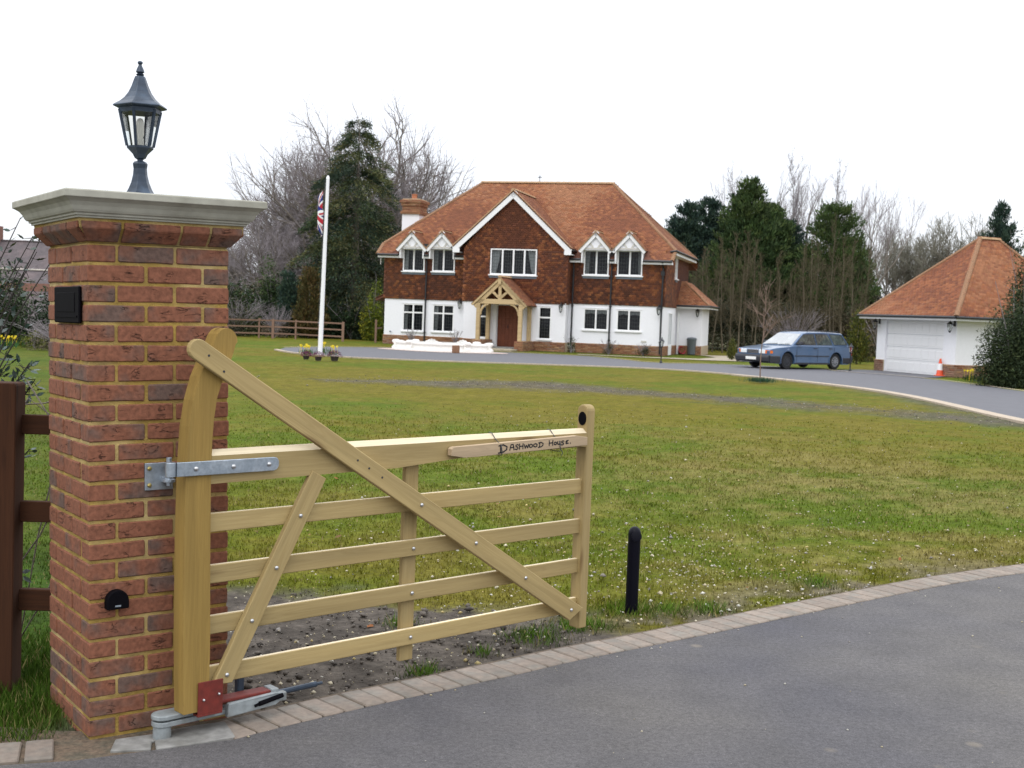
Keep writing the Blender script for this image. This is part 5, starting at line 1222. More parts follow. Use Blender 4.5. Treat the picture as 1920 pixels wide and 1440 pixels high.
# fountain basin
FM = RT((-3.02, 52.3, 0), -rad(8))
ft = thing('fountain', 'low white ornamental fountain basin with scalloped rim and scrolled piers in front of the house', 'fountain', FM)
def oval(a, b, z, n=48, lob=.0):
    return [((a+lob*math.cos(4*t))*math.cos(t), (b+lob*math.cos(4*t))*math.sin(t), z) for t in np.linspace(0, 2*PI, n, endpoint=False)]
def ring(name, spec, m, lob=0):
    """closed ring loft: list of (a,b,z)"""
    n = 48; mb = MB()
    for a, b, z in spec: mb.v += oval(a, b, z, n, lob)
    k = len(spec)
    for i in range(k):
        j = (i+1) % k
        for q in range(n): mb.f.append((i*n+q, i*n+(q+1) % n, j*n+(q+1) % n, j*n+q)); mb.m.append(0)
    return mb.build(name, m, ft, smooth=True)
ring('base_plinth', [(2.15,1.35,0),(2.15,1.35,.07),(2.10,1.30,.09),(1.6,.85,.09),(1.6,.85,0)], M_FOUNT, .05)
ring('basin_wall', [(1.95,1.15,.09),(1.93,1.13,.26),(1.98,1.19,.29),(1.98,1.19,.34),(1.94,1.15,.36),(1.74,.96,.36),(1.74,.96,.09)], M_FOUNT, .06)
mb = MB(); mb.add(oval(1.75, .97, .27, 48, .06), [tuple(range(48))]); mb.build('water', mat('dark_water', (.02,.03,.02), .1, .1, 3), ft)
for t in (-.05, PI/4, PI*.75, PI+.05, PI*1.28, PI*1.72):
    a = 1.97+.06*math.cos(4*t); b = 1.17+.06*math.cos(4*t); c = Vector((a*math.cos(t), b*math.sin(t), 0)); M = Matrix.Translation(c) @ Matrix.Rotation(math.atan2(math.sin(t)*a, math.cos(t)*b), 4, 'Z')
    mb = MB(); mb.prism([(-.16,.08),(.16,.08),(.17,.12),(.10,.17),(.06,.25),(.14,.31),(.16,.37),(.12,.42),(.0,.44),(-.14,.42),(-.16,.36)], -.13, .13); mb.build('scrolled_pier', M_FOUNT, ft, M=M, bevel=.02)
for t in (PI*.38, PI*.62, PI*1.5, PI*.05, PI*.95):
    a = 1.86; b = 1.06; c = Vector((a*math.cos(t), b*math.sin(t), .34)); hh = .14 if math.sin(t) > .3 else .05
    mb = MB(); ang = math.atan2(b*math.cos(t), -a*math.sin(t)); P = [(-.38, 0)] + [(x, hh*(math.cos(x/.38*PI)*.5+.5)**.8*(1+.18*math.cos(x*50))) for x in np.linspace(-.34, .34, 13)] + [(.38, 0)]
    mb.prism(P, -.05, .05); mb.build('shell_crest', M_FOUNT, ft, M=Matrix.Translation(c) @ Matrix.Rotation(ang, 4, 'Z'), bevel=.01)
mb = MB(); n = 48; mb.add(oval(2.75, 1.75, .012, n, .1)+oval(2.1, 1.3, .012, n, .05), [(q, (q+1) % n, n+(q+1) % n, n+q) for q in range(n)]); mb.build('paved_surround', mat('pink_paving', (.46,.36,.31), .9, .15, 6), ft)
t = thing('stone_block', 'rusty brown square stone block standing against the front of the white fountain', 'stone block', RT((-2.36, 50.35, .0), rad(12)))
mb = MB(); mb.box((-.15, -.08, 0), (.15, .08, .32)); mb.build('block', M_SAND, t, bevel=.02)

# flagpole and flag
fp = thing('flagpole', 'tall white flagpole standing in the lawn left of the house', 'flagpole', Matrix.Translation((-6.80, 43.19, 0)) @ Matrix.Rotation(rad(.9), 4, 'Y'))
mb = MB(); mb.tube([(0,0,-.05),(0,0,6.15)], [.085,.055], 16); mb.build('pole', M_POLE, fp, smooth=True)
mb = MB(); mb.lathe([(.062,6.15),(.05,6.22),(.02,6.27)], 12); mb.build('truck', M_POLE, fp, smooth=True)
mb = MB(); mb.tube([(-.10,-.03,1.0),(-.09,-.03,6.1)], .008, 5); mb.build('halyard', M_WIRE, fp)
mb = MB(); mb.box((-.12,-.02,1.1),(-.07,.02,1.14)); mb.build('cleat', M_GALV, fp)
def flag_col(x, y):
    X, Y = x*60-30, y*30-15
    if abs(X) < 3 or abs(Y) < 3: return (.42, .015, .03)
    if abs(X) < 5 or abs(Y) < 5: return (.75, .75, .76)
    d1 = (Y-X*.5)*.894; d2 = (Y+X*.5)*.894
    for d, s in ((d1, 1), (d2, -1)):
        if abs(d) < 3:
            dd = d*(1 if X*s > 0 else -1)
            return (.42, .015, .03) if -2.0 < dd < .0 else (.75, .75, .76)
    return (.012, .02, .16)
def flag():
    nu, nv = 70, 40; V = []; F = []; C = []
    def pt(s, t):
        # s along the fly, t down the hoist; cloth hangs limp and folds back on itself
        z = 5.72 - 1.0*t - .72*s**.9*(1-.15*t)
        w = .27*math.sin(min(1, s*1.1+.06)*PI)**.7*(1-.3*t) + .06*s
        x = -.075 - w*.85 - .03*math.sin(s*11+t*3)*s; y = -.02-.05*math.sin(s*9+t*3)-.10*w
        return (x, y, z)
    for i in range(nu):
        for j in range(nv):
            a, b, c, d = (i/nu, j/nv), ((i+1)/nu, j/nv), ((i+1)/nu, (j+1)/nv), (i/nu, (j+1)/nv); k = len(V)
            V += [pt(*a), pt(*b), pt(*c), pt(*d)]; F.append((k, k+1, k+2, k+3)); C += [flag_col((i+.5)/nu, 1-(j+.5)/nv)]*4
    me = fast_mesh('union_flag', V, F, M_CLOTH, np.array(C))
    o = link('union_flag', me, None, Matrix.Translation((-6.80, 43.19, 0)) @ Matrix.Rotation(rad(.9), 4, 'Y'), label='limp red white and blue union flag hanging from the white flagpole', category='flag')
flag()

def leafy(name, pos, cols, size, rs, mat_=None, par=None, quad=True, asp=(1, .45), tilt=PI, R=None, **kw):
    n = len(pos); a, b = asp
    if quad: bv = [(0,-b*.5,0),(a*.5,-b*.1,.04),(a,0,0),(a*.45,b*.5,-.03)]; bf = [(0,1,2,3)]
    else: bv = [(0,-b*.5,0),(a,0,.03),(0,b*.5,0)]; bf = [(0,1,2)]
    R = rand_rot(n, rs, tilt) if R is None else R
    return link(name, scatter_mesh(name, bv, bf, pos, R, size, cols, mat_ or M_LEAF), par, **kw)

# daffodils and heather pots at the flagpole foot, daffodils by the garage and at the far left
def daffs(label, x, y, w, n, nf, seed, h=.24, group='clumps of yellow daffodils'):
    rs = np.random.RandomState(seed); t = thing('daffodil_clump', label, 'daffodils', (x, y, 0), group=group)
    P = np.stack([rs.normal(0, w, n), rs.normal(0, w*.6, n), np.zeros(n)], -1)
    d = np.stack([rs.normal(0, .25, n), rs.normal(0, .25, n), np.ones(n)], -1); R = frame_rot(d, np.array([1., .1, 0]))
    leafy('leaf_blades', P, np.array([.05,.12,.04])*rs.uniform(.7,1.4,(n,1)), rs.uniform(h*.7, h, n), rs, par=t, asp=(1, .07), R=R, kind='stuff')
    for k in range(nf):
        fx, fy = rs.normal(0, w*.8), rs.normal(0, w*.5); mb = MB()
        for q in range(6):
            a = q*PI/3; mb.add([(0,0,0),(.03*math.cos(a-.4),0,.03*math.sin(a-.4)),(.05*math.cos(a),-.005,.05*math.sin(a)),(.03*math.cos(a+.4),0,.03*math.sin(a+.4))], [(0,1,2,3)])
        mb.tube([(0,0,0),(0,-.03,0)], [.013,.018], 6); mb.tube([(0,.01,0),(rs.normal(0,.02),.02,-h)], .004, 4)
        mb.build('flower', M_DAFF, t, M=Matrix.Translation((fx, fy, h+rs.uniform(0, .08))) @ Matrix.Rotation(rs.uniform(-.6,.6), 4, 'Z'))
M_DAFF = mat('daffodil_yellow', (.80, .62, .03), .7, .08, 30)
daffs('yellow daffodils left of the white flagpole foot', -7.0, 41.6, .12, 60, 10, 1, .3)
daffs('yellow daffodils just behind the white flagpole foot', -6.72, 43.5, .08, 30, 4, 2, .34)
daffs('yellow daffodils right of the white flagpole foot', -6.25, 42.2, .09, 40, 5, 3, .28)
daffs('yellow daffodils beside the garage and the big evergreen shrub', 15.35, 40.9, .22, 110, 11, 4, .34)
daffs('yellow daffodils at the far left edge below the dark shrubs', -16.1, 39.0, .22, 110, 13, 5, .3)
def pot(label, x, y, s):
    rs = np.random.RandomState(int(s*100)); t = thing('heather_pot', label, 'flower pot', (x, y, 0), group='purple heather pots')
    mb = MB(); mb.lathe([(.09*s,0),(.12*s,.12*s),(.125*s,.13*s),(.10*s,.13*s)], 14); mb.build('pot', M_POT, t, smooth=True)
    n = 700; d = rs.normal(0, 1, (n, 3)); d /= np.linalg.norm(d, axis=1)[:, None]; d[:, 2] = abs(d[:, 2]); P = d*rs.uniform(.5, 1, (n, 1))**.5*np.array([.23, .23, .19])*s + [0, 0, .12*s]
    c = np.array([[.15,.025,.085],[.09,.02,.05],[.20,.04,.12],[.04,.03,.02]])[rs.choice(4, n, p=[.45,.2,.2,.15])]
    leafy('heather', P, c, rs.uniform(.02, .05, n), rs, par=t, kind='stuff')
pot('purple heather pot, left one of three round the flagpole', -6.56, 38.9, .88)
pot('purple heather pot in front of the flagpole, the middle one', -6.08, 38.3, .95)
pot('purple heather pot, right and largest of three round the flagpole', -5.60, 38.5, 1.12)

# small garden lamp posts
def lamp_post(label, x, y, h, s=1.0):
    t = thing('garden_lamp_post', label, 'lamp post', (x, y, 0), group='small black garden lamp posts')
    mb = MB(); mb.tube([(0,0,-.05),(0,0,h-.36*s)], .022, 8); mb.lathe([(.06,0),(.05,.05),(.03,.09)], 8); mb.build('post', M_GUT, t)
    mb = MB(); mb.lathe([(.02,h-.38*s),(.05*s,h-.34*s),(.055*s,h-.33*s)], 6)
    for k in range(6):
        a = PI/3*k; mb.beam((.05*s*math.cos(a), .05*s*math.sin(a), h-.33*s), (.09*s*math.cos(a), .09*s*math.sin(a), h-.12*s), .012, .012)
    mb.build('cage', M_GUT, t)
    mb = MB(); mb.lathe([(.046*s,h-.33*s),(.084*s,h-.125*s)], 6); mb.build('glass', M_LGLASS, t)
    mb = MB(); mb.lathe([(.11*s,h-.12*s),(.09*s,h-.09*s),(.03*s,h-.02*s),(.012,h+.04*s)], 6); mb.build('lantern_roof', M_GUT, t)
lamp_post('black garden lamp post on grass right of the oak porch', 1.13, 60.0-.2, 1.05)
lamp_post('black garden lamp post on grass below the house right corner', 5.78, 47.9, .97)
lamp_post('black garden lamp post just behind the blue car', 12.95, 47.1, 1.04)

# bin, red barrow bowl and broom by the side wing
t = thing('dustbin', 'grey green plastic bin standing by the side wing wall', 'bin', (8.93, 61.6, 0))
mb = MB(); mb.lathe([(.17,0),(.20,.02),(.235,.74),(.245,.76)], 18); mb.build('body', M_BIN, t, smooth=True)
mb = MB(); mb.lathe([(.26,.76),(.26,.80),(.20,.86),(.02,.88)], 18); mb.build('lid', M_BIN, t, smooth=True)
t = thing('plastic_tub', 'red plastic tub lying on the ground left of the grey bin', 'tub', Matrix.Translation((8.42, 61.7, .17)) @ Matrix.Rotation(rad(65), 4, 'X') @ Matrix.Rotation(rad(20), 4, 'Y'))
mb = MB(); mb.lathe([(.12,-.12),(.19,.12),(.21,.13),(.17,.12),(.11,-.09)], 16); mb.build('bowl', M_REDB, t, smooth=True)
t = thing('broom', 'red handled broom leaning on the white wing wall', 'broom', Matrix.Translation((8.50, 62.2, 0)) @ Matrix.Rotation(rad(-7), 4, 'Y'))
mb = MB(); mb.tube([(0,0,.05),(0,0,1.2)], .015, 6); mb.build('handle', M_REDB, t)
mb = MB(); mb.box((-.15,-.03,0),(.15,.03,.08)); mb.build('head', M_REDB, t, bevel=.01)
# traffic cone
t = thing('traffic_cone', 'orange traffic cone with white band against the garage door', 'traffic cone', (15.88, 45.6, 0))
mb = MB(); mb.box((-.17,-.17,0),(.17,.17,.03)); mb.build('base', M_ORANGE, t, bevel=.01)
mb = MB(); mb.lathe([(.135,.03),(.105,.22)], 16); mb.build('cone_body', M_ORANGE, t, smooth=True)
mb = MB(); mb.lathe([(.106,.22),(.068,.46)], 16); mb.build('reflective_band', M_WPAINT, t, smooth=True)
mb = MB(); mb.lathe([(.068,.46),(.035,.64),(.02,.65)], 16); mb.build('cone_tip', M_ORANGE, t, smooth=True)

# far rail fence left of the flagpole
ff = thing('rail_fence', 'low brown wooden rail fence across the lawn behind the flagpole', 'fence', (0, 0, 0))
FP = [(-16.6, 60.2), (-14.5, 61.2), (-13.0, 62.6), (-12.35, 62.9), (-11.2, 63.0), (-9.9, 62.4), (-8.62, 61.9)]
for i, (x, y) in enumerate(FP):
    hgt = .98 if i != 2 else 1.0; w_ = .06 if i in (3, 6) else .04
    mb = MB(); mb.box((-w_, -w_, -.1), (w_, w_, hgt)); mb.build('post', M_FARFENCE, ff, M=RT((x, y, 0)))
for a, b in zip(FP[:-1], FP[1:]):
    for z in (.90, .58, .24):
        mb = MB(); mb.beam((a[0], a[1]-.03, z), (b[0], b[1]-.03, z-.01), .03, .075); mb.build('rail', M_FARFENCE, ff)
t = thing('corner_fence', 'short brown timber fence post and rail close to the house left corner', 'fence', (-7.0, 62.2, 0))
mb = MB(); mb.box((-.05,-.05,-.1),(.05,.05,1.15)); mb.build('post', M_FARFENCE, t); mb = MB(); mb.beam((0,.05,.7),(-.05,3.2,.7),.03,.08); mb.build('rail', M_FARFENCE, t)

# ------------------------------------------------------------------ the blue estate car
def car():
    hd = Vector((-.81, -.587, 0)).normalized(); M = RT((11.0, 47.95, 0), math.atan2(hd.y, hd.x))
    c = thing('estate_car', 'old light blue estate car parked on the drive between house and garage', 'car', M)
    R = .315; wb = 1.385; gz = .17
    def arch(xc, r=.385):
        return [(xc+r*math.cos(t), .31+r*math.sin(t)) for t in np.linspace(-.30, PI+.30, 15)]
    prof = [(2.33,.26),(2.36,.40),(2.36,.68),(2.30,.74),(1.95,.80),(1.30,.86),(1.02,.90),(.2,.915),(-1.0,.925),(-2.20,.935),(-2.33,.90),(-2.38,.60),(-2.36,.28)]
    bot = []
    for xc in (-wb, wb):
        A = arch(xc)[::-1]; bot += [p for p in A]
    P = prof + [(-2.2, .20)] + bot + [(2.15, .22)]
    mb = MB(); mb.prism(P, -.87, .87)
    me = mb.mesh('body', M_CAR, smooth=False); bm = bmesh.new(); bm.from_mesh(me)
    # narrow towards nose and tail and lean the flanks in above the waist crease
    bmesh.ops.triangulate(bm, faces=[f for f in bm.faces if len(f.verts) > 8])
    for v in bm.verts:
        x, y, z = v.co; k = 1 - .07*max(0, (abs(x)-1.6)/.8)**1.5; 
        if z > .8: k *= .95
        v.co.y = y*k
    es = [e for e in bm.edges if len(e.link_faces) == 2 and abs(e.verts[0].co.y) > .7 and (e.verts[0].co.y > 0) == (e.verts[1].co.y > 0) and e.calc_face_angle(0) > .9 and min(v.co.z for v in e.verts) > .25]
    bmesh.ops.bevel(bm, geom=es, offset=.045, segments=3, profile=.6, affect='EDGES', clamp_overlap=True)
    bm.to_mesh(me); bm.free(); me.polygons.foreach_set('use_smooth', [True]*len(me.polygons)); me.set_sharp_from_angle(angle=rad(30))
    body = link('body', me, c)
    mb = MB(); mb.box((-1.95,-.62,.24),(1.95,.62,.60)); mb.build('underbody', M_TYRE, c)
    # cabin frame: tapered shell with tumblehome
    st = [(1.05,.895,.78),(.30,1.375,.62),(.10,1.415,.61),(-.9,1.44,.61),(-1.9,1.415,.60),(-2.02,1.39,.60),(-2.28,.93,.77)]
    bt = [(1.05,.86),(.30,.88),(.10,.88),(-.9,.90),(-1.9,.90),(-2.02,.90),(-2.28,.90)]
    mb = MB(); n = len(st)
    for (x, z, w), (xb, zb) in zip(st, bt):
        wl_ = .80 if abs(z-zb) > .1 else w
        mb.v += [(x, -wl_, zb), (x, -w, z-.02 if z > 1 else z), (x, -w+.05, z+.012), (x, w-.05, z+.012), (x, w, z-.02 if z > 1 else z), (x, wl_, zb)]
    for i in range(n-1):
        for k in range(5): mb.f.append((i*6+k, i*6+k+1, i*6+6+k+1, i*6+6+k)); mb.m.append(0)
    mb.f += [tuple(range(6)), tuple((n-1)*6+k for k in range(6))]; mb.m += [0, 0]
    mb.build('cabin_frame', M_CAR, c, smooth=True, bevel=.0)
    def side_pt(x, z, s, off=.006):
        w = .80-(z-.9)/(1.40-.9)*(.80-.615); return (x, s*(w+off), z)
    wins = [[(.86,.955),(.30,1.335),(-.28,1.36),(-.28,.945)], [(-.36,.945),(-.36,1.362),(-1.05,1.362),(-1.20,1.15),(-1.24,.955)], [(-1.36,.958),(-1.20,1.36),(-1.92,1.345),(-2.14,.975)]]
    dark = M_CGLASS
    for s in (-1, 1):
        for wq in wins:
            mb = MB(); P = [side_pt(x, z, s, .004) for x, z in wq]; Q = [side_pt(x*1.0, z, s, .001) for x, z in wq]
            mb.add(P, [tuple(range(len(P)))]); mb.build('side_window', M_SIDEG, c)
            mb = MB()
            for a, b in zip(P, P[1:]+P[:1]): mb.beam(a, b, .012, .016)
            mb.build('window_trim', M_TRIM, c)
        mb = MB(); mb.add([side_pt(-.98,.95,s,.008), side_pt(-.94,1.36,s,.008), side_pt(-.97,1.36,s,.008), side_pt(-1.01,.95,s,.008)], [(0,1,2,3)]); mb.build('window_divider', M_TRIM, c)
        for x in (.88, -.32, -1.28):
            mb = MB(); mb.box((x-.004, s*.872-.003, .30), (x+.004, s*.872+.003, .86)); mb.build('door_gap', M_TRIM, c)
        for x in (-.18, -1.08):
            mb = MB(); mb.box((x-.09, s*.872-.012, .80), (x+.09, s*.872+.012, .83)); mb.build('door_handle', M_TRIM, c, bevel=.004)
        mb = MB(); mb.box((-.98, s*.872-.012, .50), (.98, s*.872+.012, .535)); mb.build('rubbing_strip', M_TRIM, c, bevel=.004)
        mb = MB(); mb.box((-1.0, s*.862-.02, .19), (1.0, s*.862+.01, .26)); mb.build('sill_trim', M_TRIM, c)
        mb = MB(); mb.prism([(.62,.93),(.80,.93),(.78,1.06),(.66,1.06)], min(s*.84, s*.98), max(s*.84, s*.98)); mb.build('door_mirror', M_TRIM, c, bevel=.02)
        mb = MB(); mb.tube([(.0,s*.56,1.45),(-.1,s*.56,1.49),(-1.8,s*.55,1.48),(-1.9,s*.55,1.44)], .014, 6); mb.build('roof_rail', M_TRIM, c)
        for xc in (-wb, wb):
            # arch lip
            mb = MB(); A = [(xc+.39*math.cos(t), s*.875, .31+.39*math.sin(t)) for t in np.linspace(-.2, PI+.2, 17)]
            for a, b in zip(A[:-1], A[1:]): mb.beam(a, b, .03, .035)
            mb.build('wheel_arch', M_CAR, c, smooth=True)
            M = Matrix.Translation((xc, s*.76, R)) @ Matrix.Rotation(-s*PI/2, 4, 'X') @ (Matrix.Rotation(rad(0), 4, 'Z'))
            w = link('wheel', None, c, M)
            mb = MB(); mb.lathe([(.19,-.09),(.29,-.09),(R,-.06),(R,.06),(.295,.09),(.205,.09),(.20,.05)], 28); mb.build('tyre', M_TYRE, w, smooth=True)
            mb = MB(); mb.lathe([(.205,.075),(.195,.082),(.17,.072),(.10,.078),(.05,.085),(.01,.086)], 24)
            mb.build('rim', M_RIM if xc < 0 else M_TRIM, w, smooth=True)
            for k in range(10):
                a = 2*PI*k/10; mb = MB(); mb.box((.085,-.010,.074),(.165,.010,.0805)); mb.build('vent_slot', M_TYRE, w, M=Matrix.Rotation(a, 4, 'Z'))
    # windscreen, rear window
    for nm, a, b, m in (('windscreen', (1.02,.915,.72), (.36,1.345,.58), M_CGLASS2), ('rear_window', (-2.255,.99,.70), (-2.05,1.34,.57), M_SIDEG)):
        (x0, z0, w0), (x1, z1, w1) = a, b; dx = .012 if x0 > 0 else -.010
        mb = MB(); mb.add([(x0+dx,-w0,z0+.012),(x0+dx,w0,z0+.012),(x1+dx,w1,z1+.012),(x1+dx,-w1,z1+.012)], [(0,1,2,3)]); mb.build(nm, M_SCREEN if x0 > 0 else m, c)
    for y0, y1 in ((-.5,-.02),(.08,.58)):
        mb = MB(); mb.tube([(1.07,y0,.925),(1.0,y1,.965)], .008, 5); mb.build('wiper', M_TRIM, c)
    # front end
    mb = MB(); mb.prism([(2.30,.24),(2.44,.28),(2.46,.44),(2.42,.52),(2.30,.53)], -.84, .84); [mb.box((1.80, min(q*.80,q*.885), .22), (2.34, max(q*.80,q*.885), .50)) for q in (-1,1)]; mb.build('front_bumper', M_TRIM, c, bevel=.02)
    mb = MB(); mb.prism([(-2.34,.26),(-2.34,.54),(-2.46,.52),(-2.48,.34),(-2.44,.28)], -.84, .84); [mb.box((-2.36, min(q*.80,q*.885), .24), (-1.80, max(q*.80,q*.885), .46)) for q in (-1,1)]; mb.build('rear_bumper', M_TRIM, c, bevel=.02)
    mb = MB(); mb.box((2.345,-.28,.56),(2.375,.28,.72)); gr = mb.build('grille', M_CHROME, c, bevel=.01)
    for k in range(9): mb = MB(); y = -.24+.06*k; mb.box((2.3755,y-.02,.575),(2.378,y+.02,.705)); mb.build('grille_slot', M_TYRE, gr)
    for s in (-1, 1):
        mb = MB(); mb.box((2.335, min(s*.32,s*.62), .57), (2.378, max(s*.32,s*.62), .715)); mb.build('headlight', M_LAMPC, c, bevel=.01)
        mb = MB(); mb.add([(2.37,s*.63,.575),(2.37,s*.63,.71),(2.345,s*.80,.70),(2.345,s*.80,.58),(2.20,s*.855,.59),(2.20,s*.855,.69)], [(0,1,2,3),(3,2,5,4)]); mb.build('indicator', M_AMBER, c)
        mb = MB(); mb.box((-2.395, min(s*.70,s*.84), .56), (-2.36, max(s*.70,s*.84), .90)); mb.build('tail_light', M_REDL, c, bevel=.01)
    mb = MB(); mb.box((2.455,-.26,.33),(2.47,.26,.44)); mb.build('number_plate', M_BULB, c)
    mb = MB(); mb.tube([(-.95,0,1.44),(-.95,0,1.44)], .0, 3) if False else mb.box((-2.12,-.5,1.36),(-2.0,.5,1.40)); mb.build('tail_spoiler', M_CAR, c, bevel=.01)
    # seats seen through the glass, and a few dark panels inside
    for y in (-.36, .36):
        mb = MB(); mb.box((-.35,y-.22,.55),(-.20,y+.22,1.08)); mb.box((-.33,y-.1,1.08),(-.25,y+.1,1.22)); mb.build('seat', M_TRIM, c, bevel=.03)
# glass on the body shell: dark glossy sheets
M_SIDEG = mat('dark_car_glass', (.05, .065, .06), .08, .5, 4, col2=(.10, .12, .11), spec=.9)
M_SCREEN = mat('bright_windscreen', (.10, .12, .13), .05, .2, 3, spec=1.0, col2=(.2, .22, .22))
M_SCREEN.node_tree.nodes['Principled BSDF'].inputs['Coat Weight'].default_value = 1
M_SCREEN.node_tree.nodes['Principled BSDF'].inputs['Metallic'].default_value = .0
M_SCREEN.node_tree.nodes['Principled BSDF'].inputs['IOR'].default_value = 1.75
car()

# ------------------------------------------------------------------ trees and shrubs
def seg_mesh(name, segs, mat_, n=3):
    """segs: arrays p0,p1,r0,r1 -> thin prisms in one mesh"""
    P0 = np.array([s[0] for s in segs]); P1 = np.array([s[1] for s in segs]); r0 = np.array([s[2] for s in segs]); r1 = np.array([s[3] for s in segs])
    d = P1-P0; L = np.linalg.norm(d, axis=1, keepdims=True)+1e-9; d /= L
    h = np.where(np.abs(d[:, 2:3]) > .9, np.array([[1., 0, 0]]), np.array([[0, 0, 1.]])); a = np.cross(d, h); a /= np.linalg.norm(a, axis=1, keepdims=True); b = np.cross(d, a)
    m = len(segs); V = np.empty((m, 2*n, 3))
    for k in range(n):
        t = 2*PI*k/n; o = a*math.cos(t)+b*math.sin(t); V[:, k] = P0+o*r0[:, None]; V[:, n+k] = P1+o*r1[:, None]
    base = (np.arange(m)*2*n)[:, None]
    F = np.concatenate([base+np.array([[k, (k+1) % n, n+(k+1) % n, n+k]]) for k in range(n)])
    return fast_mesh(name, V.reshape(-1, 3), F, mat_)

def grow(rng, H, trunk=.25, r=.18, lev=5, spread=.6, up=.25, lean=0, twig=.010, kidn=(3, 4), shrink=.68, lenk=1.0, droop=0, angle=.6, first=None):
    """recursive bare branching; returns big segments and twig segments"""
    big, fine = [], []
    def branch(p, d, L, r, lv):
        n = 4 if lv > 1 else 3; pts = [p]; q = p
        for i in range(n):
            d = (d + Vector((rng.gauss(0, .13), rng.gauss(0, .13), rng.gauss(0, .10)+up*.22*(1 if lv < lev-1 else .3)-droop*(lev > 0 and lv <= 1)*.1))).normalized()
            q2 = q + d*(L/n); ra, rb = r*(1-.45*i/n), r*(1-.45*(i+1)/n)
            (big if r > .02 else fine).append((tuple(q), tuple(q2), max(ra, twig*.6), max(rb, twig*.5)))
            q = q2; pts.append(q)
        if lv == 0: return
        kn = rng.randint(*kidn)
        for k in range(kn + (1 if lv == 1 else 0)):
            t = .35+.65*(k+rng.random())/(kn+.5) if k < kn else .98; t = min(t, 1)
            i = min(int(t*n), n-1); base = pts[i].lerp(pts[i+1], t*n-i)
            az = rng.uniform(0, 2*PI); o = d.orthogonal().normalized(); o.rotate(Matrix.Rotation(az, 3, d))
            sp = angle*rng.uniform(.6, 1.3)
            nd = (d*math.cos(sp)+o*math.sin(sp)+Vector((0, 0, up*.3))).normalized()
            branch(base, nd, L*shrink*rng.uniform(.75, 1.15)*lenk, r*.55, lv-1)
        branch(q, d, L*shrink*.95, r*.55, lv-1)
    p0 = Vector((0, 0, -.2)); tr = H*trunk
    q = Vector((lean, 0, tr)); big.append((tuple(p0), tuple(q), r*1.15, r*.9))
    first = first or 5
    for k in range(first):
        az = 2*PI*k/first+rng.uniform(-.4, .4); sp = spread*(.35+.75*((k*.618) % 1))
        d = Vector((math.cos(az)*math.sin(sp), math.sin(az)*math.sin(sp), math.cos(sp)))
        b = p0.lerp(q, rng.uniform(.75, 1)); branch(b, d, H*.27*rng.uniform(.85, 1.15), r*.6, lev-1)
    branch(q, Vector((lean*.1, 0, 1)).normalized(), H*.28, r*.75, lev-1)
    return big, fine
def pole(rng, H, r=.06, wob=.05, start=.3, nb=26, blen=.22, twig=.009, ang=.8, sub=5):
    big, fine = [], []; p = Vector((0, 0, -.2)); n = 14; d = Vector((0, 0, 1)); pts = [p]
    for i in range(n):
        d = (d+Vector((rng.gauss(0, wob), rng.gauss(0, wob), .25))).normalized(); q = p+d*(H/n); ra = r*(1-i/n)+twig*.6; rb = r*(1-(i+1)/n)+twig*.5
        big.append((tuple(p), tuple(q), ra, rb)); p = q; pts.append(q)
    for k in range(nb):
        t = start+(1-start)*(k+rng.random())/nb; i = min(int(t*n), n-1); b = pts[i].lerp(pts[i+1], t*n-i)
        az = rng.uniform(0, 2*PI); a = ang*rng.uniform(.6, 1.2)*(1.1-.4*t); dd = Vector((math.cos(az)*math.sin(a), math.sin(az)*math.sin(a), math.cos(a)))
        L = H*blen*(1.15-.75*(t-start)/(1-start))*rng.uniform(.5, 1.2); q = b; rr = max(twig, r*(1-t)*.5)
        m = 4
        for j in range(m):
            dd = (dd+Vector((rng.gauss(0, .14), rng.gauss(0, .14), .12))).normalized(); q2 = q+dd*(L/m); fine.append((tuple(q), tuple(q2), max(twig*.7, rr*(1-j/m)), max(twig*.5, rr*(1-(j+1)/m))))
            for w in range(sub):
                o = Vector((rng.gauss(0, 1), rng.gauss(0, 1), rng.gauss(.5, .6))).normalized(); e = q.lerp(q2, rng.random()); f = e+(dd*.7+o*.7).normalized()*L*rng.uniform(.12, .34)
                fine.append((tuple(e), tuple(f), twig*.6, twig*.35))
                for _ in range(2):
                    o = Vector((rng.gauss(0, 1), rng.gauss(0, 1), rng.gauss(.4, .6))).normalized(); g = e.lerp(f, rng.uniform(.3, .9)); fine.append((tuple(g), tuple(g+(o+(f-e).normalized())*L*.09), twig*.45, twig*.3))
            q = q2
    return big, fine
def pole_mesh(seed, H, **kw):
    bark = kw.pop('bark', M_BARK); tw = kw.pop('tw', M_TWIG); b, f = pole(random.Random(seed), H, **kw)
    return seg_mesh('trunk', b, bark, 5), seg_mesh('twigs', f, tw, 3)
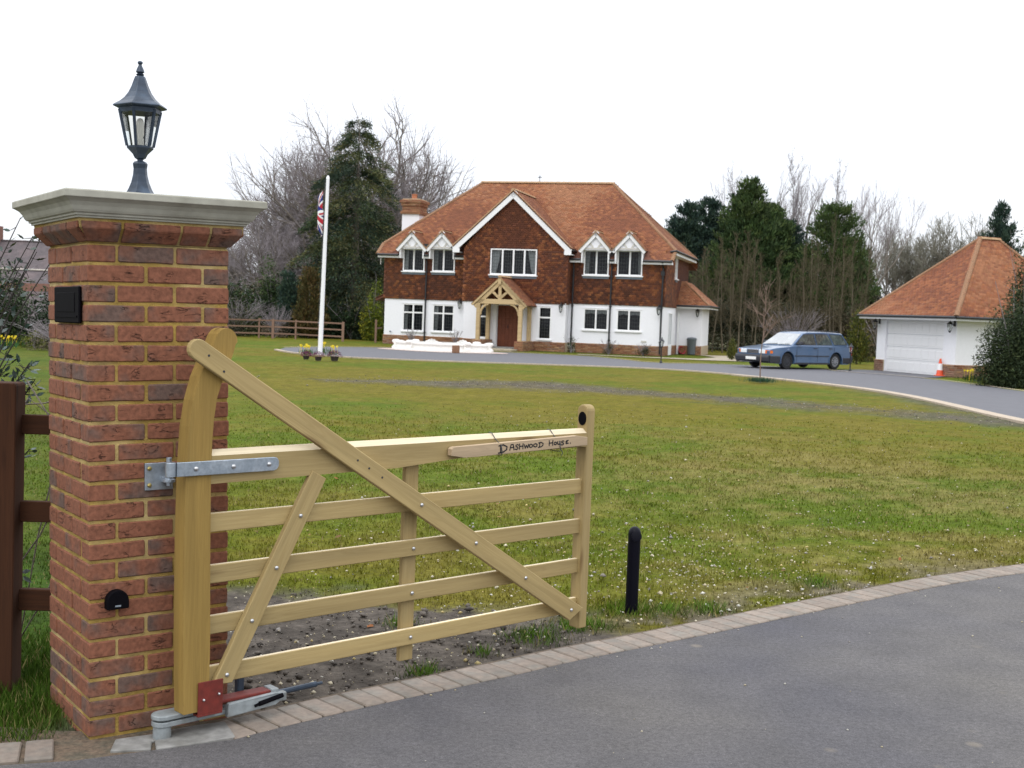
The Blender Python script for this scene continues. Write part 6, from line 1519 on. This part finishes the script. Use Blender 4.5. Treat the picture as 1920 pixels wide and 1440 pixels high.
def bare_mesh(seed, H, **kw):
    dome = kw.pop('dome', 0); bark = kw.pop('bark', M_BARK); tw = kw.pop('tw', M_TWIG); rng = random.Random(seed); b, f = grow(rng, H, **kw)
    zmax = max(s[1][2] for s in b+f); k = H/zmax
    if dome:
        A = np.array([s[0] for s in b+f]+[s[1] for s in b+f])*k; c0 = np.array([0, 0, H*.30]); D = A-c0; r = np.linalg.norm(D, axis=1)+1e-6
        az = np.arctan2(D[:, 1], D[:, 0]); el = np.arcsin(np.clip(D[:, 2]/r, -1, 1)); na, ne = 12, 7
        ia = ((az/(2*PI)+.5)*na).astype(int) % na; ie = np.clip(((el/PI+.5)*ne).astype(int), 0, ne-1); G = np.zeros((na, ne))
        for i in range(na):
            for j in range(ne):
                q = r[(ia == i) & (ie == j)]; G[i, j] = np.percentile(q, 96) if len(q) > 8 else 0
        G[G == 0] = np.median(G[G > 0]); G = (G*2+np.roll(G, 1, 0)+np.roll(G, -1, 0))/4
        fa = (az/(2*PI)+.5)*na-.5; i0 = np.floor(fa).astype(int); wa = fa-i0; fe = np.clip((el/PI+.5)*ne-.5, 0, ne-1.001); j0 = fe.astype(int); we = fe-j0
        g_ = (G[i0 % na, j0]*(1-wa)+G[(i0+1) % na, j0]*wa)*(1-we)+(G[i0 % na, j0+1]*(1-wa)+G[(i0+1) % na, j0+1]*wa)*we
        tgt = 1/np.sqrt((np.cos(el)/(H*dome))**2+(np.sin(el)/(H*.70))**2)
        w_ = np.where(A[:, 2] > H*.16, 1+(tgt/g_-1)*np.clip(r/g_, 0, 1.15), 1); w_ = np.clip(w_, .55, 1.16)
        P = (c0+D*w_[:, None])/k; n_ = len(b+f); S2 = [(tuple(P[i]), tuple(P[n_+i]), s[2], s[3]) for i, s in enumerate(b+f)]; b, f = S2[:len(b)], S2[len(b):]
    sc = lambda S: [(tuple(c*k for c in s[0]), tuple(c*k for c in s[1]), s[2], s[3]) for s in S]
    return seg_mesh('trunk', sc(b), bark, 5), seg_mesh('twigs', sc(f), tw, 3)
def tree_thing(name, label, cat, me_list, x, y, rz=0, s=1, group=None, sx=1):
    t = thing(name, label, cat, Matrix.Translation((x, y, 0)) @ Matrix.Rotation(rz, 4, 'Z') @ Matrix.Diagonal((s*sx, s*sx, s, 1)), group=group)
    for nm, me in me_list: link(nm, me, t, kind='stuff' if nm in ('twigs', 'crown') else None)
    return t

# big bare oaks behind the spruce
o1 = bare_mesh(3, 15.0, trunk=.16, r=.38, lev=6, spread=1.25, up=.14, twig=.0095, kidn=(3, 3), shrink=.73, angle=.72, first=9, dome=.50)
o2 = bare_mesh(8, 13.0, trunk=.2, r=.28, lev=6, spread=1.1, up=.2, twig=.010, kidn=(2, 3), shrink=.71, angle=.68, first=7, dome=.42)
LT = lambda a, b: [('trunk', a), ('twigs', b)]
tree_thing('oak_tree', 'huge bare domed tree right behind the dark spruce', 'tree', LT(*o1), -11.6, 88, .3, 1.07, 'bare trees behind the house', 1.12)
tree_thing('oak_tree', 'bare tree with a broad dome filling in left of the dark spruce', 'tree', LT(*o1), -13.2, 92, 2.7, .98, 'bare trees behind the house', 1.05)
tree_thing('oak_tree', 'bare rounded tree rising behind the house chimney', 'tree', LT(*o2), -7.6, 97, 1.9, 1.0, 'bare trees behind the house', .95)
tree_thing('oak_tree', 'bare tree between the brick pillar and the flagpole top', 'tree', LT(*o2), -16.6, 82, 4.0, .58, 'bare trees behind the house', 1.15)
tree_thing('oak_tree', 'low bare tree just right of the brick pillar above the far fence', 'tree', LT(*o2), -18.6, 84, 2.6, .48, 'bare trees behind the house', 1.2)

def crown(name, seed, H, Rf, n, cols, size, droop=.35, base=.06, whorl=14, mat_=M_LEAF, up=False, ragged=.25, asp=(1, .4), tier=0):
    """conifer foliage: sprays carried on boughs; Rf(t) gives the radius at height fraction t"""
    rs = np.random.RandomState(seed); nb = whorl*int(H*2.2)
    hb = base*H+(1-base)*H*rs.rand(nb)**1.15*.985; hb = np.where(tier > 0, np.round(hb/max(tier, .01))*tier+rs.normal(0, .07, nb), hb) if tier else hb; hb = np.clip(hb, .05, H*.985); az = rs.uniform(0, 2*PI, nb); R = np.array([Rf(h/H) for h in hb])*rs.uniform(1-ragged*1.6, 1+ragged, nb)
    per = np.maximum(4, (n*R/np.maximum(R.sum(), 1e-6)).astype(int)); idx = np.repeat(np.arange(nb), per); m = len(idx)
    t = rs.rand(m)**.55; a = az[idx]+rs.normal(0, .16, m)*(1.2-t*.4); r = R[idx]*t
    z = hb[idx] + (r*.55 if up else -droop*r*r/np.maximum(R[idx], .3)) + rs.normal(0, .10, m)*(1 if up else .8)
    pos = np.stack([r*np.cos(a), r*np.sin(a), z], -1)+rs.normal(0, .07, (m, 3))
    if up: d = np.stack([np.cos(a)*.5, np.sin(a)*.5, np.full(m, 1.0)], -1)+rs.normal(0, .35, (m, 3))
    else: d = np.stack([np.cos(a), np.sin(a), np.full(m, -.35)], -1)+rs.normal(0, .45, (m, 3))
    h_ = rs.normal(0, 1, (m, 3)); Rm = frame_rot(d, h_)
    cols = np.array(cols); tone = rs.rand(nb)[idx]; ci = np.clip((tone*len(cols)+rs.normal(0, .6, m)), 0, len(cols)-1).astype(int)
    C = cols[ci]*rs.uniform(.7, 1.3, (m, 1))
    a_, b_ = asp; bv = [(0,-b_*.5,0),(a_*.6,-b_*.35,.05),(a_,0,-.03),(a_*.5,b_*.5,.02)]; bf = [(0,1,2,3)]
    return scatter_mesh(name, bv, bf, pos, Rm, size*rs.uniform(.6, 1.4, m), C, mat_)
def trunk_mesh(H, r, m=M_BARK):
    mb = MB(); mb.tube([(0,0,-.2),(0,0,H*.5),(0,0,H*.96)], [r, r*.6, .02], 7); return mb.mesh('trunk', m, smooth='all')
SPR = [(.026,.044,.028),(.040,.064,.032),(.066,.086,.032),(.098,.104,.036),(.12,.115,.045),(.034,.060,.036)]
spr = crown('crown', 5, 12.3, lambda t: min(3.35, 4.2*(1-t)**.52)*(1 if t > .15 else .85)+.05, 110000, SPR, .17, droop=.42, base=.03, whorl=11, ragged=.38, asp=(1, .26), tier=.55)
tree_thing('spruce_tree', 'large dark drooping spruce directly left of the house', 'tree', [('trunk', trunk_mesh(12.2, .28)), ('crown', spr)], -9.3, 71, 0, 1.02)
CYP = [(.030,.055,.020),(.044,.078,.024),(.060,.098,.028),(.082,.115,.034),(.046,.070,.026)]
CYD = [(.026,.052,.036),(.036,.066,.044),(.050,.082,.050),(.026,.048,.040)]
cy_t = lambda w, p=.6: (lambda t: w*(1-t)**p*min(1, .55+t*2)+.08)
cyA = crown('crown', 21, 11, cy_t(3.4, .70), 56000, CYP, .24, base=.03, whorl=16, up=True, ragged=.22, asp=(1, .32))
cyB = crown('crown', 22, 10, cy_t(2.9, .72), 44000, CYD, .24, base=.03, whorl=15, up=True, ragged=.28, asp=(1, .32))
cyC = crown('crown', 23, 9, cy_t(2.5, .45), 44000, CYP[1:], .20, base=.03, whorl=16, up=True, ragged=.14, asp=(1, .3))
tk = trunk_mesh(9, .2)
G_ = 'evergreens standing right of the house'
for lab, me, x, y, s, sx, rz in (('dark blue green evergreen nearest the house roof', cyB, 11.4, 83, .95, 1.15, 0), ('dark evergreen second right of the house roof, slightly taller', cyB, 13.0, 84.5, 1.0, 1.15, 2), ('tallest green evergreen above the car, with a ragged double tip', cyA, 14.9, 80, 1.0, 1.05, 1),
    ('green evergreen leaning against the right flank of the tallest one', cyA, 17.0, 82.5, .88, 1.1, 3), ('low dark evergreen in the dip between the two green ones', cyB, 18.5, 84, .86, 1.45, 4), ('broad bright green evergreen, the rightmost before the garage', cyC, 20.1, 78, 1.03, 1.12, 0), ('shorter green evergreen behind the broad bright one', cyC, 21.6, 80, .82, 1.0, 2)):
    tree_thing('evergreen_tree', lab, 'tree', [('trunk', tk), ('crown', me)], x, y, rz, s, G_, sx)
tree_thing('evergreen_tree', 'dark evergreen tip rising behind the garage roof right end', 'tree', [('trunk', tk), ('crown', cyB)], 24.6, 63, 1, .82, None, .72)
tree_thing('evergreen_tree', 'dark evergreen cut by the right edge beyond the garage', 'tree', [('trunk', tk), ('crown', cyA)], 24.9, 59, 2, .64, None, .7)
# small conical conifers
cone = crown('crown', 31, 2.2, lambda t: .52*(1-t)**.6*min(1, .6+t*3)+.02, 3000, [(.06,.075,.016),(.09,.10,.018),(.13,.125,.022),(.04,.055,.018)], .12, base=.02, whorl=40, up=True, ragged=.1)
tree_thing('conical_conifer', 'small conical conifer behind the rear of the blue car', 'conifer', [('trunk', trunk_mesh(2, .05)), ('crown', cone)], 15.95, 57, 0, 1.08)
tree_thing('conical_conifer', 'tiny dark conifer by the drive left of the blue car', 'conifer', [('trunk', trunk_mesh(2, .05)), ('crown', cone)], 9.9, 55.6, 1, .42)
colm = crown('crown', 33, 3.4, lambda t: .62*(1-t)**.35*min(1, .7+t*3)+.02, 5000, CYD, .16, base=.02, whorl=40, up=True, ragged=.12)
brn = crown('crown', 34, 3.6, lambda t: .95*(1-t)**.5*min(1, .7+t*3)+.02, 6000, [(.07,.06,.02),(.11,.08,.025),(.055,.055,.018),(.09,.055,.02)], .18, base=.02, whorl=40, up=True, ragged=.15)
tree_thing('columnar_conifer', 'narrow dark columnar conifer behind the far rail fence', 'conifer', [('trunk', trunk_mesh(3, .06)), ('crown', colm)], -12.2, 66, 0, 1.0)
tree_thing('columnar_conifer', 'bronze brown bushy conifer just left of the flagpole', 'conifer', [('trunk', trunk_mesh(3, .06)), ('crown', brn)], -10.95, 65.5, 0, 1.0)

# slender bare trees: birches behind, thin stems in front of the evergreens
bf1 = bare_mesh(41, 14.0, trunk=.30, r=.12, lev=5, spread=.34, up=.55, twig=.012, kidn=(2, 3), shrink=.66, angle=.45, first=4)
bf2 = bare_mesh(45, 13.6, trunk=.34, r=.11, lev=5, spread=.42, up=.5, twig=.012, kidn=(2, 3), shrink=.66, angle=.5, first=3)
bi1 = pole_mesh(41, 14.5, r=.12, start=.35, nb=26, blen=.24, twig=.013, ang=.55, sub=5)
bi2 = pole_mesh(45, 14.0, r=.12, start=.40, nb=22, blen=.26, twig=.013, ang=.65, sub=5)
bi3 = bare_mesh(47, 12.5, trunk=.26, r=.13, lev=5, spread=.7, up=.4, twig=.014, kidn=(2, 3), shrink=.70, angle=.6, first=4)
G_ = 'tall bare trees behind the evergreens'
for lab, me, x, y, s in (('bare slender treetop showing behind the tallest evergreen', bi1, 16.3, 96, .90), ('bare slender tree just right of the tallest evergreen tip', bf2, 18.7, 97, .98), ('tallest bare slender tree above the dip in the evergreens', bi1, 21.3, 97, .99), ('bare slender tree left of the broad bright evergreen tip', bf1, 23.0, 98, 1.0), ('bare slender tree straight behind the broad bright evergreen', bi2, 25.1, 96, .98), ('bare slender tree in the gap left of the broad bright evergreen', bf2, 20.2, 99, 1.05), ('faint bare tree between the two tall evergreens at the back', bf1, 19.6, 101, .95), ('bare tree right behind the broad bright evergreen shoulder', bf2, 26.4, 99, 1.0), ('wide forked bare tree leaning out right of the evergreens', bi3, 25.9, 91, 1.0)):
    tree_thing('bare_tree', lab, 'tree', LT(*me), x, y, x*1.3, s, G_)
M_BTW = mat('brown_twig', (.105,.088,.055), .9, .2, 1.5, spec=.1)
bt1 = pole_mesh(51, 6.6, r=.05, start=.22, nb=26, blen=.22, twig=.0085, ang=.75, sub=4, bark=M_BARK2, tw=M_BTW, wob=.04)
bt2 = pole_mesh(52, 5.6, r=.045, start=.15, nb=30, blen=.27, twig=.0085, ang=.95, sub=4, bark=M_BARK2, tw=M_BTW, wob=.07)
bt3 = pole_mesh(53, 7.4, r=.05, start=.4, nb=20, blen=.18, twig=.008, ang=.65, sub=4, bark=M_BARK2, tw=M_BTW, wob=.035)
rng = random.Random(77); protos = [bt1, bt2, bt3, bt1]
lab_near = ['beside the house wing', 'above the path end', 'left of the car front', 'above the car bonnet', 'above the car windscreen', 'above the car middle', 'above the car tail', 'left of the small conical conifer', 'left of the garage']
k = 0
for i in range(34):
    px = 1262+i*10.6+rng.uniform(-5, 5); Y = rng.uniform(66, 74); X = (px-960)/2300*Y
    j = min(8, int((px-1255)/41)); dep = ('tall', 'leaning', 'twiggy', 'slim', 'crooked', 'bushy')[i % 6]
    tree_thing('thin_bare_tree', '%s thin bare tree before the evergreens, %s' % (dep, lab_near[j]), 'tree', LT(*protos[rng.randrange(4)]), X, Y, rng.uniform(0, 6), rng.uniform(.62, 1.08), 'thin bare trees in front of the evergreens')

# distant bare woods
fw1 = bare_mesh(61, 10, trunk=.2, r=.16, lev=5, spread=.8, up=.3, twig=.018, kidn=(3, 4), shrink=.66, angle=.65, first=6, tw=mat('grey_green_twig', (.20,.19,.15), .9, .2, 1, spec=.1))
fw2 = bare_mesh(62, 9, trunk=.2, r=.15, lev=5, spread=.7, up=.35, twig=.018, kidn=(3, 4), shrink=.66, angle=.6, first=6, tw=mat('lilac_grey_twig', (.20,.17,.165), .9, .2, 1, spec=.1))
G_ = 'distant bare trees beyond the garage'
for lab, me, x, y, s in (('low hazy bare tree right of the evergreens', fw2, 29.5, 104, .74), ('hazy bare tree above the left end of the garage roof', fw1, 33.0, 107, 1.08), ('pale bare tree above the left slope of the garage roof', fw1, 36.2, 108, 1.2), ('denser bare tree just left of the garage ridge', fw1, 38.5, 104, 1.2), ('low bare tree behind the garage left eaves', fw2, 31.6, 101, .62), ('bare tree partly hidden behind the garage ridge', fw2, 41.0, 103, 1.05)):
    tree_thing('distant_tree', lab, 'tree', LT(*me), x, y, x, s, G_)
G_ = 'distant bare trees beyond the far rail fence'
for lab, me, x, y, s in (('grey bare tree touching the right edge of the brick pillar', fw2, -21.0, 92, .78), ('grey bare tree behind the narrow columnar conifer', fw2, -17.6, 90, .70), ('grey bare tree low behind the bronze conifer', fw1, -14.5, 92, .66)):
    tree_thing('distant_tree', lab, 'tree', LT(*me), x, y, x, s, G_)

def shrub(name, label, x, y, rad_, h, n, cols, size, seed, cat='shrub', z0=0, twigs=0, asp=(1, .5), rz=0, group=None, flat=.0, hollow=.45):
    rs = np.random.RandomState(seed); t = thing(name, label, cat, RT((x, y, 0), rz), group=group)
    rx, ry = rad_ if isinstance(rad_, tuple) else (rad_, rad_)
    nl = max(5, n//500); ctr = rs.normal(0, 1, (nl, 3)); ctr /= np.linalg.norm(ctr, axis=1)[:, None]; ctr *= rs.uniform(.25, .72, (nl, 1)); ctr[:, 2] = abs(ctr[:, 2])*.9+.05
    i = rs.randint(0, nl, n); d = rs.normal(0, 1, (n, 3)); d /= np.linalg.norm(d, axis=1)[:, None]; rr = rs.uniform(hollow, 1, (n, 1))*rs.uniform(.25, .45, (nl, 1))[i]
    P = ctr[i]+d*rr; P[:, 2] = np.abs(P[:, 2]); P = P*np.array([rx, ry, h])+[0, 0, z0]
    cols = np.array(cols); ti = rs.rand(nl)[i]; C = cols[np.clip(ti*len(cols)+rs.normal(0, .7, n), 0, len(cols)-1).astype(int)]*rs.uniform(.7, 1.35, (n, 1))
    leafy('leaves', P, C, size*rs.uniform(.6, 1.4, n), rs, par=t, asp=asp, kind='stuff')
    S_ = []
    rg = random.Random(seed)
    for k in range(max(6, twigs)):
        e = Vector((rg.gauss(0, .45)*rx, rg.gauss(0, .45)*ry, h*rg.uniform(.5, 1.05))); m = Vector((e.x*.35, e.y*.35, e.z*.5)); S_ += [((0, 0, -.05), tuple(m), .012+h*.006, .008+h*.003), (tuple(m), tuple(e), .008+h*.003, .004)]
        for q in range(4 if twigs else 1):
            e2 = e+Vector((rg.gauss(0, .14)*rx, rg.gauss(0, .14)*ry, rg.uniform(-.1, .16)*h)); S_.append((tuple(m.lerp(e, rg.uniform(.3, 1))), tuple(e2), .006, .003))
    link('stems', seg_mesh('stems', S_, M_TWIG, 3), t)
    return t
DKG = [(.016,.030,.014),(.024,.045,.018),(.036,.062,.022),(.052,.080,.026)]
MIX = [(.05,.055,.028),(.075,.075,.035),(.035,.05,.02),(.10,.09,.045),(.12,.10,.06)]
# the hedge line behind the far fence, undergrowth under the evergreens
shrub('shrub', 'dark mixed shrub just right of the brick pillar behind the far fence', -15.9, 67, (2.2, 1.6), 4.2, 9000, DKG+MIX[:2], .20, 101, group='shrubs behind the far fence')
shrub('shrub', 'tall dark green shrub behind the middle of the far fence', -13.6, 69, (1.5, 1.4), 4.4, 7000, DKG, .20, 102, group='shrubs behind the far fence')
shrub('shrub', 'olive brown twiggy shrub low behind the far fence rails', -14.6, 64.6, (2.4, .9), 1.9, 5000, MIX, .13, 103, twigs=60, group='shrubs behind the far fence')
shrub('shrub', 'pinkish bare shrub behind the far fence left of the bronze conifer', -12.6, 64.8, (1.0, .8), 1.5, 1200, [(.22,.17,.12),(.16,.12,.09)], .10, 104, twigs=70, group='shrubs behind the far fence')
shrub('shrub', 'dark shrub beneath the spruce between flagpole and house', -8.9, 67.2, (1.9, 1.0), 2.3, 7000, DKG[:3]+[(.07,.04,.03)], .17, 105, group='shrubs behind the far fence')
shrub('golden_shrub', 'yellow green shrub against the left corner of the house', -7.55, 66.0, (1.0, .9), 3.4, 4500, [(.10,.14,.012),(.16,.19,.014),(.06,.09,.016),(.22,.22,.02)], .15, 106)
shrub('shrub', 'dark laurel like shrub at the foot of the spruce left side', -10.6, 67.6, (1.5, 1.1), 2.6, 5000, DKG, .18, 107, group='shrubs behind the far fence')
def mass(name, x0, x1, y0, y1, h, n, cols, size, seed):
    rs = np.random.RandomState(seed); x = rs.uniform(x0, x1, n); y = rs.uniform(y0, y1, n); hh = h*(.55+.75*fbm(x, y, .35, seed, 3)); z = rs.rand(n)**.7*hh
    cols = np.array(cols); q = fbm(x, z, .6, seed+1, 3); C = cols[np.clip((q-.2)/.6*len(cols)+rs.normal(0, .8, n), 0, len(cols)-1).astype(int)]*rs.uniform(.65, 1.3, (n, 1))
    leafy(name, np.stack([x, y, z], -1), C, size*rs.uniform(.6, 1.4, n), rs, kind='stuff')
UND = [(.018,.022,.012),(.03,.034,.016),(.055,.050,.026),(.08,.066,.038),(.10,.075,.05)]
mass('undergrowth', 10.5, 24.5, 73, 77.5, 3.6, 26000, UND, .24, 201)
mass('undergrowth', 11.0, 22.5, 69, 71.5, 1.1, 7000, UND[:3], .15, 202)
mass('distant_woodland', 22, 60, 108, 118, 4.6, 16000, [(.09,.085,.07),(.12,.105,.09),(.06,.07,.04),(.10,.09,.085)], .42, 203)
mass('distant_woodland', -48, 12, 108, 120, 4.6, 22000, [(.06,.065,.045),(.09,.085,.07),(.04,.055,.03),(.10,.09,.08)], .42, 204)
mass('undergrowth', -19.5, -7.0, 71, 75, 2.8, 14000, UND[:4]+DKG[:2], .22, 205)
shrub('golden_shrub', 'small yellow green bush at the left foot of the garage roofline', 25.4, 84, 1.2, 3.4, 1400, [(.20,.20,.02),(.12,.14,.02)], .2, 108)
shrub('shrub', 'brown leaved hedge between the conical conifer and the garage', 18.4, 61.5, (1.5, .9), 2.6, 4200, [(.09,.065,.03),(.13,.09,.045),(.06,.06,.025)], .13, 109, twigs=30)
shrub('shrub', 'russet bare bush above the roof of the blue car', 15.2, 66.5, (1.9, 1.0), 2.4, 2600, [(.16,.10,.07),(.12,.08,.055),(.09,.075,.045)], .11, 110, twigs=80)
# large evergreen shrubs at the right edge
EVG = [(.018,.030,.013),(.028,.045,.018),(.042,.060,.022),(.06,.078,.03),(.022,.034,.018)]
shrub('evergreen_shrub', 'large dark evergreen shrub in front of the garage at the right edge', 15.75, 38.6, (1.45, 1.2), 3.3, 26000, EVG, .10, 111)
shrub('evergreen_shrub', 'taller dark evergreen cut by the right edge behind the large shrub', 16.95, 40.3, (1.3, 1.1), 5.4, 24000, EVG, .11, 112)
# plants along the house foot
shrub('flowering_shrub', 'green shrub with white blossom against the downpipe right of the porch', 2.72, 57.75, (.36, .3), .78, 1100, [(.05,.07,.03),(.08,.10,.04),(.65,.62,.52),(.04,.06,.03)], .06, 113, group='small plants along the house wall')
shrub('small_shrub', 'small olive shrub at the brick plinth below the middle downpipe', 4.45, 57.3, (.42, .3), .62, 900, [(.09,.08,.04),(.06,.07,.03),(.12,.10,.06)], .06, 114, twigs=24, group='small plants along the house wall')
shrub('small_shrub', 'dark small shrub at the brick plinth left of the corner lamp', 6.03, 56.9, (.42, .3), .52, 900, [(.04,.05,.025),(.07,.06,.035),(.03,.04,.02)], .06, 115, twigs=24, group='small plants along the house wall')
shrub('small_shrub', 'thin leafy sprig showing above the right half of the fountain', -2.75, 58.2, (.34, .25), .85, 260, [(.03,.04,.03),(.05,.06,.04)], .09, 116, twigs=16, group='small plants along the house wall')
shrub('small_shrub', 'sparse bare sprig against the white wall behind the fountain left half', -4.9, 58.9, (.4, .25), .75, 110, [(.16,.16,.10)], .06, 117, twigs=26, group='small plants along the house wall')
# sapling on the lawn with bluish bulbs at its foot
rg = random.Random(9); t = thing('sapling', 'thin bare sapling standing in the lawn in front of the blue car', 'sapling', (7.12, 35.2, 0))
S_ = []; p = Vector((0, 0, -.05)); d = Vector((.0, 0, 1))
for k in range(7):
    d = (d+Vector((rg.gauss(0, .05), 0, .3))).normalized(); q = p+d*.34; S_.append((tuple(p), tuple(q), .022-.0025*k, .020-.0025*k)); p = q
    if k > 2:
        for j in range(5):
            e = p+Vector((rg.gauss(0, .28), rg.gauss(0, .25), rg.uniform(.15, .5))); S_.append((tuple(p-d*.1), tuple(e), .009, .004))
            for _ in range(3): S_.append((tuple(p.lerp(e, rg.uniform(.4, 1))), tuple(e+Vector((rg.gauss(0, .1), rg.gauss(0, .1), rg.uniform(0, .2)))), .006, .003))
link('stem', seg_mesh('stem', S_, mat('sapling_bark', (.19,.13,.10), .9, .2, 9), 6), t)
rs = np.random.RandomState(12); n = 420; P = np.stack([rs.normal(0, .22, n), rs.normal(0, .10, n), np.zeros(n)], -1); dd = np.stack([rs.normal(0, .3, n), rs.normal(0, .3, n), np.ones(n)], -1)
bt_ = thing('bulb_leaves', 'clump of blue green bulb leaves round the sapling foot', 'plant', (7.12, 34.9, 0))
leafy('leaf_blades', P, np.array([.05,.12,.07])*rs.uniform(.7,1.4,(n,1)), rs.uniform(.12, .2, n), rs, par=bt_, asp=(1, .10), R=frame_rot(dd, np.array([1., .1, 0])), kind='stuff')

# ------------------------------------------------------------------ far left: neighbour's house, shrubs, holly
nh = thing('neighbour_house', "neighbour's low house with brown tiled roofs behind shrubs at the far left", 'house', RT((-27.5, 60, 0), rad(-3)))
mb = MB(); mb.box((-4, .6, 0), (10.2, 8, 2.3)); mb.build('wall', M_NBRICK, nh)
plane('roof', [(-5,-1.9,.35),(10.5,-1.9,.35),(10.5,2.3,2.98),(-5,2.3,2.98)], nh, M_NROOF, .1)
plane('roof', [(-5,2.6,2.7),(9.6,2.6,2.7),(9.0,5.3,4.55),(-5,5.3,4.55)], nh, M_NROOF, .1)
ridge((-5,2.3,3.0), (10.5,2.3,3.0), nh, .1, .3, mat('pale_ridge', (.34,.31,.27), .9, .15, 3)); ridge((-5,5.3,4.57), (9.0,5.3,4.57), nh, .08, .3, M_NROOF)
mb = MB(); mb.box((-1.0, 4.6, 3.2), (-.12, 5.5, 5.3)); chn = mb.build('chimney', M_NBRICK, nh)
mb = MB(); mb.box((-.8,4.7,5.3),(-.6,4.9,5.5)); mb.build('chimney_pot', M_NBRICK, chn)
mb = MB(); mb.tube([(2.45,5,4.4),(2.45,5,6.5)], .02, 5); mb.tube([(1.6,5,6.35),(3.5,5,6.45)], .015, 5)
for k in range(7): x = 1.8+k*.25; mb.tube([(x,4.8,6.38+k*.01),(x,5.2,6.38+k*.01)], .01, 4)
mb.build('tv_aerial', M_WIRE, nh)
SG = 'dark garden shrubs at the far left'
shrub('evergreen_shrub', 'dark evergreen shrub left of the pillar above the bright grass', -15.2, 42, (2.0, 1.3), 2.5, 9000, DKG[:3], .14, 121, group=SG)
shrub('evergreen_shrub', 'dark evergreen shrub touching the left edge of the brick pillar', -14.7, 40.6, (1.5, 1.2), 2.1, 7000, DKG[:3]+[(.05,.05,.03)], .13, 122, group=SG)
shrub('evergreen_shrub', 'tall dark shrub at the left picture edge under the brown roof', -17.6, 42.5, (1.5, 1.3), 3.5, 8000, DKG, .14, 123, group=SG)
shrub('shrub', 'tangled bare brown shrub low at the left of the pillar', -14.2, 38.6, (1.4, .7), .85, 1500, [(.14,.11,.08),(.10,.08,.06)], .08, 124, twigs=90)
shrub('golden_shrub', 'small yellow green bush beside the far left daffodils', -15.7, 40.2, (.55, .5), .75, 1200, [(.10,.12,.02),(.16,.17,.03)], .08, 125)

# holly bush leaning in over the left fence
def holly():
    t = thing('holly_bush', 'dark prickly holly branches reaching in over the left fence post', 'holly bush', (-2.75, 5.75, 0))
    rg = random.Random(31); S_ = []; tips = []
    O = Vector((-2.75, 5.75, 0))
    tg = [(-2.30,5.55,1.35),(-2.21,5.6,1.36),(-2.24,5.55,1.28),(-2.20,5.65,1.285),(-2.33,5.55,1.42),(-2.28,5.8,1.95),(-2.22,5.8,1.99),(-2.30,5.9,1.88),(-2.34,5.8,1.80),(-2.33,5.8,1.70),(-2.30,5.9,1.62),(-2.25,6.0,1.87),(-2.36,5.7,1.55),(-2.38,5.9,2.04),(-2.20,5.5,1.06),(-2.16,5.5,.98),(-2.22,5.45,.86),(-2.13,5.35,.45),(-2.45,5.8,1.7),(-2.5,5.9,1.5),(-2.6,5.8,1.9),(-2.55,5.6,1.2),(-2.7,6.0,2.0),(-2.9,5.6,1.6),(-3.0,6,1.9),(-2.8,5.4,1.3)]
    P = []; D = []
    for g_ in tg:
        e = Vector(g_)-O; m = Vector((e.x*.35+rg.gauss(0, .03), e.y*.3, e.z*.62)); q0 = Vector((0, 0, max(.1, e.z*.25)))
        m2 = m.lerp(e, .5)+Vector((0, rg.gauss(0, .03), rg.gauss(.02, .02)))
        S_ += [((0, 0, -.05), tuple(q0), .016, .012), (tuple(q0), tuple(m), .011, .006), (tuple(m), tuple(m2), .006, .004), (tuple(m2), tuple(e), .004, .002)]
        dens = 34 if g_[2] < 1.5 and g_[2] > 1.2 else 9
        for k in range(dens):
            b = m2.lerp(e, rg.random()**.6); side_ = Vector((rg.gauss(0, 1), rg.gauss(0, 1), rg.gauss(0, .6))).normalized(); e2 = b+side_*rg.uniform(.01, .05)
            S_.append((tuple(b), tuple(e2), .002, .0012)); P.append(tuple(e2)); D.append(tuple((side_+(e-m2).normalized()*.6).normalized()))
    link('branches', seg_mesh('branches', S_, mat('dark_bark', (.035,.03,.025), .9, .2, 20), 5), t)
    n = len(P); rs = np.random.RandomState(3)
    # spiny leaf outline
    out = [(0,0),(.12,.13),(.22,.22),(.30,.15),(.42,.24),(.52,.16),(.64,.20),(.74,.11),(1,0)]
    bv = [(x, 0, .03*math.sin(x*PI)) for x, y in out] + [(x, y, .07*abs(math.sin(x*9))) for x, y in out] + [(x, -y, .07*abs(math.sin(x*9))) for x, y in out]
    k = len(out); bf = [(i, i+1, k+i+1, k+i) for i in range(k-1)] + [(i+1, i, 2*k+i, 2*k+i+1) for i in range(k-1)]
    C = np.array([[.02,.045,.03],[.035,.06,.045],[.06,.085,.075],[.015,.03,.02]])[rs.choice(4, n, p=[.3,.3,.2,.2])]*rs.uniform(.8, 1.2, (n, 1))
    me = scatter_mesh('leaves', bv, bf, np.array(P), frame_rot(np.array(D), rs.normal(0, 1, (n, 3))), rs.uniform(.03, .05, n), C, M_HOLLY)
    link('leaves', me, t, kind='stuff')
M_HOLLY = mat('holly_leaf', attr=True, rough=.35, var=.1, scale=20, spec=.5)
holly()
# fine stems of bramble behind the rails
t = thing('bramble', 'thin arching bramble stems between the fence rails and the pillar', 'bramble', (-2.0, 5.35, 0))
mb = MB()
for pts_ in ([(-.2,.1,-.05),(-.08,.05,.6),(.02,.05,1.05),(-.12,.0,1.3)], [(-.3,0,.9),(-.12,.02,1.22),(.06,.05,1.08)], [(-.25,0,1.18),(-.05,.03,1.20),(.12,.05,1.26)], [(-.15,-.05,.1),(-.02,0,.35),(.06,.02,.6)], [(-.3,-.1,.2),(-.1,-.1,.33),(.05,0,.3),(.08,0,.1)], [(-.25,-.05,.3),(-.05,0,.62),(.1,.02,.95)]):
    mb.tube(pts_, .0035, 5)
mb.build('stems', M_BARK, t, smooth='all', kind='stuff')
